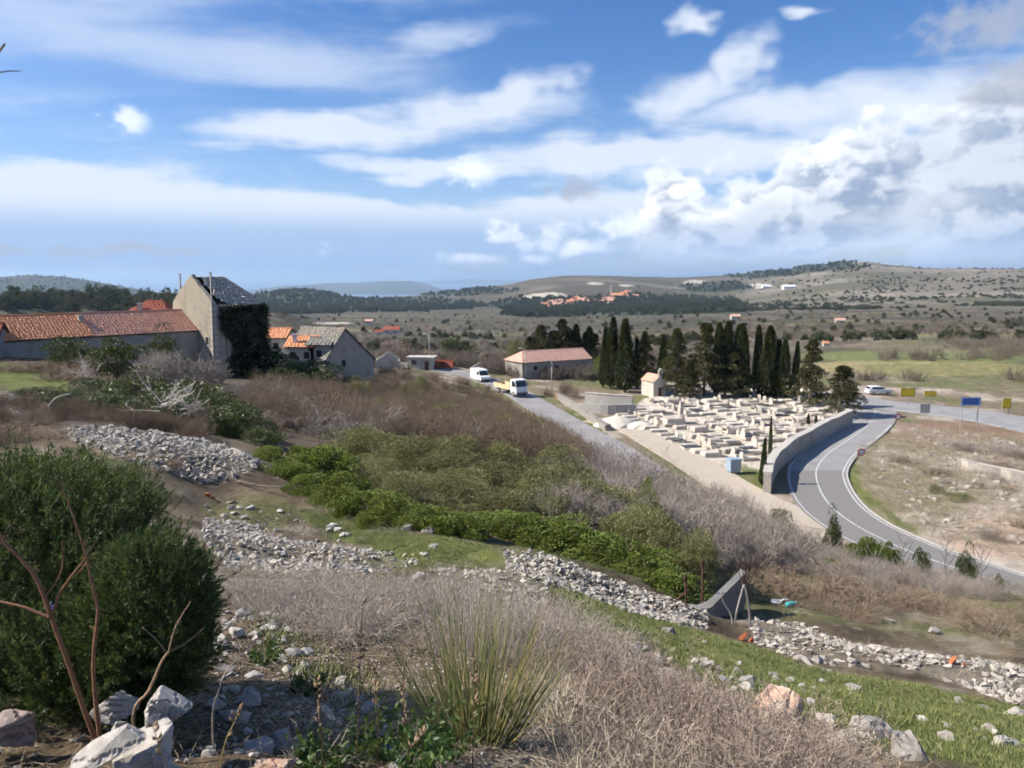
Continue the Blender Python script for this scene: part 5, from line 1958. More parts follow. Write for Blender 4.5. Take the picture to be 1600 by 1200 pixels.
def crown_pts(r, centers, rads, n, squash=0.8):
    i = r.integers(0, len(centers), n)
    d = unit(r.normal(0, 1, (n, 3)))
    d[:, 2] = np.where(r.random(n) < 0.6, np.abs(d[:, 2]), d[:, 2])
    rr = rads[i] * r.uniform(0.55, 1.0, n) ** 0.5
    return centers[i] + d * rr[:, None] * np.array([1, 1, squash]), d


def dome_shrub(seed, w, h, nclump, nleaf, L, Wd, spread=0.9, tall=0.0, mname='foliage'):
    """leafy shrub w wide and h high, standing on z=0"""
    r = np.random.default_rng(seed)
    c = unit(r.normal(0, 1, (nclump, 3)))
    c[:, 2] = np.abs(c[:, 2])
    k = r.uniform(0.35, 1.0, nclump)[:, None] ** 0.6
    rad_ = r.uniform(0.12, 0.26, nclump) * min(w, h * 1.3)
    c = c * k * np.array([w / 2 * 0.86, w / 2 * 0.86, h * 0.84])
    c[:, 2] = np.maximum(c[:, 2], rad_ * 0.5)
    P, N = crown_pts(r, c, rad_, nleaf)
    P[:, 2] = np.abs(P[:, 2]) + 0.02
    up = N + np.array([0, 0, 0.45])
    return np_mesh(mname, *(lambda a: (a[0], [a[1]]))(leaf_quads(P, up, L, Wd, spread, r)))


def stems_mesh(seed, w, h, n, rad0, name='stems'):
    r = np.random.default_rng(seed + 100)
    a = r.uniform(0, 2 * math.pi, n)
    P = np.stack([np.cos(a) * w * 0.01, np.sin(a) * w * 0.01, np.full(n, -0.15)], 1)
    D = np.stack([np.cos(a) * 0.55, np.sin(a) * 0.55, np.ones(n)], 1)
    segs = branch_tree(r, (P, D, np.full(n, h * 0.85)), [(n * 4, h * 0.4, rad0 * 0.5, 0.5, 0.15, 0.05)], rad0)
    return segs_mesh(name, segs, 0.003, r)


def bare_shrub(seed, w, h, n0, n1, n2, r0=0.02, spread=0.6, name='twigs', n3=0):
    r = np.random.default_rng(seed + 200)
    a = r.uniform(0, 2 * math.pi, n0)
    q = r.uniform(0, 1, n0) ** 0.5
    P = np.stack([np.cos(a) * w * 0.3 * q, np.sin(a) * w * 0.3 * q, np.full(n0, -0.1)], 1)
    D = np.stack([np.cos(a) * w / h * 0.45 * q, np.sin(a) * w / h * 0.45 * q, np.ones(n0)], 1)
    lv = [(n1, h * 0.42, r0 * 0.5, spread, 0.16, 0.04), (n2, h * 0.25, r0 * 0.28, spread * 1.2, 0.2, 0.02)]
    if n3:
        lv.append((n3, h * 0.16, r0 * 0.18, spread * 1.2, 0.2, 0.02))
    segs = branch_tree(r, (P, D, h * 0.8 * r.uniform(0.6, 1.1, n0)), lv, r0)
    return segs_mesh(name, segs, r0 * 0.6, r)


# ------------------------------------------------------------------ cypresses and conifers
def cypress_crown(seed, H, Rm, n, L=0.42):
    r = np.random.default_rng(seed)
    t = r.uniform(0, 1, n) ** 0.9
    a = r.uniform(0, 2 * math.pi, n)
    fl = 0.82 + 0.18 * np.sin(a * 5 + t * 9 + seed) + 0.14 * (fbm(a * 3, t * 14, seed) - 0.5) * 2
    rr = Rm * np.minimum(1, (t / 0.14)) ** 0.45 * (1 - t) ** 0.62 * 1.22 * fl * r.uniform(0.6, 1.0, n) ** 0.4
    P = np.stack([np.cos(a) * rr, np.sin(a) * rr, 0.5 + t * (H - 0.6)], 1)
    N = np.stack([np.cos(a) * 0.7, np.sin(a) * 0.7, np.full(n, 0.9)], 1)
    V, Q = leaf_quads(P, N, L, L * 0.42, 0.35, r)
    return np_mesh('crown', V, [Q])


def conifer_crown(seed, H, Rm, n, L=0.4):
    """looser tree: tiers of drooping branch clumps with gaps"""
    r = np.random.default_rng(seed)
    nc = 70
    t = np.sort(r.uniform(0.10, 1.0, nc))
    a = r.uniform(0, 2 * math.pi, nc)
    rr = Rm * (1 - t) ** 0.75 * r.uniform(0.45, 1.12, nc)
    c = np.stack([np.cos(a) * rr, np.sin(a) * rr, t * H * 0.95], 1)
    rd = (0.16 + 0.26 * (1 - t)) * Rm * r.uniform(0.7, 1.3, nc)
    P, N = crown_pts(r, c, rd, n, 0.6)
    V, Q = leaf_quads(P, N * 0.7 + np.array([0, 0, 0.5]), L, L * 0.4, 0.5, r)
    return np_mesh('crown', V, [Q])


def trunk_mesh(h, r0, seed=0, bend=0.05):
    r = np.random.default_rng(seed)
    pts = [(0, 0, -0.5)] + [(r.normal(0, bend), r.normal(0, bend), h * k / 4) for k in range(1, 5)]
    return MB().tube(pts, [r0, r0 * 0.85, r0 * 0.7, r0 * 0.5, r0 * 0.25], 8).mesh('trunk', True)


CYP = [cypress_crown(s, 13.0, 1.25, 6500) for s in (1, 2, 3)]
CON = [conifer_crown(s, 12.0, 2.5, 8000) for s in (4, 5)]
CTR = trunk_mesh(9.0, 0.22, 3)
for m_ in CYP:
    m_.materials.append(L_CYP)
for m_ in CON:
    m_.materials.append(L_CON)
CTR.materials.append(T_BARK)


def tall_tree(kind, label, u, vtop, vbase, wpx, seed, group, d=None):
    b = on_plane(u, vbase)
    d = d or b[1]
    x = W(u, vbase, d)[0]
    z = land1(x, d)
    H = W(u, vtop, d)[2] - z
    Wm = wpx * d / F
    me, h0, w0 = (CYP[seed % 3], 13.0, 2.5) if kind == 'cyp' else (CON[seed % 2], 12.0, 5.0)
    r = thing('cypress_tree' if kind == 'cyp' else 'conifer_tree', label, 'tree', (x, d, z - 0.1), seed * 1.7, group, (Wm / w0, Wm / w0, H / h0))
    r.rotation_euler = (0.03 * math.sin(seed * 3.1), 0.035 * math.cos(seed * 5.3), seed * 1.7)
    obj('trunk', CTR, None, r)
    obj('crown', me, None, r)
    return r


GC = 'dark cypresses and conifers round the cemetery'
TT = [('con', 'dark conifer between the two broad ones behind the pale shed', 862, 514, 600, 24), ('cyp', 'low cypress behind the middle of the pale shed', 889, 514, 600, 16), ('con', 'dark bushy conifer at the far left behind the pale shed', 828, 524, 600, 24), ('cyp', 'slim cypress behind the right end of the pale shed roof', 921, 510, 600, 15), ('con', 'broad dark conifer at the left end of the cypress row', 846, 505, 600, 26), ('con', 'broad dark conifer second from the left end of the cypress row', 878, 496, 600, 30),
      ('cyp', 'slim cypress just right of the two broad conifers', 900, 506, 600, 14), ('cyp', 'short slim cypress above the right end of the pale shed roof', 913, 518, 602, 14),
      ('con', 'short bushy conifer behind the right end of the pale shed', 928, 519, 600, 20), ('cyp', 'narrow cypress left of the tall pointed pair', 942, 510, 604, 12),
      ('cyp', 'left tree of the tall pointed cypress pair', 955, 496, 606, 19), ('cyp', 'right, fuller tree of the tall pointed cypress pair', 976, 498, 612, 23),
      ('cyp', 'thin low cypress right of the tall pointed pair', 995, 528, 606, 12), ('con', 'ragged dark conifer left of the chapel', 1009, 515, 612, 30),
      ('cyp', 'thin cypress peeping up behind the chapel', 1034, 522, 600, 14), ('con', 'brownish cone shaped conifer right of the chapel', 1056, 510, 618, 40),
      ('con', 'large ragged dark conifer in the middle of the cemetery edge', 1099, 500, 620, 42), ('cyp', 'left of two close cypresses beside the large ragged conifer', 1121, 504, 618, 20),
      ('cyp', 'right of two close cypresses beside the large ragged conifer', 1132, 502, 618, 22), ('cyp', 'left cypress of the dense dark trio', 1147, 507, 618, 16),
      ('cyp', 'middle cypress of the dense dark trio', 1160, 505, 620, 20), ('con', 'low dark conifer at the foot of the dense cypress trio', 1146, 548, 622, 36),
      ('cyp', 'left, thinner of the twin cypresses before the brown field', 1185, 508, 620, 16), ('cyp', 'right, thicker of the twin cypresses before the brown field', 1196, 509, 622, 23),
      ('cyp', 'left of the two lower cypresses right of the twins', 1213, 530, 622, 16), ('cyp', 'right of the two lower cypresses right of the twins', 1224, 530, 624, 18),
      ('cyp', 'very thin cypress left of the big end conifer', 1241, 533, 622, 11), ('con', 'big dark conifer near the right end of the cemetery', 1264, 526, 636, 42),
      ('con', 'rounded dark conifer overhanging the road junction', 1312, 568, 650, 50), ('con', 'low dark conifer between chapel and large ragged conifer', 1078, 560, 622, 30)]
for i, (k, lab, u, vt, vb, w) in enumerate(TT):
    tall_tree(k, lab, u, vt, vb, w * (1.35 if k == 'con' else 1.25) * (1.25 if u < 935 else 1.0), i, GC, 174.0 if u < 935 else None)
for i, (u, vt, vb, w, lab) in enumerate(((1190, 683, 757, 11, 'young cypress on the grass beside the end of the cemetery wall'), (1203, 650, 712, 6, 'thin young cypress among the graves before the wall'),
                                         (1262, 645, 668, 6, 'small young cypress by the wall at the road bend'), (1275, 648, 666, 6, 'smallest young cypress by the wall at the road bend'))):
    tall_tree('cyp', lab, u, vt, vb, w, i, GC)

# ------------------------------------------------------------------ ordinary trees
def round_tree(name, label, u, vtop, d, wpx, mleaf, seed, nleaf=6000, leaf=0.16, group=None, vb=None, trunk=0.35, sparse=False):
    x = W(u, 550, d)[0]
    z = land1(x, d)
    top = W(u, vtop, d)[2] - z
    Wm = wpx * d / F
    r = np.random.default_rng(seed + 900)
    root = thing(name, label, 'tree', (x, d, z - 0.1), 0, group)
    n = 5
    a = r.uniform(0, 2 * math.pi, n)
    P = np.tile([0, 0, top * trunk * 0.8], (n, 1))
    D = np.stack([np.cos(a) * 0.8, np.sin(a) * 0.8, np.ones(n)], 1)
    segs = branch_tree(r, (P, D, np.full(n, top * 0.5)), [(40, top * 0.22, 0.03, 0.5, 0.15, 0.04), (120, top * 0.12, 0.015, 0.6, 0.2, 0.03)], 0.07)
    obj('limbs', segs_mesh('limbs', segs, 0.01, r), T_BARK, root)
    MB().tube([(0, 0, -0.4), (0.05, 0, top * trunk * 0.45), (0, 0.05, top * trunk)], [0.2, 0.15, 0.11], 8).obj('trunk', T_BARK, root, True)
    nc = 34
    c = unit(r.normal(0, 1, (nc, 3))) * (r.uniform(0.3, 1, nc)[:, None] ** 0.5) * np.array([Wm / 2 * 0.85, Wm / 2 * 0.85, top * (1 - trunk) * 0.44])
    c[:, 2] += top * (trunk + (1 - trunk) * 0.5)
    rd = r.uniform(0.12, 0.24, nc) * min(Wm, top)
    Pq, N = crown_pts(r, c, rd, nleaf)
    V, Q = leaf_quads(Pq, N + np.array([0, 0, 0.3]), leaf, leaf * 0.5, 0.8, r)
    obj('crown', np_mesh('crown', V, [Q]), mleaf, root)
    return root


round_tree('evergreen_tree', 'rounded green tree left of the farmhouse wall', 180, 528, 63, 84, L_DRK, 1, 9000, 0.14, trunk=0.12)
round_tree('evergreen_tree', 'olive green dome shaped tree above the lane', 806, 532, 175, 46, L_OLV, 2, 5000, 0.3, trunk=0.15)
round_tree('evergreen_tree', 'dark green tree right of the street lamp behind the hut', 706, 528, 175, 38, L_DRK, 3, 4500, 0.3)
round_tree('evergreen_tree', 'dark green tree peeping over the red roof behind the farmhouse', 264, 458, 112, 20, L_DRK, 4, 2500, 0.25)
round_tree('almond_tree', 'pale pink blossoming almond tree behind the ruined hut', 619, 529, 172, 56, L_BLO, 5, 3000, 0.22, trunk=0.15)
round_tree('almond_tree', 'greyish pink blossoming tree left of the olive green dome tree', 757, 534, 180, 46, T_GRY, 6, 2600, 0.22, trunk=0.15)
round_tree('evergreen_tree', 'green tree beside the left street lamp', 735, 540, 190, 40, L_DRK, 7, 4000, 0.3)
round_tree('evergreen_tree', 'low green tree right of the long pale shed', 940, 556, 150, 30, L_GRN, 8, 3000, 0.22, trunk=0.15)
round_tree('bare_tree', 'leafless grey tree left of the white van', 715, 556, 165, 46, T_GRY, 9, 2200, 0.2, trunk=0.15)

# ------------------------------------------------------------------ ivy on the tall house
def ivy():
    r = np.random.default_rng(77)
    n = 15000
    # local frame of the house: x along the wall, z up; wall face at y = 0
    x = r.uniform(0.35, 7.0, n)
    z = r.uniform(-11.6, -3.25, n)
    lim = 0.8 + 1.5 * sstep(z, -5.5, -8.5) + 0.6 * (fbm(z * 0.9, x * 0.2, 5) - 0.5) * 2
    lim = np.where(z < -8.5, lim - 1.3 * sstep(-z, 8.5, 10.5), lim)
    k = x > lim
    x, z = x[k], z[k]
    y = -0.05 - r.uniform(0, 1, len(x)) * (0.25 + 0.5 * fbm(x * 0.8, z * 0.8, 6)) - sstep(-z, 9.0, 11.6) * 0.9 * r.random(len(x))
    P = np.stack([x, y, z], 1)
    # the far corner is wrapped too
    m = 4000
    P2 = np.stack([7.0 + r.uniform(0, 0.5, m), r.uniform(-0.3, 3.0, m), r.uniform(-11.6, -3.4, m)], 1)
    P3c = np.stack([r.uniform(5.5, 9.5, 40), r.uniform(-2.4, 1.5, 40), r.uniform(-11.5, -9.2, 40)], 1)
    P3, N3 = crown_pts(r, P3c, r.uniform(0.5, 1.0, 40), 6000)
    P = np.concatenate([P, P2, P3])
    N = np.concatenate([np.tile([0, -1.0, 0.25], (len(x), 1)), np.tile([1.0, -0.2, 0.25], (m, 1)), N3])
    V, Q = leaf_quads(P, N, 0.17, 0.15, 0.7, r)
    root = thing('ivy_creeper', 'dark ivy mass covering the shaded wall of the tall house', 'ivy', TH.location, TH.rotation_euler.z)
    obj('foliage', np_mesh('foliage', V, [Q]), L_IVY, root)
    st = MB()
    for k in range(7):
        x0 = 1.6 + k * 0.85
        st.tube([(x0, -0.06, -11.8), (x0 + r.normal(0, 0.3), -0.07, -9), (x0 + r.normal(0, 0.5), -0.07, -6.5), (x0 + r.normal(0, 0.6), -0.06, -4.2)], [0.07, 0.05, 0.04, 0.02], 5)
    st.obj('stems', T_BARK, root)


ivy()

# ------------------------------------------------------------------ shrubs as individuals
SHR = {}


def shrub_kind(key, w, h, fol, stem, ml, ms):
    for m_ in fol:
        m_.materials.append(ml)
    stem.materials.append(ms)
    SHR[key] = (w, h, fol, stem)


shrub_kind('olive', 3.0, 2.3, [dome_shrub(s, 3.0, 2.3, 24, 15000, 0.09, 0.03, 0.8) for s in (1, 2, 3)], stems_mesh(1, 3, 1.5, 9, 0.02), L_OLV, T_BRN)
shrub_kind('green', 2.2, 1.5, [dome_shrub(s, 2.2, 1.5, 34, 7500, 0.085, 0.06, 0.8) for s in (4, 5, 6)], stems_mesh(2, 2.2, 1.5, 8, 0.02), L_GRN, T_BRN)
shrub_kind('dark', 2.6, 1.9, [dome_shrub(s, 2.6, 1.9, 34, 7000, 0.09, 0.06, 0.8) for s in (7, 8)], stems_mesh(3, 2.6, 1.9, 8, 0.02), L_DRK, T_BRN)
_bare = [bare_shrub(s, 2.6, 1.9, 26, 240, 1500, 0.016, 0.55) for s in (1, 2, 3)]
_bstem = stems_mesh(5, 2.6, 1.9, 6, 0.02)
shrub_kind('bare_grey', 2.6, 1.9, [m_.copy() for m_ in _bare], _bstem.copy(), T_GRY, T_GRY)
shrub_kind('bare_brown', 2.6, 1.9, [m_.copy() for m_ in _bare], _bstem.copy(), T_BRN, T_BRN)
NM = {'olive': 'grey_green_shrub', 'green': 'green_shrub', 'dark': 'dark_green_shrub', 'bare_grey': 'bare_shrub', 'bare_brown': 'bramble_shrub'}
_sc = 0


def shrub(kind, label, u, vtop, d, wpx, group=None, sink=0.1, minh=0.25):
    global _sc
    _sc += 1
    w0, h0, fol, stem = SHR[kind]
    x = W(u, vtop + 40, d)[0]
    z = land1(x, d)
    H = max(minh, W(u, vtop, d)[2] - z)
    Wm = wpx * d / F
    r = thing(NM[kind], label, 'shrub', (x, d, z - sink), _sc * 2.399, group, (Wm / w0, Wm / w0, H / h0))
    obj('foliage' if not kind.startswith('bare') else 'twigs', fol[_sc % len(fol)], None, r)
    obj('stems', stem, None, r)
    return r


def shrub_group(kind, noun, where, group, items, grow_=1.0):
    """labels count each shrub from the left, nearer row and farther row apart"""
    ds = sorted(i[2] for i in items)
    cut = ds[len(ds) // 2]
    for row, its in (('nearer', [i for i in items if i[2] < cut]), ('farther', [i for i in items if i[2] >= cut])):
        for q, (u, vt, d, w) in enumerate(sorted(its)):
            shrub(kind, '%s %s, %s from the left in the %s row' % (noun, where, ORD[q], row), u, vt, d, w * grow_, group)


G1 = 'grey-green shrubs on the middle slope'
shrub_group('olive', 'grey-green small leaved shrub', 'on the middle slope', G1, [(560, 655, 34, 120), (610, 659, 33, 130), (660, 665, 31, 140), (705, 675, 29, 150), (765, 670, 30, 150), (835, 699, 29, 130), (872, 691, 32, 130), (930, 729, 27, 130), (640, 725, 25, 130), (720, 729, 24, 150), (790, 745, 23.5, 140), (880, 755, 23, 120), (985, 773, 22, 130), (1045, 777, 20.8, 140), (1085, 819, 19.4, 100), (540, 693, 29, 100), (905, 719, 28, 110), (1015, 755, 24, 110), (590, 709, 27, 100), (500, 722, 27, 90), (850, 727, 26, 120), (760, 707, 26, 130)], 1.0)
G2 = 'bright green hedge above the rubble wall'
shrub_group('green', 'bright green leafy shrub', 'above the rubble wall', G2, [(770, 792, 21, 100), (820, 792, 20.4, 120), (880, 802, 19.8, 130), (940, 826, 19, 130), (1000, 850, 18.4, 120), (1050, 884, 17.5, 100), (650, 788, 21.5, 90), (705, 800, 21, 80), (910, 850, 18.6, 100), (970, 880, 17.8, 90), (850, 830, 19.4, 90)], 1.1)
shrub_group('green', 'fresh green bush', 'edging the hollow', 'green bushes edging the grassy hollow', [(560, 758, 20.4, 100), (603, 768, 19.9, 100), (648, 778, 19.6, 100), (692, 786, 19.4, 100), (735, 798, 19.3, 80), (520, 748, 21.6, 90), (480, 733, 23, 90), (447, 712, 25, 80), (418, 690, 28, 70), (585, 790, 19.2, 60), (540, 728, 23.5, 80), (470, 705, 26.5, 80)])
for u, vt, d, w, lab in ((500, 690, 27, 120, 'fresh green bush at the right end of the stone heap'), (532, 742, 24, 90, 'low green bush in front of the fresh green one by the stone heap'), (590, 760, 22.5, 100, 'green bush above the white stones in the grassy hollow'),
                         (470, 690, 30, 60, 'small green bush touching the tip of the stone heap'), (1218, 786, 46, 40, 'small bright green bush on the slope above the road'), (1010, 738, 33, 26, 'tiny bright yellow-green bush among the bare twigs'),
                         (765, 632, 80, 46, 'bright green bush in the brown thicket below the lane'), (575, 605, 100, 60, 'dull green bush in the brown thicket below the barn'), (620, 606, 105, 40, 'small green bush right of the barn in the brown thicket'),
                         (1352, 832, 38, 62, 'bright green ivy clad bush left of the road curve'), (1385, 840, 37, 50, 'yellowish ivy bush beside the bright green one'), (1290, 872, 30, 70, 'low yellow-green bush on the grassy ledge')):
    shrub('green', lab, u, vt, d, w)
shrub_group('olive', 'olive green bush', 'in the brown thicket', 'olive bushes in the brown thicket', [(520, 608, 66, 50), (585, 620, 62, 60), (640, 598, 82, 50), (690, 620, 66, 60), (735, 630, 62, 50), (790, 635, 64, 50), (660, 580, 104, 40), (560, 588, 84, 45), (835, 650, 60, 45), (475, 620, 54, 60)])
G3 = 'dark green bushes below the farmhouse'
shrub_group('dark', 'dark green bush', 'below the farmhouse', G3, [(60, 600, 46, 80), (115, 598, 43, 100), (170, 606, 39, 110), (225, 574, 46, 120), (245, 604, 38, 130), (300, 588, 44, 130), (350, 622, 35, 120), (330, 604, 40, 110), (150, 585, 52, 80), (385, 640, 36, 90)])
for u, vt, d, w, lab in ((404, 664, 33, 80, 'rounded dark green bush above the tip of the stone heap'), (480, 560, 92, 120, 'dark ivy bush left of the stone barn'), (440, 555, 90, 110, 'dark green bush at the foot of the ivy wall'), (540, 585, 95, 90, 'dark green bush below the barn gable'),
                         (255, 508, 78, 70, 'dark evergreen bush before the farm wing'), (110, 520, 72, 80, 'dark bush before the bright orange farm roof'), (690, 620, 90, 40, 'dark green bush in the brown thicket left of the lane'),
                         (1440, 850, 36, 30, 'thin ivy clad stump beside the road'), (1512, 846, 34, 34, 'tall ivy clad trunk before the near road'), (1558, 892, 30, 18, 'small dark ivy post near the right edge'), (1300, 790, 48, 30, 'dark green bush hiding the near edge of the road')):
    shrub('dark', lab, u, vt, d, w)
G4 = 'leafless grey shrubs between thicket and farmhouse'
shrub_group('bare_grey', 'leafless grey shrub', 'below the farmhouse', G4, [(450, 618, 50, 110), (490, 632, 46, 120), (530, 640, 44, 120), (430, 598, 60, 90), (575, 632, 50, 120), (410, 640, 44, 80), (260, 540, 72, 90), (300, 552, 74, 80), (225, 548, 70, 70), (330, 566, 78, 60), (620, 640, 52, 100), (660, 650, 50, 90), (700, 655, 48, 100), (380, 590, 66, 70)])
G5 = 'bramble thickets below the farm row'
shrub_group('bare_brown', 'leafless brown bramble', 'below the farm row', G5, [(20, 560, 62, 90), (70, 562, 64, 90), (110, 572, 60, 90), (150, 545, 68, 60), (25, 655, 26, 140), (-20, 650, 24, 120), (70, 668, 25, 90), (260, 735, 22, 80), (215, 722, 22, 70)])
G6 = 'leafless shrubs on the slope down to the road'
shrub_group('bare_grey', 'leafless grey shrub', 'between hedge and road', G6, [(960, 690, 58, 90), (1010, 700, 55, 90), (920, 680, 62, 90), (1060, 745, 44, 100), (1110, 770, 40, 100), (1160, 790, 38, 100), (1215, 812, 36, 80), (1260, 820, 35, 90), (1100, 800, 33, 120), (1150, 830, 30, 110),
                    (1290, 848, 33, 80), (1420, 900, 31, 70), (1470, 908, 30, 70), (1530, 922, 29, 70), (1590, 935, 28, 70), (1350, 884, 31, 80), (870, 690, 52, 90), (900, 720, 45, 80), (1040, 720, 50, 80), (1190, 850, 28, 90), (1080, 770, 36, 80)])
G7 = 'brown bramble mounds behind the concrete wall'
shrub_group('bare_brown', 'brown bramble mound', 'behind the concrete wall', G7, [(1300, 896, 20.5, 170), (1370, 915, 21.5, 130), (1230, 905, 21, 110), (1440, 915, 22, 120), (1555, 955, 17.5, 150), (1500, 935, 21, 130), (1610, 940, 20, 120), (1180, 880, 22, 110), (1290, 935, 18.8, 120), (1215, 890, 20, 120), (1330, 940, 18.6, 110)])
# waste ground right of the road: small leafless trees and low scrub
for u, vt, d, w, lab in ((1512, 690, 88, 60, 'small leafless tree on the waste ground below the blue sign'), (1560, 688, 86, 70, 'wider leafless tree on the waste ground near the right edge')):
    shrub('bare_grey', lab, u, vt, d, w)
G8 = 'low scrub on the waste ground beside the road'
rs = np.random.default_rng(5)
for k in range(34):
    u, v = rs.uniform(1400, 1640), rs.uniform(690, 850)
    if v > 690 + (u - 1340) * 0.75 or (u - 1335) < (v - 700) * 0.9:
        continue
    p = on_plane(u, v)
    shrub(['bare_brown', 'olive', 'bare_grey'][k % 3], ['brown leafless', 'grey-green leafy', 'grey leafless'][k % 3] + ' low bush on the stony waste ground right of the road', u, v - rs.uniform(8, 18), p[1], rs.uniform(24, 50), G8)

# ------------------------------------------------------------------ masses nobody could count
def mass(name, label, pts_uvd, size, coll, nproto, seed, zoff=-0.1, hs=(0.8, 1.3)):
    r = np.random.default_rng(seed)
    P = np.array(pts_uvd)
    z = land(P[:, 0], P[:, 1]) + zoff
    s = size * r.uniform(0.65, 1.35, len(P))
    sc3 = np.stack([s, s, s * r.uniform(hs[0], hs[1], len(P))], 1)
    return scatter(name, np.stack([P[:, 0], P[:, 1], z], 1), r.uniform(0, 6.28, len(P)), sc3, coll, nproto, label)


def uv_pts(r, n, u0, u1, d0, d1, keep=None):
    """points spread over a wedge of ground, evenly by sight"""
    u = r.uniform(u0, u1, n)
    d = 1 / r.uniform(1 / d1, 1 / d0, n)
    x = (u - 800) / F * d
    if keep is not None:
        k = keep(u, d, x)
        x, d = x[k], d[k]
    return np.stack([x, d], 1)


rm = np.random.default_rng(31)


def off_roads(x, d, extra=1.2):
    ok = np.ones(len(x), bool)
    for line, hw, _f in ROADS:
        dist, _z = seg_dist(x, d, line)
        ok &= dist > hw + extra
    return ok


c_br = proto_objs([m_.copy() for m_ in _bare], T_BRN)
c_gr = proto_objs([m_.copy() for m_ in _bare], T_GRY)
mass('thicket', 'brown leafless thicket covering the slope below the lane', uv_pts(rm, 1100, 400, 900, 46, 135, lambda u, d, x: off_roads(x, d) & (d < 150 - (u - 400) * 0.02) & ~((u < 470) & (d > 80))), 0.82, c_br, 3, 1)
mass('undergrowth', 'grey leafless undergrowth on the bank above the near road', uv_pts(rm, 520, 880, 1680, 23, 62, lambda u, d, x: off_roads(x, d, 0.6) & (land(x, d) > -18.8) & ((u < 1180) | (d > 27)) & ((u < 1260) | ((u < 0)))), 0.66, c_gr, 3, 2)
mass('undergrowth', 'sparse grey undergrowth on the bank before the near road at right', uv_pts(rm, 170, 1250, 1700, 25, 40, lambda u, d, x: land(x, d) > -17.5), 0.3, c_gr, 3, 9)
mass('brambles', 'low brown brambles between farm row and stone heap', uv_pts(rm, 260, -120, 420, 27, 66, lambda u, d, x: ~np.isin(np.arange(len(u)), np.nonzero((u < 130) & (d > 40) & (d < 58))[0]) & (fbm(x / 5, d / 5, 70, 3) > 0.44) & ~((u > 60) & (u < 420) & (d < 31))), 0.42, c_br, 3, 8)
far_bare = [bare_shrub(s, 3.0, 2.4, 14, 70, 220, 0.04, 0.6) for s in (11, 12)]
c_fb = proto_objs(far_bare, T_FAR)
far_dark = [dome_shrub(s, 3.4, 3.0, 16, 420, 0.55, 0.34, 0.8) for s in (13, 14, 15)]
c_fd = proto_objs(far_dark, leaf_mat('far_evergreen', (0.055, 0.066, 0.036), (0.082, 0.092, 0.048), (0.13, 0.12, 0.07), 0.15, 0.8, 0.1, 0.02))


def far_keep(kind):
    def f(u, d, x):
        r_ = np.hypot(x, d)
        z = land(x, d)
        v = 600 - F * (d * SP + z * CP) / (d * CP - z * SP)
        w = wood_mask(u, v, r_, x, d)
        n = fbm(x / 90, d / 60, 44, 4)
        q = rm.random(len(x))
        hill = (u > 1120) & (r_ > 1100)
        tan = (np.abs(u - 1450) < 200) & (np.abs(v - 578) < 14)
        ok = off_roads(x, d, 3) & ~tan
        ok &= ~(in_poly(u, v, CEM_PX) & (r_ < 170))
        if kind == 'wood':
            return ok & (w > 0.35) & (q < 0.95)
        if kind == 'dark':
            return ok & (w < 0.35) & (q < np.where(hill, 0.25, 1.0) * sstep(n, 0.46, 0.66))
        return ok & (w < 0.35) & (q < np.where(hill, 0.3, 1.0) * sstep(n, 0.62, 0.42))
    return f


mass('scrub', 'brown leafless scrub across the plain', uv_pts(rm, 9000, -150, 1750, 150, 2200, far_keep('bare')), 1.15, c_fb, 2, 3)
mass('maquis', 'dark evergreen bushes dotted across the plain', uv_pts(rm, 2600, -150, 1750, 300, 2600, far_keep('dark')), 1.0, c_fd, 3, 4)
mass('hill_scrub', 'scattered low scrub over the dry hill on the right', uv_pts(rm, 3400, 1040, 1760, 950, 2800, lambda u, d, x: fbm(x / 110, d / 80, 48, 4) > 0.5), 1.7, c_fd, 3, 6, -0.2, (0.5, 0.9))
mass('woods', 'dark pine woods on the far hills', np.concatenate([uv_pts(rm, 8000, -150, 1750, 380, 2900, far_keep('wood')), uv_pts(rm, 16000, -150, 1400, 1300, 5000, far_keep('wood'))]), 2.2, c_fd, 3, 5, -0.4, (0.9, 1.5))


# ------------------------------------------------------------------ stones
def hull_mesh(seed, n=13, flat=0.62, name='stone', angular=1.0):
    r = np.random.default_rng(seed)
    P = unit(r.normal(0, 1, (n, 3))) * r.uniform(0.72, 1.0, (n, 1))
    P *= np.array([0.55, 0.55 * r.uniform(0.6, 0.95), 0.5 * flat])
    bm = bmesh.new()
    for p in P:
        bm.verts.new(p)
    res = bmesh.ops.convex_hull(bm, input=list(bm.verts))
    bmesh.ops.delete(bm, geom=[v for v in bm.verts if not v.link_faces], context='VERTS')
    me = bpy.data.meshes.new(name)
    bm.to_mesh(me)
    bm.free()
    return me


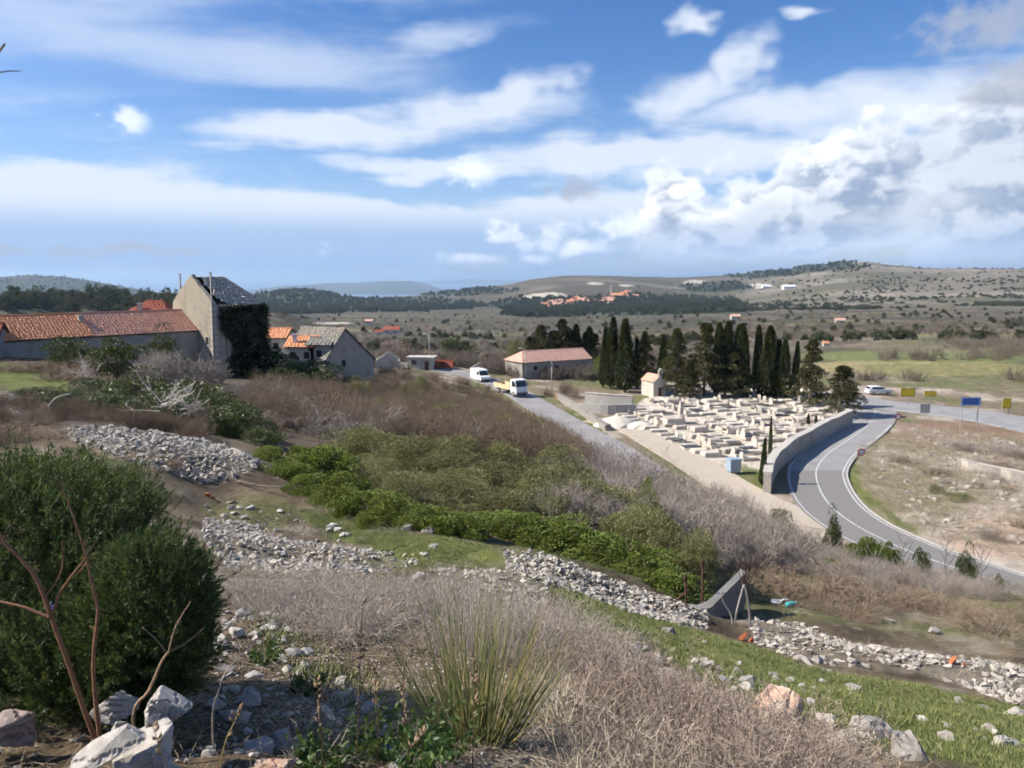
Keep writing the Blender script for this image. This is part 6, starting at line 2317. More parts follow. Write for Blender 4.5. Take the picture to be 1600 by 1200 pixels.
def rock_mesh(seed, dims, name='rock', n=16, cuts=3, rough=0.05):
    """larger boulder: hull, subdivided and roughened"""
    r = np.random.default_rng(seed)
    P = unit(r.normal(0, 1, (n, 3))) * r.uniform(0.8, 1.0, (n, 1))
    P = np.sign(P) * np.abs(P) ** 0.6 * 0.5
    bm = bmesh.new()
    for p in P:
        bm.verts.new((p[0] * dims[0], p[1] * dims[1], p[2] * dims[2]))
    bmesh.ops.convex_hull(bm, input=list(bm.verts))
    bmesh.ops.delete(bm, geom=[v for v in bm.verts if not v.link_faces], context='VERTS')
    bmesh.ops.bevel(bm, geom=list(bm.edges), offset=min(dims) * 0.018, segments=1, affect='EDGES')
    bmesh.ops.triangulate(bm, faces=list(bm.faces))
    for _ in range(cuts):
        long_ = [e for e in bm.edges if e.calc_length() > max(dims) * 0.07]
        if len(bm.faces) > 5000 or not long_:
            break
        bmesh.ops.subdivide_edges(bm, edges=long_, cuts=1)
        bmesh.ops.triangulate(bm, faces=[f for f in bm.faces if len(f.verts) > 3])
    bm.normal_update()
    co = np.array([v.co for v in bm.verts])
    s = 5.0 / max(dims)
    nz = fbm(co[:, 0] * s + co[:, 2] * 2.1 * s, co[:, 1] * s - co[:, 2] * 1.7 * s, seed, 5) - 0.5
    lay = fbm(co[:, 2] * s * 3.2 + co[:, 0] * s * 0.4, co[:, 1] * s * 0.5, seed + 4, 3)
    nz = nz - 0.55 * (np.abs(lay - 0.5) < 0.035)
    for v, k in zip(list(bm.verts), nz):
        v.co += v.normal * float(k) * rough * 2 * min(dims)
    me = bpy.data.meshes.new(name)
    bm.to_mesh(me)
    bm.free()
    return me


STN = [hull_mesh(s, 12 + s % 5) for s in range(10)]
for m_ in STN:
    m_.materials.append(LIME)
c_st = proto_objs([m_.copy() for m_ in STN])


def sample_px_poly(poly, d0, d1, n, r):
    P = np.array([tuple(G(u, v, d0, d1)) for u, v in poly])
    lo, hi = P[:, :2].min(0) - 0.3, P[:, :2].max(0) + 0.3
    out = []
    while sum(len(o) for o in out) < n and len(out) < 60:
        q = r.uniform(lo, hi, (n * 2, 2))
        z = land(q[:, 0], q[:, 1])
        f = q[:, 1] * CP - z * SP
        u = 800 + F * q[:, 0] / f
        v = 600 - F * (q[:, 1] * SP + z * CP) / f
        k = in_poly(u, v, poly) & (q[:, 1] > d0 * 0.85) & (q[:, 1] < d1 * 1.2)
        out.append(np.concatenate([q[k], z[k][:, None]], 1))
    a = np.concatenate(out)[:n]
    return a


def rubble(name, label, key, n, s0, s1, nparts, seed, lift=0.10, cat='stone heap', thin=0.0):
    poly, d0, d1 = RUBBLE_PX[key]
    r = np.random.default_rng(seed)
    P = sample_px_poly(poly, d0, d1, n, r)
    if thin:                       # turf and soil show between the stones
        P = P[fbm(P[:, 0] / 0.9, P[:, 1] / 0.9, seed, 3) + r.normal(0, 0.06, len(P)) > thin]
    n = len(P)
    size = s0 + (s1 * 1.15 - s0) * r.random(n) ** 3.0
    P[:, 2] += r.uniform(-0.02, lift, n) * 1.0
    base = P.mean(0)
    root = thing(name, label, cat, (base[0], base[1], base[2]))
    order = np.argsort(-size / np.hypot(P[:, 0], P[:, 1]))
    big, rest = order[:nparts], order[nparts:]
    rot = r.uniform(0, 6.28, n)
    tilt = r.normal(0, 0.4, (n, 2))
    for i in big:
        o = bpy.data.objects.new('stone', STN[int(r.integers(0, 10))])
        COL.objects.link(o)
        o.parent = root
        o.location = P[i] - base
        o.rotation_euler = (tilt[i, 0], tilt[i, 1], rot[i])
        o.scale = (size[i], size[i], size[i] * 0.75)
    if len(rest):
        scatter('rubble', P[rest] - base, rot[rest], np.stack([size[rest], size[rest], size[rest] * 0.75], 1), c_st, 10, None, tilt[rest], root)
    return root


rubble('stone_heap', 'broad grey heap of cleared stones left of the green bushes', 'pile', 3900, 0.08, 0.24, 230, 1, 0.10, thin=0.28)
rubble('stone_heap', 'grey stone slope beside the leaning post at the left', 'left', 900, 0.13, 0.30, 90, 2, thin=0.36)
rubble('stone_heap', 'pale rubble band below the grassy hollow', 'band', 3000, 0.05, 0.17, 230, 3, 0.05, thin=0.27)
rubble('rubble_wall', 'long tumbled white stone wall below the bright green hedge', 'wall', 3200, 0.05, 0.165, 250, 4, 0.09, 'stone wall', 0.28)
rubble('stone_heap', 'loose scattered stones between rubble band and broom', 'loose', 700, 0.04, 0.15, 110, 5, 0.03, thin=0.33)
rubble('rubble_wall', 'pale tumbled stone wall along the right side of the turf strip', 'right', 3600, 0.04, 0.19, 240, 6, 0.05, 'stone wall', 0.36)

# single stones that stand out
RK = [rock_mesh(s, (0.5, 0.42, 0.34), cuts=2) for s in (1, 2, 3, 4)]
for m_ in RK:
    m_.materials.append(LIME)
ORANGE_ROCK = stone_mat('lichen_rock', (0.52, 0.42, 0.35), (0.58, 0.36, 0.25), (0.62, 0.58, 0.53), 4.0)


def lone(label, u, v, wpx, d0, d1, seed, sink=0.3, mesh=None, name='rock', cat='rock', flat=1.0):
    p = G(u, v, d0, d1)
    w = wpx * p.length / F
    me = mesh or RK[seed % 4]
    o = obj(name, me, None, None, (p.x, p.y, p.z + w * (0.34 - sink) * flat), seed * 1.3, (w / 0.5, w / 0.5, w / 0.5 * flat))
    o.rotation_euler = (0.2 * math.sin(seed), 0.2 * math.cos(seed * 2), seed * 1.3)
    return tag(o, label, cat)


for i, (u, v, w, lab) in enumerate(((1336, 1082, 27, 'round white rock alone on the turf strip'), (1152, 1052, 18, 'topmost white rock of the small group on the turf'), (1145, 1062, 16, 'left white rock of the small group on the turf'), (1160, 1066, 20, 'lower white rock of the small group on the turf'),
                                    (1165, 1076, 24, 'brownish square block below the white rock group on the turf'), (1234, 1066, 22, 'flat white rock between rock group and lone round rock'), (1225, 1074, 18, 'small white rock beside the flat one on the turf'),
                                    (1044, 990, 26, 'pale rock in the brush above the turf strip'), (1050, 1018, 18, 'smaller pale rock at the upper edge of the turf strip'), (1100, 1005, 10, 'tiny white rock high on the turf strip'), (1360, 1150, 64, 'large grey boulder in the brush at the foot of the turf'),
                                    (1420, 1185, 70, 'large pale boulder at the lower right among brush'), (1312, 1160, 46, 'grey boulder left of the large one at the foot of the turf'), (1290, 1132, 34, 'pale rock behind the reddish boulder'), (1480, 1155, 24, 'small rock in the grass at lower right'),
                                    (1565, 1165, 30, 'half hidden rock near the lower right corner'), (1390, 972, 18, 'white rock among brambles on the far bank'), (1460, 990, 22, 'pale rock on the grassy bank near the right edge'), (1365, 1015, 16, 'white rock below the brambles at the rubble wall'),
                                    (1545, 1140, 18, 'small white rock on the lower right turf'), (1500, 1098, 20, 'white flat rock on the right turf'), (1540, 1110, 22, 'pale flat rock on the right turf near the edge'), (1585, 1120, 26, 'pale rock at the right edge of the turf'),
                                    (637, 828, 26, 'left white rock of the pair in the grassy hollow'), (668, 832, 24, 'right white rock of the pair in the grassy hollow'), (678, 856, 18, 'single white rock below the pair in the hollow'), (540, 836, 20, 'flat grey rock in the green of the hollow'),
                                    (470, 852, 18, 'pale flat rock at the upper edge of the rubble band'), (523, 799, 12, 'small white rock by the green bush above the hollow'), (546, 809, 18, 'pale rock at the foot of the green bush above the hollow'), (655, 905, 26, 'grey rock at the end of the rubble band'),
                                    (768, 925, 18, 'pale rock above the broom plant'), (360, 786, 16, 'flat pale rock below the stone heap'))):
    lone(lab, u, v, w, 3.5, 40, i, 0.28, flat=0.6 if 'flat' in lab else 1.0)
ob_ = rock_mesh(21, (0.6, 0.5, 0.42), cuts=3)
ob_.materials.append(ORANGE_ROCK)
lone('large reddish lichen stained boulder at the edge of brush and turf', 1212, 1118, 66, 3, 12, 3, 0.25, ob_)
TERRA = paint('terracotta', (0.42, 0.125, 0.05), 0.8, grime=0.3, scale=6)
for i, (u, v, w, lab) in enumerate(((1160, 1000, 23, 'orange terracotta block at the foot of the pruned tree'), (1490, 1038, 20, 'orange terracotta fragment on the rubble wall at right'), (325, 777, 18, 'flat orange tile fragment on the bare ground below the stone heap'))):
    p = G(u, v, 5, 40)
    w_ = w * p.length / F
    o = thing('terracotta_block', lab, 'tile fragment', p)
    for q_, (nm_, sc2, of) in enumerate((('block', 1.0, (0, 0, 0.22)), ('shard', 0.55, (0.5, -0.2, 0.1)))):
        me = hull_mesh(300 + i * 2 + q_, 10, 0.8 if i < 2 else 0.3, nm_)
        me.materials.append(TERRA)
        k_ = obj(nm_, me, None, o, Vector(of) * w_, 0.7 * i + q_, w_ * sc2)
        k_.rotation_euler = (0.3 + q_, 0.2 * i, i + q_)

# ------------------------------------------------------------------ concrete wall corner with rusty posts
def px_at_z(u, v, z):
    return Vector(on_plane(u, v, z))


zt = -7.12
top = [px_at_z(u, v, zt) for u, v in ((1056, 950), (1096, 957), (1112, 948), (1166, 894), (1158, 889), (1107, 938), (1090, 945), (1064, 943))]
mb = MB()
zb = -8.7
mb.prism([(p.x, p.y) for p in top], zb, zt)
cw = thing('concrete_wall', 'broken concrete wall corner at the end of the rubble wall', 'wall', (top[0].x, top[0].y, zb))
for i, v in enumerate(mb.v):
    mb.v[i] = (v[0] - top[0].x, v[1] - top[0].y, v[2] - zb)
mb.obj('wall_body', paint('grey_concrete', (0.20, 0.19, 0.175), 0.9, grime=0.7, scale=2.5), cw)
RUST = paint('rust', (0.105, 0.046, 0.030), 0.85, grime=0.5, scale=9)
for (a, b, lab) in (((1073, 968, 15.6), (1071, 897, 15.6), 'left upright rusty post at the concrete wall corner'), ((1097, 936, 16.6), (1098, 874, 16.6), 'right upright rusty post behind the concrete wall corner'), ((1028, 962, 15.4), (1076, 922, 15.8), 'slanting rusty brace left of the concrete wall corner')):
    A, B = Vector(W(*a)), Vector(W(*b))
    t_ = thing('rusty_post', lab, 'post', A)
    dv = B - A
    MB().tube([-dv * 0.25, dv * 0.5, dv], 0.024, 6).obj('bar', RUST, t_)
    MB().box(dv * 0.9, (0.06, 0.05, 0.08)).obj('bracket', RUST, t_)

# ------------------------------------------------------------------ pruned tree, saplings, dead wood
def px_tube_thing(name, label, cat, lines, m, mats=None, part='branch'):
    """lines of (u, v, d) with radii; the first is the trunk"""
    b = Vector(W(*lines[0][0][0]))
    gz = land1(b.x, b.y)
    t_ = thing(name, label, cat, (b.x, b.y, gz))
    for k, (pts, r0, r1) in enumerate(lines):
        P = [Vector(W(*q)) - Vector((b.x, b.y, gz)) for q in pts]
        if k == 0:
            P = [Vector((P[0].x, P[0].y, -0.12))] + P
        P = [Vector(q) for q in smooth_line([tuple(q) for q in P], 4)]
        n = len(P)
        MB().tube(P, [r0 + (r1 - r0) * i / (n - 1) for i in range(n)], 7).obj('stem' if k == 0 else part, (mats or {}).get(k, m), t_, True)
    return t_


PALEBARK = twig_mat('pale_bark', (0.36, 0.32, 0.28), (0.42, 0.38, 0.33))
REDTW = twig_mat('red_twig', (0.20, 0.10, 0.07), (0.15, 0.075, 0.055))
d_ = 14.6
lines = [([(1173, 1006, d_), (1171, 960, d_), (1166, 925, d_), (1162, 913, d_)], 0.036, 0.026), ([(1146, 990, d_), (1150, 960, d_), (1158, 930, d_), (1162, 915, d_)], 0.025, 0.02), ([(1146, 985, d_), (1142, 960, d_), (1130, 940, d_), (1126, 925, d_)], 0.02, 0.008)]
for (u, v) in ((1150, 885), (1163, 862), (1178, 895), (1184, 905), (1172, 884), (1156, 870)):
    lines.append(([(1162, 914, d_), ((1162 + u) / 2 + 2, (914 + v) / 2 + 4, d_), (u, v, d_)], 0.014, 0.004))
px_tube_thing('pruned_tree', 'pruned pale tree with reddish twigs beside the concrete wall', 'tree', lines, PALEBARK, {k: REDTW for k in range(3, 9)})
px_tube_thing('fallen_log', 'curved grey log lying on the turf strip', 'log', [([(1258, 1030, 11.6), (1266, 1042, 11.2), (1282, 1050, 10.9), (1300, 1054, 10.8)], 0.05, 0.07), ([(1290, 1052, 10.85), (1300, 1046, 10.8)], 0.03, 0.01)], paint('grey_wood', (0.30, 0.28, 0.245), 0.9, grime=0.5, scale=8))
px_tube_thing('leaning_post', 'old grey post with slanting bar at the left above the stone heap', 'post', [([(77, 664, 32), (78, 645, 32), (77, 632, 32)], 0.06, 0.055), ([(77, 634, 32), (86, 624, 32), (98, 618, 32), (111, 616, 32)], 0.045, 0.03), ([(106, 617, 32), (109, 640, 32)], 0.012, 0.01)], OLDPOLE, part='bar')
px_tube_thing('timber_beam', 'pale weathered beam lying on the edge of the stone heap', 'beam', [([(362, 702, 27.4), (385, 712, 27.0), (406, 724, 26.6)], 0.07, 0.06), ([(372, 706, 27.3), (380, 702, 27.3)], 0.03, 0.015)], PALEBARK)
px_tube_thing('fallen_branch', 'brown fallen branch at the foot of the stone heap', 'branch', [([(372, 752, 22.5), (400, 758, 22.3), (445, 762, 22.0)], 0.05, 0.02), ([(395, 757, 22.3), (410, 750, 22.3)], 0.02, 0.008)], T_BARK)
for k, (u, v0, v1, d, lab) in enumerate(((1366, 936, 860, 27, 'thin leaning leafless sapling left of the near road'), (1412, 920, 840, 30, 'thin leafless sapling before the road, between ivy bush and edge'), (1480, 925, 835, 31, 'slender leafless sapling before the dashed road line'), (1535, 930, 850, 31, 'slender leafless sapling near the right edge of the road'))):
    lines = [([(u, v0, d), (u - 4, (v0 + v1) / 2, d), (u + 3, v1, d)], 0.05, 0.012)]
    for j in range(7):
        f = 0.35 + 0.09 * j
        vv = v0 + (v1 - v0) * f
        s = 1 if j % 2 else -1
        lines.append(([(u - 2, vv, d), (u + s * 9, vv - 12, d), (u + s * 14, vv - 26, d)], 0.018, 0.005))
    px_tube_thing('bare_sapling', lab, 'sapling', lines, T_GRY)

# pale dead branches tumbled over the bushes on the left
for k, (u, v, d, lab) in enumerate(((250, 640, 34.5, 'tangle of pale dead branches fallen over the bushes below the farmhouse'), (315, 640, 36, 'smaller tangle of pale dead branches right of the big one'), (135, 560, 58, 'pale leafless tree before the farm wing'))):
    r = np.random.default_rng(60 + k)
    b = Vector(W(u, v, d))
    n0 = 6
    a = r.uniform(0, 6.28, n0)
    flat = 0.35 if k < 2 else 1.3
    D = np.stack([np.cos(a), np.sin(a) * 0.5 - 0.4 * (k < 2), np.full(n0, flat)], 1)
    P = np.zeros((n0, 3)) + r.normal(0, 0.15, (n0, 3))
    gz = land1(b.x, b.y)
    if k < 2:
        P[:, 2] += 0.8
    segs = branch_tree(r, (P, D, np.full(n0, 1.9 if k != 1 else 1.2)), [(30, 0.9, 0.02, 0.7, 0.25, 0.0), (70, 0.5, 0.011, 0.8, 0.25, 0.0)], 0.035)
    t_ = thing('dead_branch' if k < 2 else 'bare_tree', lab, 'branch' if k < 2 else 'tree', (b.x, b.y, gz))
    obj('limbs', segs_mesh('limbs', segs[:2], 0.001, r), T_PAL, t_)
    obj('twigs', segs_mesh('twigs', segs[2:], 0.001, r), T_PAL, t_)

# litter
p = G(1213, 942, 10, 30)
t_ = thing('plastic_bag', 'white scrap of plastic behind the pruned tree', 'litter', p)
obj('bag', rock_mesh(31, (0.32, 0.26, 0.2), cuts=2, rough=0.12), WHITE, t_)
MB().tube([(0.1, 0, 0.05), (0.2, 0.02, 0.1), (0.3, 0.05, 0.06)], [0.03, 0.02, 0.04], 5).obj('tail', WHITE, t_)
p = G(1235, 948, 10, 30)
t_ = thing('plastic_bottle', 'turquoise plastic bottle behind the pruned tree', 'bottle', p, 0.5)
TURQ = paint('turquoise', (0.06, 0.42, 0.40), 0.3)
MB().tube([(-0.16, 0, 0.07), (-0.13, 0, 0.07), (0.08, 0, 0.07), (0.13, 0, 0.07), (0.18, 0, 0.07)], [0.05, 0.07, 0.07, 0.03, 0.03], 10).obj('bottle_body', TURQ, t_)
MB().tube([(0.18, 0, 0.07), (0.205, 0, 0.07)], 0.035, 10).obj('cap', WHITE, t_)
p = G(743, 838, 14, 26)
r = np.random.default_rng(71)
t_ = thing('dried_plant', 'dried brown plant stump in front of the green hedge', 'plant', p)
a = r.uniform(0, 6.28, 260)
q = r.uniform(0, 1, 260)
Pq = np.stack([np.cos(a) * 0.28 * (1 - q * 0.7), np.sin(a) * 0.28 * (1 - q * 0.7), q * 0.5], 1)
V, Q = leaf_quads(Pq, np.stack([np.cos(a), np.sin(a), np.full(260, -0.4)], 1), 0.2, 0.05, 0.4, r)
obj('dead_leaves', np_mesh('dead_leaves', V, [Q]), twig_mat('dead_leaf', (0.12, 0.07, 0.045), (0.2, 0.12, 0.08)), t_)
MB().tube([(0, 0, -0.1), (0, 0, 0.3), (0.02, 0, 0.55)], [0.1, 0.08, 0.04], 7).obj('stump', T_BARK, t_)

# ------------------------------------------------------------------ rosemary
L_ROS = leaf_mat('rosemary_needle', (0.046, 0.078, 0.030), (0.084, 0.130, 0.045), (0.195, 0.21, 0.090), 0.25, 0.55, 0.2, 3.0, 0.0)


def rosemary():
    r = np.random.default_rng(91)
    base = Vector(W(130, 1120, 2.9))
    gz = land1(base.x, base.y)
    lobes = [((10, 955, 3.0), (0.56, 0.52, 0.58), 2900), ((240, 985, 2.62), (0.185, 0.22, 0.30), 1400), ((85, 850, 3.25), (0.42, 0.40, 0.35), 1800), ((95, 1080, 2.62), (0.38, 0.24, 0.32), 1100), ((-140, 930, 3.1), (0.6, 0.55, 0.6), 800), ((190, 1060, 2.62), (0.22, 0.2, 0.2), 600)]
    P0, D0 = [], []
    for c, rd, n in lobes:
        C = np.array(W(*c))
        d = unit(r.normal(0, 1, (n, 3)))
        # shoots sit at uneven depth, in tufts
        lump = 0.66 + 0.56 * (fbm(d[:, 0] * 4.2 + C[0] * 3, d[:, 2] * 4.2 + d[:, 1] * 2.6, 7, 2))
        k = lump * np.where(r.random(n) < 0.4, r.uniform(0.6, 0.92, n), 1.0)
        P0.append(C + d * np.array(rd) * k[:, None])
        D0.append(d * 0.75 + np.array([0, 0, 0.75]) + r.normal(0, 0.28, (n, 3)))
    P, D = np.concatenate(P0), unit(np.concatenate(D0))
    gl = land(P[:, 0], P[:, 1])
    k = P[:, 2] > gl + 0.03
    P, D = P[k], D[k]
    n = len(P)
    Ls = r.uniform(0.06, 0.13, n)
    m = 24
    # needles in whorls along each shoot
    t = np.tile(np.linspace(0.05, 1.0, m), (n, 1)) + r.normal(0, 0.02, (n, m))
    a1 = unit(np.cross(D, r.normal(0, 1, (n, 3))))
    a2 = np.cross(D, a1)
    ang = np.arange(m)[None] * 2.399 + r.uniform(0, 6.28, (n, 1))
    out = a1[:, None] * np.cos(ang)[..., None] + a2[:, None] * np.sin(ang)[..., None]
    C = P[:, None] + D[:, None] * (t * Ls[:, None])[..., None]
    N = out * (1.15 - 0.75 * t)[..., None] + D[:, None] * (0.45 + 0.7 * t)[..., None]
    V, Q = leaf_quads(C.reshape(-1, 3), N.reshape(-1, 3), 0.023, 0.0048, 0.12, r, 0.25)
    root = thing('rosemary_bush', 'large dark green rosemary bush filling the lower left', 'bush', (base.x, base.y, gz))
    off = np.array([base.x, base.y, gz])
    obj('foliage', np_mesh('foliage', V - off, [Q]), L_ROS, root)
    sv, sq = ribbons(P - off, P + D * Ls[:, None] - off, 0.0014, 0.0008, r)
    obj('shoots', np_mesh('shoots', sv, [sq]), twig_mat('rosemary_twig', (0.09, 0.07, 0.045), (0.13, 0.10, 0.06)), root)
    n0 = 26
    a = r.uniform(0, 6.28, n0)
    sP = np.stack([np.cos(a) * 0.12 - 0.05, np.sin(a) * 0.12 + 0.15, np.full(n0, -0.1)], 1)
    sD = np.stack([np.cos(a) * 0.8, np.sin(a) * 0.7, np.full(n0, 0.9)], 1)
    segs = branch_tree(r, (sP, sD, np.full(n0, 0.5)), [(160, 0.2, 0.005, 0.4, 0.12, 0.05)], 0.013)
    obj('stems', segs_mesh('stems', segs, 0.001, r), T_BARK, root)
    fl = MB()
    f0 = Vector(W(80, 947, 2.46)) - Vector(off)
    for k in range(6):
        g = k * 1.047
        fl.raw([f0, f0 + Vector((0.012 * math.cos(g) - 0.003, -0.004, 0.012 * math.sin(g))), f0 + Vector((0.017 * math.cos(g + 0.35), 0, 0.017 * math.sin(g + 0.35))), f0 + Vector((0.012 * math.cos(g + 0.7), -0.004, 0.012 * math.sin(g + 0.7)))], [(0, 1, 2, 3)])
    fl.obj('flower', paint('pale_violet', (0.34, 0.34, 0.62), 0.6, grime=0.0), root)


rosemary()

# ------------------------------------------------------------------ reddish saplings before the rosemary
REDBARK = mat('red_bark', lambda t: pbr(t, t.mix(t.noise(geopos(t), 60.0, 4.0, 0.7), (0.16, 0.075, 0.04), (0.33, 0.175, 0.095)), 0.75, t.noise(geopos(t), 120.0, 3.0), 0.5, 0.003))
d_ = 2.28
px_tube_thing('bare_sapling', 'reddish leafless forked sapling before the rosemary, leaning left', 'sapling',
              [([(148, 1158, d_), (132, 1110, d_), (108, 1040, d_), (88, 985, d_), (80, 965, d_)], 0.0088, 0.0068), ([(80, 966, d_), (72, 940, d_), (55, 900, d_), (30, 870, d_), (8, 848, d_), (-20, 800, d_)], 0.008, 0.004), ([(80, 966, d_), (60, 958, d_), (35, 948, d_), (-15, 937, d_)], 0.006, 0.004),
               ([(82, 962, d_), (92, 930, d_), (108, 905, d_), (128, 880, d_)], 0.005, 0.003), ([(70, 935, d_), (90, 905, d_), (98, 880, d_), (97, 845, d_)], 0.003, 0.0015), ([(128, 880, d_), (140, 860, d_), (152, 842, d_)], 0.003, 0.0012)], REDBARK)
px_tube_thing('bare_sapling', 'taller upright reddish sapling before the rosemary', 'sapling',
              [([(157, 1160, 2.26), (150, 1100, 2.26), (146, 1030, 2.26), (152, 970, 2.26), (152, 945, 2.26), (142, 905, 2.26), (132, 860, 2.26), (112, 800, 2.26), (90, 748, 2.26)], 0.0082, 0.0018), ([(152, 953, 2.26), (160, 952, 2.26), (167, 955, 2.26)], 0.004, 0.002), ([(149, 982, 2.26), (140, 978, 2.26)], 0.003, 0.001),
               ([(136, 878, 2.26), (126, 892, 2.26), (118, 898, 2.26)], 0.003, 0.001)], REDBARK)
px_tube_thing('bare_sapling', 'thin brown forked twig at the right side of the rosemary', 'sapling',
              [([(208, 1120, 2.2), (232, 1080, 2.2), (252, 1035, 2.2), (264, 1018, 2.2)], 0.0052, 0.0035), ([(264, 1018, 2.2), (272, 985, 2.2), (285, 960, 2.2), (298, 940, 2.2)], 0.003, 0.001), ([(264, 1018, 2.2), (290, 1005, 2.2), (320, 980, 2.2)], 0.0025, 0.001), ([(262, 1022, 2.2), (245, 1000, 2.2), (222, 980, 2.2)], 0.002, 0.001)], twig_mat('brown_twig', (0.26, 0.17, 0.10), (0.32, 0.22, 0.14)))
# a leafless shrub stands just outside the frame; only two twig tips reach in at the upper left
px_tube_thing('bare_sapling', 'two thin twig tips reaching in at the upper left edge', 'sapling',
              [([(-240, 1150, 2.4), (-220, 700, 2.3), (-150, 350, 2.2), (-70, 180, 2.2), (2, 76, 2.2), (5, 74, 2.2)], 0.012, 0.0012), ([(-110, 250, 2.2), (-50, 130, 2.2), (0, 113, 2.2), (33, 111, 2.2)], 0.004, 0.001)], T_BRN)

# ------------------------------------------------------------------ big rocks in the lower left corner
def big_rock(label, u, v, d, dims, rot, seed, m=LIME_NEAR, n=11):
    p = Vector(W(u, v, d))
    o = obj('rock', rock_mesh(seed, dims, n=n, cuts=4, rough=0.07), m)
    o.location = p
    o.rotation_euler = rot
    return tag(o, label, 'rock')


big_rock('long pale plank-like rock in the bottom left corner', 170, 1172, 1.98, (0.25, 0.10, 0.075), (0.3, -0.50, 0.15), 1)
big_rock('broad layered pale slab under the plank-like rock', 232, 1175, 2.06, (0.27, 0.17, 0.12), (0.25, -0.35, 0.2), 2)
big_rock('blocky grey-white rock with a sharp corner beside the rosemary foot', 262, 1102, 2.16, (0.15, 0.15, 0.11), (0.2, 0.1, 0.5), 3)
big_rock('bluish shaded rock behind the sapling stems', 180, 1106, 2.34, (0.15, 0.12, 0.11), (0.1, 0.2, 1.0), 4)
big_rock('small rounded stone between sapling stems and slab', 190, 1137, 2.2, (0.06, 0.05, 0.07), (0, 0.2, 0.4), 5)
big_rock('dark reddish rock at the very left edge below the rosemary', 15, 1150, 2.2, (0.2, 0.14, 0.13), (0.1, 0.1, 0.2), 6, stone_mat('earthy_rock', (0.33, 0.28, 0.25), (0.24, 0.19, 0.17), (0.42, 0.38, 0.35), 9.0, 0.008))
big_rock('stone under the layered slab at the bottom edge', 285, 1200, 2.02, (0.12, 0.12, 0.1), (0.1, 0.0, 0.9), 7)
big_rock('brown stone at the bottom edge left of the green weeds', 430, 1203, 2.12, (0.16, 0.1, 0.07), (0.1, 0.0, 0.3), 8, ORANGE_ROCK)

# ------------------------------------------------------------------ loose stones in the shade right of the rosemary
NS = [hull_mesh(40 + s, 14 + s % 6, 0.7) for s in range(8)]
for m_ in NS:
    m_.materials.append(LIME_NEAR)
r = np.random.default_rng(101)


def loose(label, group, poly, d0, d1, n, s0, s1, name='loose_stone'):
    P = sample_px_poly(poly, d0, d1, n, r)
    for p in P:
        s = s0 + (s1 - s0) * r.random() ** 2
        o = bpy.data.objects.new(name, NS[int(r.integers(0, 8))])
        COL.objects.link(o)
        o.location = (p[0], p[1], p[2] + s * 0.12)
        o.rotation_euler = (r.normal(0, 0.3), r.normal(0, 0.3), r.uniform(0, 6.28))
        o.scale = (s, s * r.uniform(0.8, 1.1), s * r.uniform(0.7, 1.1))
        tag(o, label, 'stone', group)


loose('small white limestone lying in the shade right of the rosemary', 'stones in the shade beside the rosemary', [(345, 930), (420, 940), (500, 1040), (560, 1090), (640, 1130), (620, 1200), (320, 1200), (330, 1080)], 2.0, 6, 120, 0.04, 0.15)
loose('white stone among straw right of the broom plant', 'stones beside the broom', [(830, 1085), (930, 1080), (960, 1130), (900, 1165), (840, 1140)], 2.3, 5, 10, 0.05, 0.11)
loose('pale stone in the dry brush above the turf strip', 'stones in the brush', [(980, 1000), (1120, 1040), (1200, 1090), (1180, 1130), (1060, 1080), (960, 1040)], 4, 11, 40, 0.08, 0.25)
loose('pale stone scattered on the bare plateau below the stone heap', 'stones on the plateau', [(320, 790), (470, 790), (560, 840), (520, 862), (400, 820), (330, 815)], 13, 24, 42, 0.1, 0.3)
loose('white stone scattered over the turf strip and its lower edge', 'stones on the turf', [(1100, 1020), (1300, 1065), (1500, 1110), (1590, 1150), (1580, 1190), (1400, 1130), (1200, 1090)], 5, 14, 26, 0.06, 0.17)
for i, (u, v, w, lab) in enumerate(((507, 1093, 13, 'red tile shard between the white stones left of the weeds'), (474, 1086, 12, 'smaller red tile shard left of the other shard'), (862, 1128, 10, 'upright red tile shard right of the broom'), (888, 1124, 14, 'flat red tile shard beside the grey stones right of the broom'))):
    p = G(u, v, 2, 6)
    w_ = w * p.length / F
    o = hull_mesh(80 + i, 9, 0.35)
    o.materials.append(TERRA)
    q = obj('tile_shard', o, None, None, (p.x, p.y, p.z + w_ * 0.2), i * 1.1, w_ / 0.9)
    q.rotation_euler = (0.5, 0.3 * i, i * 1.1)
    tag(q, lab, 'tile fragment')

# ------------------------------------------------------------------ broom
def stems_bundle(r, n, spread, Lmin, Lmax, rad0, lean=(0, 0), segs=4, basew=0.07, droop=0.0):
    a = r.uniform(0, 6.28, n)
    q = r.random(n) ** 0.6
    P = np.stack([np.cos(a) * basew * q, np.sin(a) * basew * q, np.full(n, -0.02)], 1)
    D = np.stack([np.cos(a) * spread * q + lean[0], np.sin(a) * spread * q + lean[1], np.ones(n)], 1)
    return grow(P, D, r.uniform(Lmin, Lmax, n), np.full(n, rad0), segs, 0.035 + droop, 0.02 - droop, r, 0.35)


def stem_material(name, stops):
    """long rushes: one tint per stem"""
    def fn(t):
        return pbr(t, t.ramp(isl(t), stops), 0.6, spec=0.3)
    return mat(name, fn)


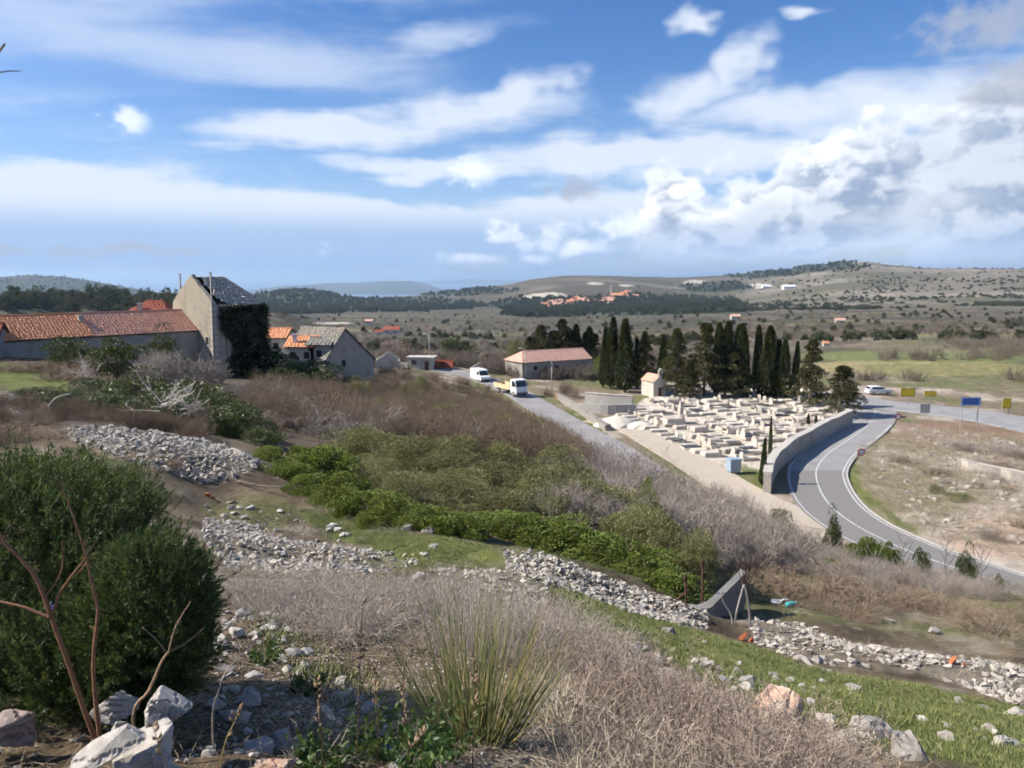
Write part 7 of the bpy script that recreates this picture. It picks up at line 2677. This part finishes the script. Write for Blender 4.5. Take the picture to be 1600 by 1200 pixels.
def ribbons_chain(A, B, ra, rb, n, segs, r):
    """connected strips so that each stem is one island"""
    A, B = A.reshape(segs, n, 3), B.reshape(segs, n, 3)
    ra, rb = ra.reshape(segs, n), rb.reshape(segs, n)
    pts = np.concatenate([A, B[-1:]], 0)
    rr = np.concatenate([ra, rb[-1:]], 0)[..., None]
    d = unit(pts[-1] - pts[0])
    s = unit(np.cross(d, r.normal(0, 1, (n, 3))))
    s2 = np.cross(d, s)
    V = np.stack([pts + s * rr, pts - s * rr * 0.5 + s2 * rr * 0.87, pts - s * rr * 0.5 - s2 * rr * 0.87], 2)      # seg+1, n, 3, 3
    idx = np.arange((segs + 1) * n * 3).reshape(segs + 1, n, 3)
    Q = []
    for k in range(3):
        a, b = idx[:-1, :, k], idx[:-1, :, (k + 1) % 3]
        c, e = idx[1:, :, (k + 1) % 3], idx[1:, :, k]
        Q.append(np.stack([a, b, c, e], -1).reshape(-1, 4))
    return V.reshape(-1, 3), np.concatenate(Q)


r = np.random.default_rng(121)
bp = Vector(W(745, 1165, 2.78))
bz = land1(bp.x, bp.y)
br = thing('broom_plant', 'tall tuft of green and yellow broom rushes in the lower middle', 'plant', (bp.x, bp.y, bz))
BRM = stem_material('broom_stem', [(0.0, (0.105, 0.135, 0.045)), (0.45, (0.165, 0.185, 0.07)), (0.72, (0.26, 0.24, 0.09)), (1.0, (0.42, 0.30, 0.12))])
n = 260
V, Q = ribbons_chain(*stems_bundle(r, n, 0.62, 0.36, 0.66, 0.0021, (0.02, 0.05), 4, 0.14), n, 4, r)
obj('rushes', np_mesh('rushes', V, [Q]), BRM, br)
n = 150
V, Q = ribbons_chain(*stems_bundle(r, n, 0.95, 0.25, 0.52, 0.0018, (0.08, 0.0), 4, 0.12), n, 4, r)
obj('rushes', np_mesh('rushes', V, [Q]), BRM, br)
n = 9
V, Q = ribbons_chain(*stems_bundle(r, n, 0.25, 0.7, 0.86, 0.0018, (0.12, 0.05), 4, 0.08), n, 4, r)
obj('tall_rushes', np_mesh('tall_rushes', V, [Q]), BRM, br)

# ------------------------------------------------------------------ green weeds and dry seed stalks
L_WEED = leaf_mat('weed_leaf', (0.055, 0.105, 0.028), (0.085, 0.145, 0.040), (0.14, 0.19, 0.06), 0.3, 0.5, 0.35, 8.0)
for i, (u, v, d, w_, h_, lab) in enumerate(((545, 1185, 2.35, 0.22, 0.16, 'low green weed at the bottom left of the broom'), (610, 1170, 2.45, 0.26, 0.2, 'bushy green weed below the broom with a blue flower'), (690, 1180, 2.4, 0.24, 0.2, 'green weed directly in front of the broom foot'), (500, 1200, 2.2, 0.2, 0.14, 'low green weed at the bottom edge left of the broom'), (650, 1210, 2.2, 0.24, 0.14, 'small green weed at the bottom edge below the broom'), (415, 1010, 4.2, 0.3, 0.1, 'grassy green weed in the shade behind the rosemary'), (480, 1060, 3.5, 0.26, 0.1, 'broad leaved green weed between white stones'))):
    rr = np.random.default_rng(140 + i)
    p = Vector(W(u, v, d))
    gz = land1(p.x, p.y)
    t_ = thing('green_weed', lab, 'weed', (p.x, p.y, gz))
    n0 = 22
    a = rr.uniform(0, 6.28, n0)
    P = np.stack([np.cos(a) * w_ * 0.25 * rr.random(n0), np.sin(a) * w_ * 0.25 * rr.random(n0), np.zeros(n0)], 1)
    D = np.stack([np.cos(a) * 0.7, np.sin(a) * 0.7, np.full(n0, 1.0)], 1)
    st = grow(P, D, h_ * rr.uniform(0.6, 1.2, n0), np.full(n0, 0.0014), 4, 0.1, 0.04, rr)
    sv, sq = ribbons(*st, rr)
    obj('stems', np_mesh('stems', sv, [sq]), L_WEED, t_)
    k = rr.integers(0, len(st[0]), 460)
    f = rr.random((460, 1))
    Pl = st[0][k] + (st[1][k] - st[0][k]) * f
    V, Q = leaf_quads(Pl, rr.normal(0, 1, (460, 3)) + np.array([0, 0, 0.5]), 0.026, 0.011, 0.3, rr)
    obj('leaves', np_mesh('leaves', V, [Q]), L_WEED, t_)
    if i == 1:
        fb = MB()
        f0 = Vector(W(609, 1166, 2.36)) - Vector((p.x, p.y, gz))
        for k in range(5):
            g = k * 1.257
            fb.raw([f0, f0 + Vector((0.009 * math.cos(g - 0.4), -0.003, 0.009 * math.sin(g - 0.4))), f0 + Vector((0.014 * math.cos(g), -0.002, 0.014 * math.sin(g))), f0 + Vector((0.009 * math.cos(g + 0.4), -0.003, 0.009 * math.sin(g + 0.4)))], [(0, 1, 2, 3)])
        fb.obj('flower', paint('deep_blue', (0.03, 0.03, 0.55), 0.5, grime=0.0), t_)
SEED = mat('seed_capsule', lambda t: pbr(t, t.mix(t.noise(geopos(t), 90.0, 3.0), (0.20, 0.135, 0.075), (0.36, 0.26, 0.16)), 0.8))
STALK = mat('dry_stalk', lambda t: pbr(t, t.mix(t.noise(geopos(t), 40.0, 3.0), (0.10, 0.06, 0.035), (0.19, 0.125, 0.075)), 0.8))
for i, (pts, lab) in enumerate((([(557, 1200, 2.25), (560, 1120, 2.25), (562, 1050, 2.25), (565, 985, 2.25), (567, 940, 2.25)], 'tallest dark seed stalk left of the broom'), ([(592, 1180, 2.35), (588, 1100, 2.35), (587, 1042, 2.35)], 'seed stalk just right of the tallest one'),
                                ([(640, 1190, 2.3), (632, 1110, 2.3), (630, 1048, 2.3)], 'seed stalk with bunched capsules left of the broom rushes'), ([(505, 1200, 2.2), (500, 1130, 2.2), (496, 1062, 2.2)], 'thin seed stalk among the white stones'), ([(738, 1195, 2.3), (742, 1080, 2.3), (738, 1000, 2.3)], 'seed stalk standing in front of the broom rushes'),
                                ([(345, 1205, 1.95), (352, 1160, 1.95), (368, 1125, 1.95), (374, 1105, 1.95)], 'budding yellow twig at the bottom edge beside the rocks'), ([(262, 1210, 1.85), (248, 1165, 1.85), (238, 1132, 1.85)], 'budding yellow twig in front of the layered slab'), ([(600, 1200, 2.2), (640, 1170, 2.2), (668, 1140, 2.2)], 'slanting reddish seed stalk among the weeds'))):
    lines = [(pts, 0.0022, 0.001)]
    t_ = px_tube_thing('seed_stalk' if i not in (5, 6) else 'budding_twig', lab, 'plant', lines, STALK if i not in (5, 6) else stem_material('yellow_twig', [(0, (0.36, 0.27, 0.10)), (1, (0.42, 0.32, 0.13))]))
    rr = np.random.default_rng(160 + i)
    P = [Vector(W(*q)) - t_.location for q in pts]
    for k in range(16 if i not in (5, 6) else 9):
        f = rr.uniform(0.35, 1.0) * (len(P) - 1)
        j = min(int(f), len(P) - 2)
        c = P[j].lerp(P[j + 1], f - j)
        g = rr.uniform(0, 6.28)
        o_ = Vector((math.cos(g) * 0.010, math.sin(g) * 0.010, 0.008))
        MB().tube([c, c + o_ * 0.5, c + o_, c + o_ * 1.3 + Vector((0, 0, 0.006))], [0.0008, 0.004, 0.0042, 0.001], 6).obj('seed_pod' if i not in (5, 6) else 'bud', SEED, t_, True)

# ------------------------------------------------------------------ dry brush, straw, turf
def tuft(seed, n, L0, L1, w, spread, rad0, segs=3, droop=0.0):
    rr = np.random.default_rng(seed)
    st = stems_bundle(rr, n, spread, L0, L1, rad0, (0, 0), segs, w, droop)
    return np_mesh('tuft', *(lambda a: (a[0], [a[1]]))(ribbons(*st, rr)))


def brush(seed, w, h, n0, n1, n2, r0):
    rr = np.random.default_rng(seed)
    a = rr.uniform(0, 6.28, n0)
    q = rr.random(n0)
    P = np.stack([np.cos(a) * w * 0.35 * q, np.sin(a) * w * 0.35 * q, np.full(n0, -0.02)], 1)
    b = a + rr.normal(0, 0.9, n0)
    D = np.stack([np.cos(b) * 0.9, np.sin(b) * 0.9, rr.uniform(0.5, 1.4, n0)], 1)
    segs = [grow(P, D, h * rr.uniform(0.8, 1.7, n0), np.full(n0, r0), 6, 0.2, -0.06, rr)]
    cur = segs[0]
    for n, ln, rk in ((n1, h * 0.5, r0 * 0.6), (n2, h * 0.3, r0 * 0.42)):
        i = rr.integers(0, len(cur[0]), n)
        t = rr.random((n, 1))
        cur = grow(cur[0][i] + (cur[1][i] - cur[0][i]) * t, unit(cur[1][i] - cur[0][i]) + rr.normal(0, 0.8, (n, 3)), ln * rr.uniform(0.4, 1.3, n), np.full(n, rk), 3, 0.3, 0.03, rr)
        segs.append(cur)
    return segs_mesh('brush', segs, r0 * 0.7, rr)


DRY = stem_material('dry_grass', [(0.0, (0.25, 0.21, 0.15)), (0.5, (0.38, 0.325, 0.24)), (1.0, (0.50, 0.43, 0.32))])
LAV = stem_material('grey_brush', [(0.0, (0.23, 0.19, 0.155)), (0.5, (0.36, 0.31, 0.265)), (1.0, (0.48, 0.42, 0.35))])
TANB = stem_material('tan_brush', [(0.0, (0.16, 0.11, 0.08)), (0.5, (0.29, 0.225, 0.175)), (1.0, (0.43, 0.36, 0.29))])
GRS = stem_material('turf_blade', [(0.0, (0.085, 0.122, 0.030)), (0.5, (0.13, 0.165, 0.045)), (0.8, (0.20, 0.20, 0.08)), (1.0, (0.30, 0.26, 0.13))])
c_dry = proto_objs([tuft(200 + k, 54, 0.08, 0.30, 0.09, 1.2, 0.0014, 4, 0.2) for k in range(4)], DRY)
c_lav = proto_objs([brush(210 + k, 0.85, 0.25, 28, 230, 640, 0.0020) for k in range(3)], LAV)
c_tan = proto_objs([brush(220 + k, 0.85, 0.19, 26, 200, 560, 0.0022) for k in range(3)], TANB)
c_grs = proto_objs([tuft(230 + k, 26, 0.02, 0.06, 0.07, 0.9, 0.0022, 2) for k in range(4)], GRS)


def fill(name, label, polys, coll, npr, s0, s1, seed, clump=0.0):
    rr = np.random.default_rng(seed)
    P = np.concatenate([sample_px_poly(poly, a, b, n, rr) for poly, a, b, n in polys])
    cl = fbm(P[:, 0] / 0.8, P[:, 1] / 0.8, seed + 60, 3)      # clumps and gaps
    if clump:
        k = cl + rr.normal(0, 0.05, len(P)) > clump
        P, cl = P[k], cl[k]
    s = rr.uniform(s0, s1, len(P)) * (0.55 + 0.9 * cl)
    return scatter(name, P + np.array([0, 0, -0.01]), rr.uniform(0, 6.28, len(P)), s, coll, npr, label, rr.normal(0, 0.12, (len(P), 2)))


fill('dry_brush', 'grey leafless low brush behind the broom', [([(380, 930), (480, 928), (620, 930), (720, 955), (800, 985), (860, 1015), (850, 1045), (760, 1035), (640, 1022), (520, 1000), (430, 972), (375, 950)], 3.4, 12, 300),
                                                            ([(790, 965), (860, 960), (960, 1010), (1010, 1050), (960, 1075), (880, 1040)], 4, 14, 60)], c_lav, 3, 0.6, 1.1, 1, 0.43)
fill('tan_brush', 'brownish dry brush across the lower right', [([(860, 985), (950, 1055), (1050, 1110), (1150, 1160), (1240, 1205), (1310, 1250), (1330, 1300), (1000, 1300), (950, 1150), (860, 1070)], 2.6, 13, 190)], c_tan, 3, 0.55, 1.1, 2, 0.53)
fill('dry_grass', 'straw coloured dry grass tufts', [([(345, 890), (420, 885), (560, 905), (700, 920), (800, 950), (840, 1040), (700, 1050), (540, 1010), (430, 975), (360, 960)], 3.6, 13, 330), ([(830, 1060), (980, 1080), (1150, 1160), (1300, 1240), (1300, 1300), (850, 1300)], 2.0, 7, 170),
                                                     ([(900, 950), (1000, 1030), (1100, 1090), (1250, 1150), (1350, 1190), (1300, 1210), (1100, 1130), (960, 1070)], 4, 13, 110), ([(300, 765), (470, 770), (600, 810), (700, 850), (640, 850), (500, 850), (330, 815)], 13, 24, 170), ([(60, 690), (200, 715), (290, 775), (200, 790)], 12, 26, 120), ([(380, 690), (520, 720), (640, 800), (520, 790), (420, 745)], 18, 32, 120), ([(1150, 880), (1450, 900), (1640, 960), (1640, 1030), (1350, 1000), (1180, 960)], 12, 30, 220), ([(1330, 900), (1600, 960), (1640, 1010), (1400, 1000)], 14, 30, 160), ([(420, 1100), (560, 1080), (600, 1180), (450, 1200)], 2, 4, 8)], c_dry, 4, 0.55, 1.2, 3, 0.38)
_g = []
for key, n in (('terrace', 9000), ('hollow', 3200), ('pile', 1100), ('rim', 1500), ('plateau', 900), ('ledge', 500), ('slope', 700)):
    poly, a, b = GRASS_PX[key]
    _g.append((poly, a, b, n))
_g.append(([(380, 960), (470, 1000), (540, 1060), (480, 1080), (400, 1030)], 3, 6, 90))
fill('rubble_weeds', 'dry weeds growing through the stone heaps', [(RUBBLE_PX[k_][0], RUBBLE_PX[k_][1], RUBBLE_PX[k_][2], n_) for k_, n_ in (('pile', 90), ('band', 90), ('wall', 60), ('right', 120), ('loose', 60))], c_dry, 4, 0.5, 1.1, 7, 0.46)
_g.append(([(870, 905), (960, 950), (1010, 1000), (950, 1010), (870, 950)], 7, 16, 700))
_g.append(([(345, 960), (420, 950), (520, 1020), (600, 1090), (520, 1110), (420, 1060)], 2.5, 7, 160))
fill('turf_grass', 'short green turf on the terraces', _g, c_grs, 4, 0.7, 1.6, 4)
# fallen straw and twigs lying on the ground
rr = np.random.default_rng(5)
P = sample_px_poly([(340, 960), (640, 1000), (1000, 1040), (1250, 1110), (1420, 1200), (1420, 1300), (-150, 1300), (-150, 1110), (200, 1110), (320, 1080)], 1.3, 8, 7000, rr)
a = rr.uniform(0, 6.28, len(P))
Ls = rr.uniform(0.04, 0.2, len(P))
dv = np.stack([np.cos(a) * Ls, np.sin(a) * Ls, rr.normal(0, 0.02, len(P))], 1)
A_ = P + np.array([0, 0, 0.008])
B_ = A_ + dv
B_[:, 2] = np.maximum(B_[:, 2], land(B_[:, 0], B_[:, 1]) + 0.006)
V, Q = prisms(A_, B_, 0.0013, 0.0007, rr)
o = obj('fallen_straw', np_mesh('fallen_straw', V, [Q]), stem_material('straw', [(0.0, (0.22, 0.16, 0.10)), (0.6, (0.36, 0.28, 0.19)), (1.0, (0.48, 0.40, 0.29))]))
tag(o, 'fallen straw and twigs on the near ground', kind='stuff')
P = sample_px_poly([(330, 960), (640, 1000), (1000, 1040), (1300, 1120), (1420, 1200), (1420, 1300), (-150, 1300), (-150, 1110), (200, 1110), (320, 1080)], 1.3, 9, 3200, rr)
sc_ = rr.uniform(0.008, 0.03, len(P))
c_pb = proto_objs([m_.copy() for m_ in NS])
scatter('pebbles', P + np.array([0, 0, 0.004]), rr.uniform(0, 6.28, len(P)), sc_, c_pb, 8, 'small pebbles strewn on the near ground', rr.normal(0, 0.3, (len(P), 2)))
for i, (pts, lab) in enumerate((([(332, 1125, 2.3), (340, 1085, 2.3), (356, 1045, 2.35), (398, 1005, 2.5)], 'long thin pale twig leaning at the right edge of the rosemary'),
                                ([(910, 1200, 2.6), (912, 1120, 2.6), (916, 1066, 2.6)], 'upright pale dead stalk right of the broom'), ([(990, 1205, 2.75), (1000, 1170, 2.75), (985, 1140, 2.8), (950, 1110, 2.9), (895, 1098, 3.0)], 'arching straw coloured stem right of the broom'),
                                ([(1240, 1210, 3.4), (1228, 1150, 3.4), (1210, 1100, 3.4), (1185, 1060, 3.4)], 'tall dry stem in the brush before the reddish boulder'))):
    px_tube_thing('dead_stick', lab, 'stick', [(pts, 0.0035, 0.0015), ([pts[-2], (pts[-2][0] + 12, pts[-2][1] - 14, pts[-2][2])], 0.002, 0.0008)], DRY)

# stones and tufts strewn over the waste ground right of the road
rr = np.random.default_rng(15)
P = sample_px_poly([(1375, 690), (1420, 668), (1680, 700), (1680, 900), (1560, 862), (1450, 832), (1400, 800), (1368, 750)], 45, 125, 2200, rr)
P = P[fbm(P[:, 0] / 6, P[:, 1] / 6, 88, 3) > 0.42]
scatter('waste_stones', P, rr.uniform(0, 6.28, len(P)), 0.15 + 0.9 * rr.random(len(P)) ** 3, c_st, 10, 'pale stones strewn over the waste ground right of the road', rr.normal(0, 0.3, (len(P), 2)))
P = sample_px_poly([(1345, 700), (1420, 668), (1680, 690), (1680, 905), (1560, 866), (1450, 838), (1380, 800), (1340, 750)], 45, 125, 2600, rr)
scatter('waste_weeds', P, rr.uniform(0, 6.28, len(P)), rr.uniform(1.5, 4.5, len(P)), c_dry, 4, 'dry weeds over the waste ground right of the road')
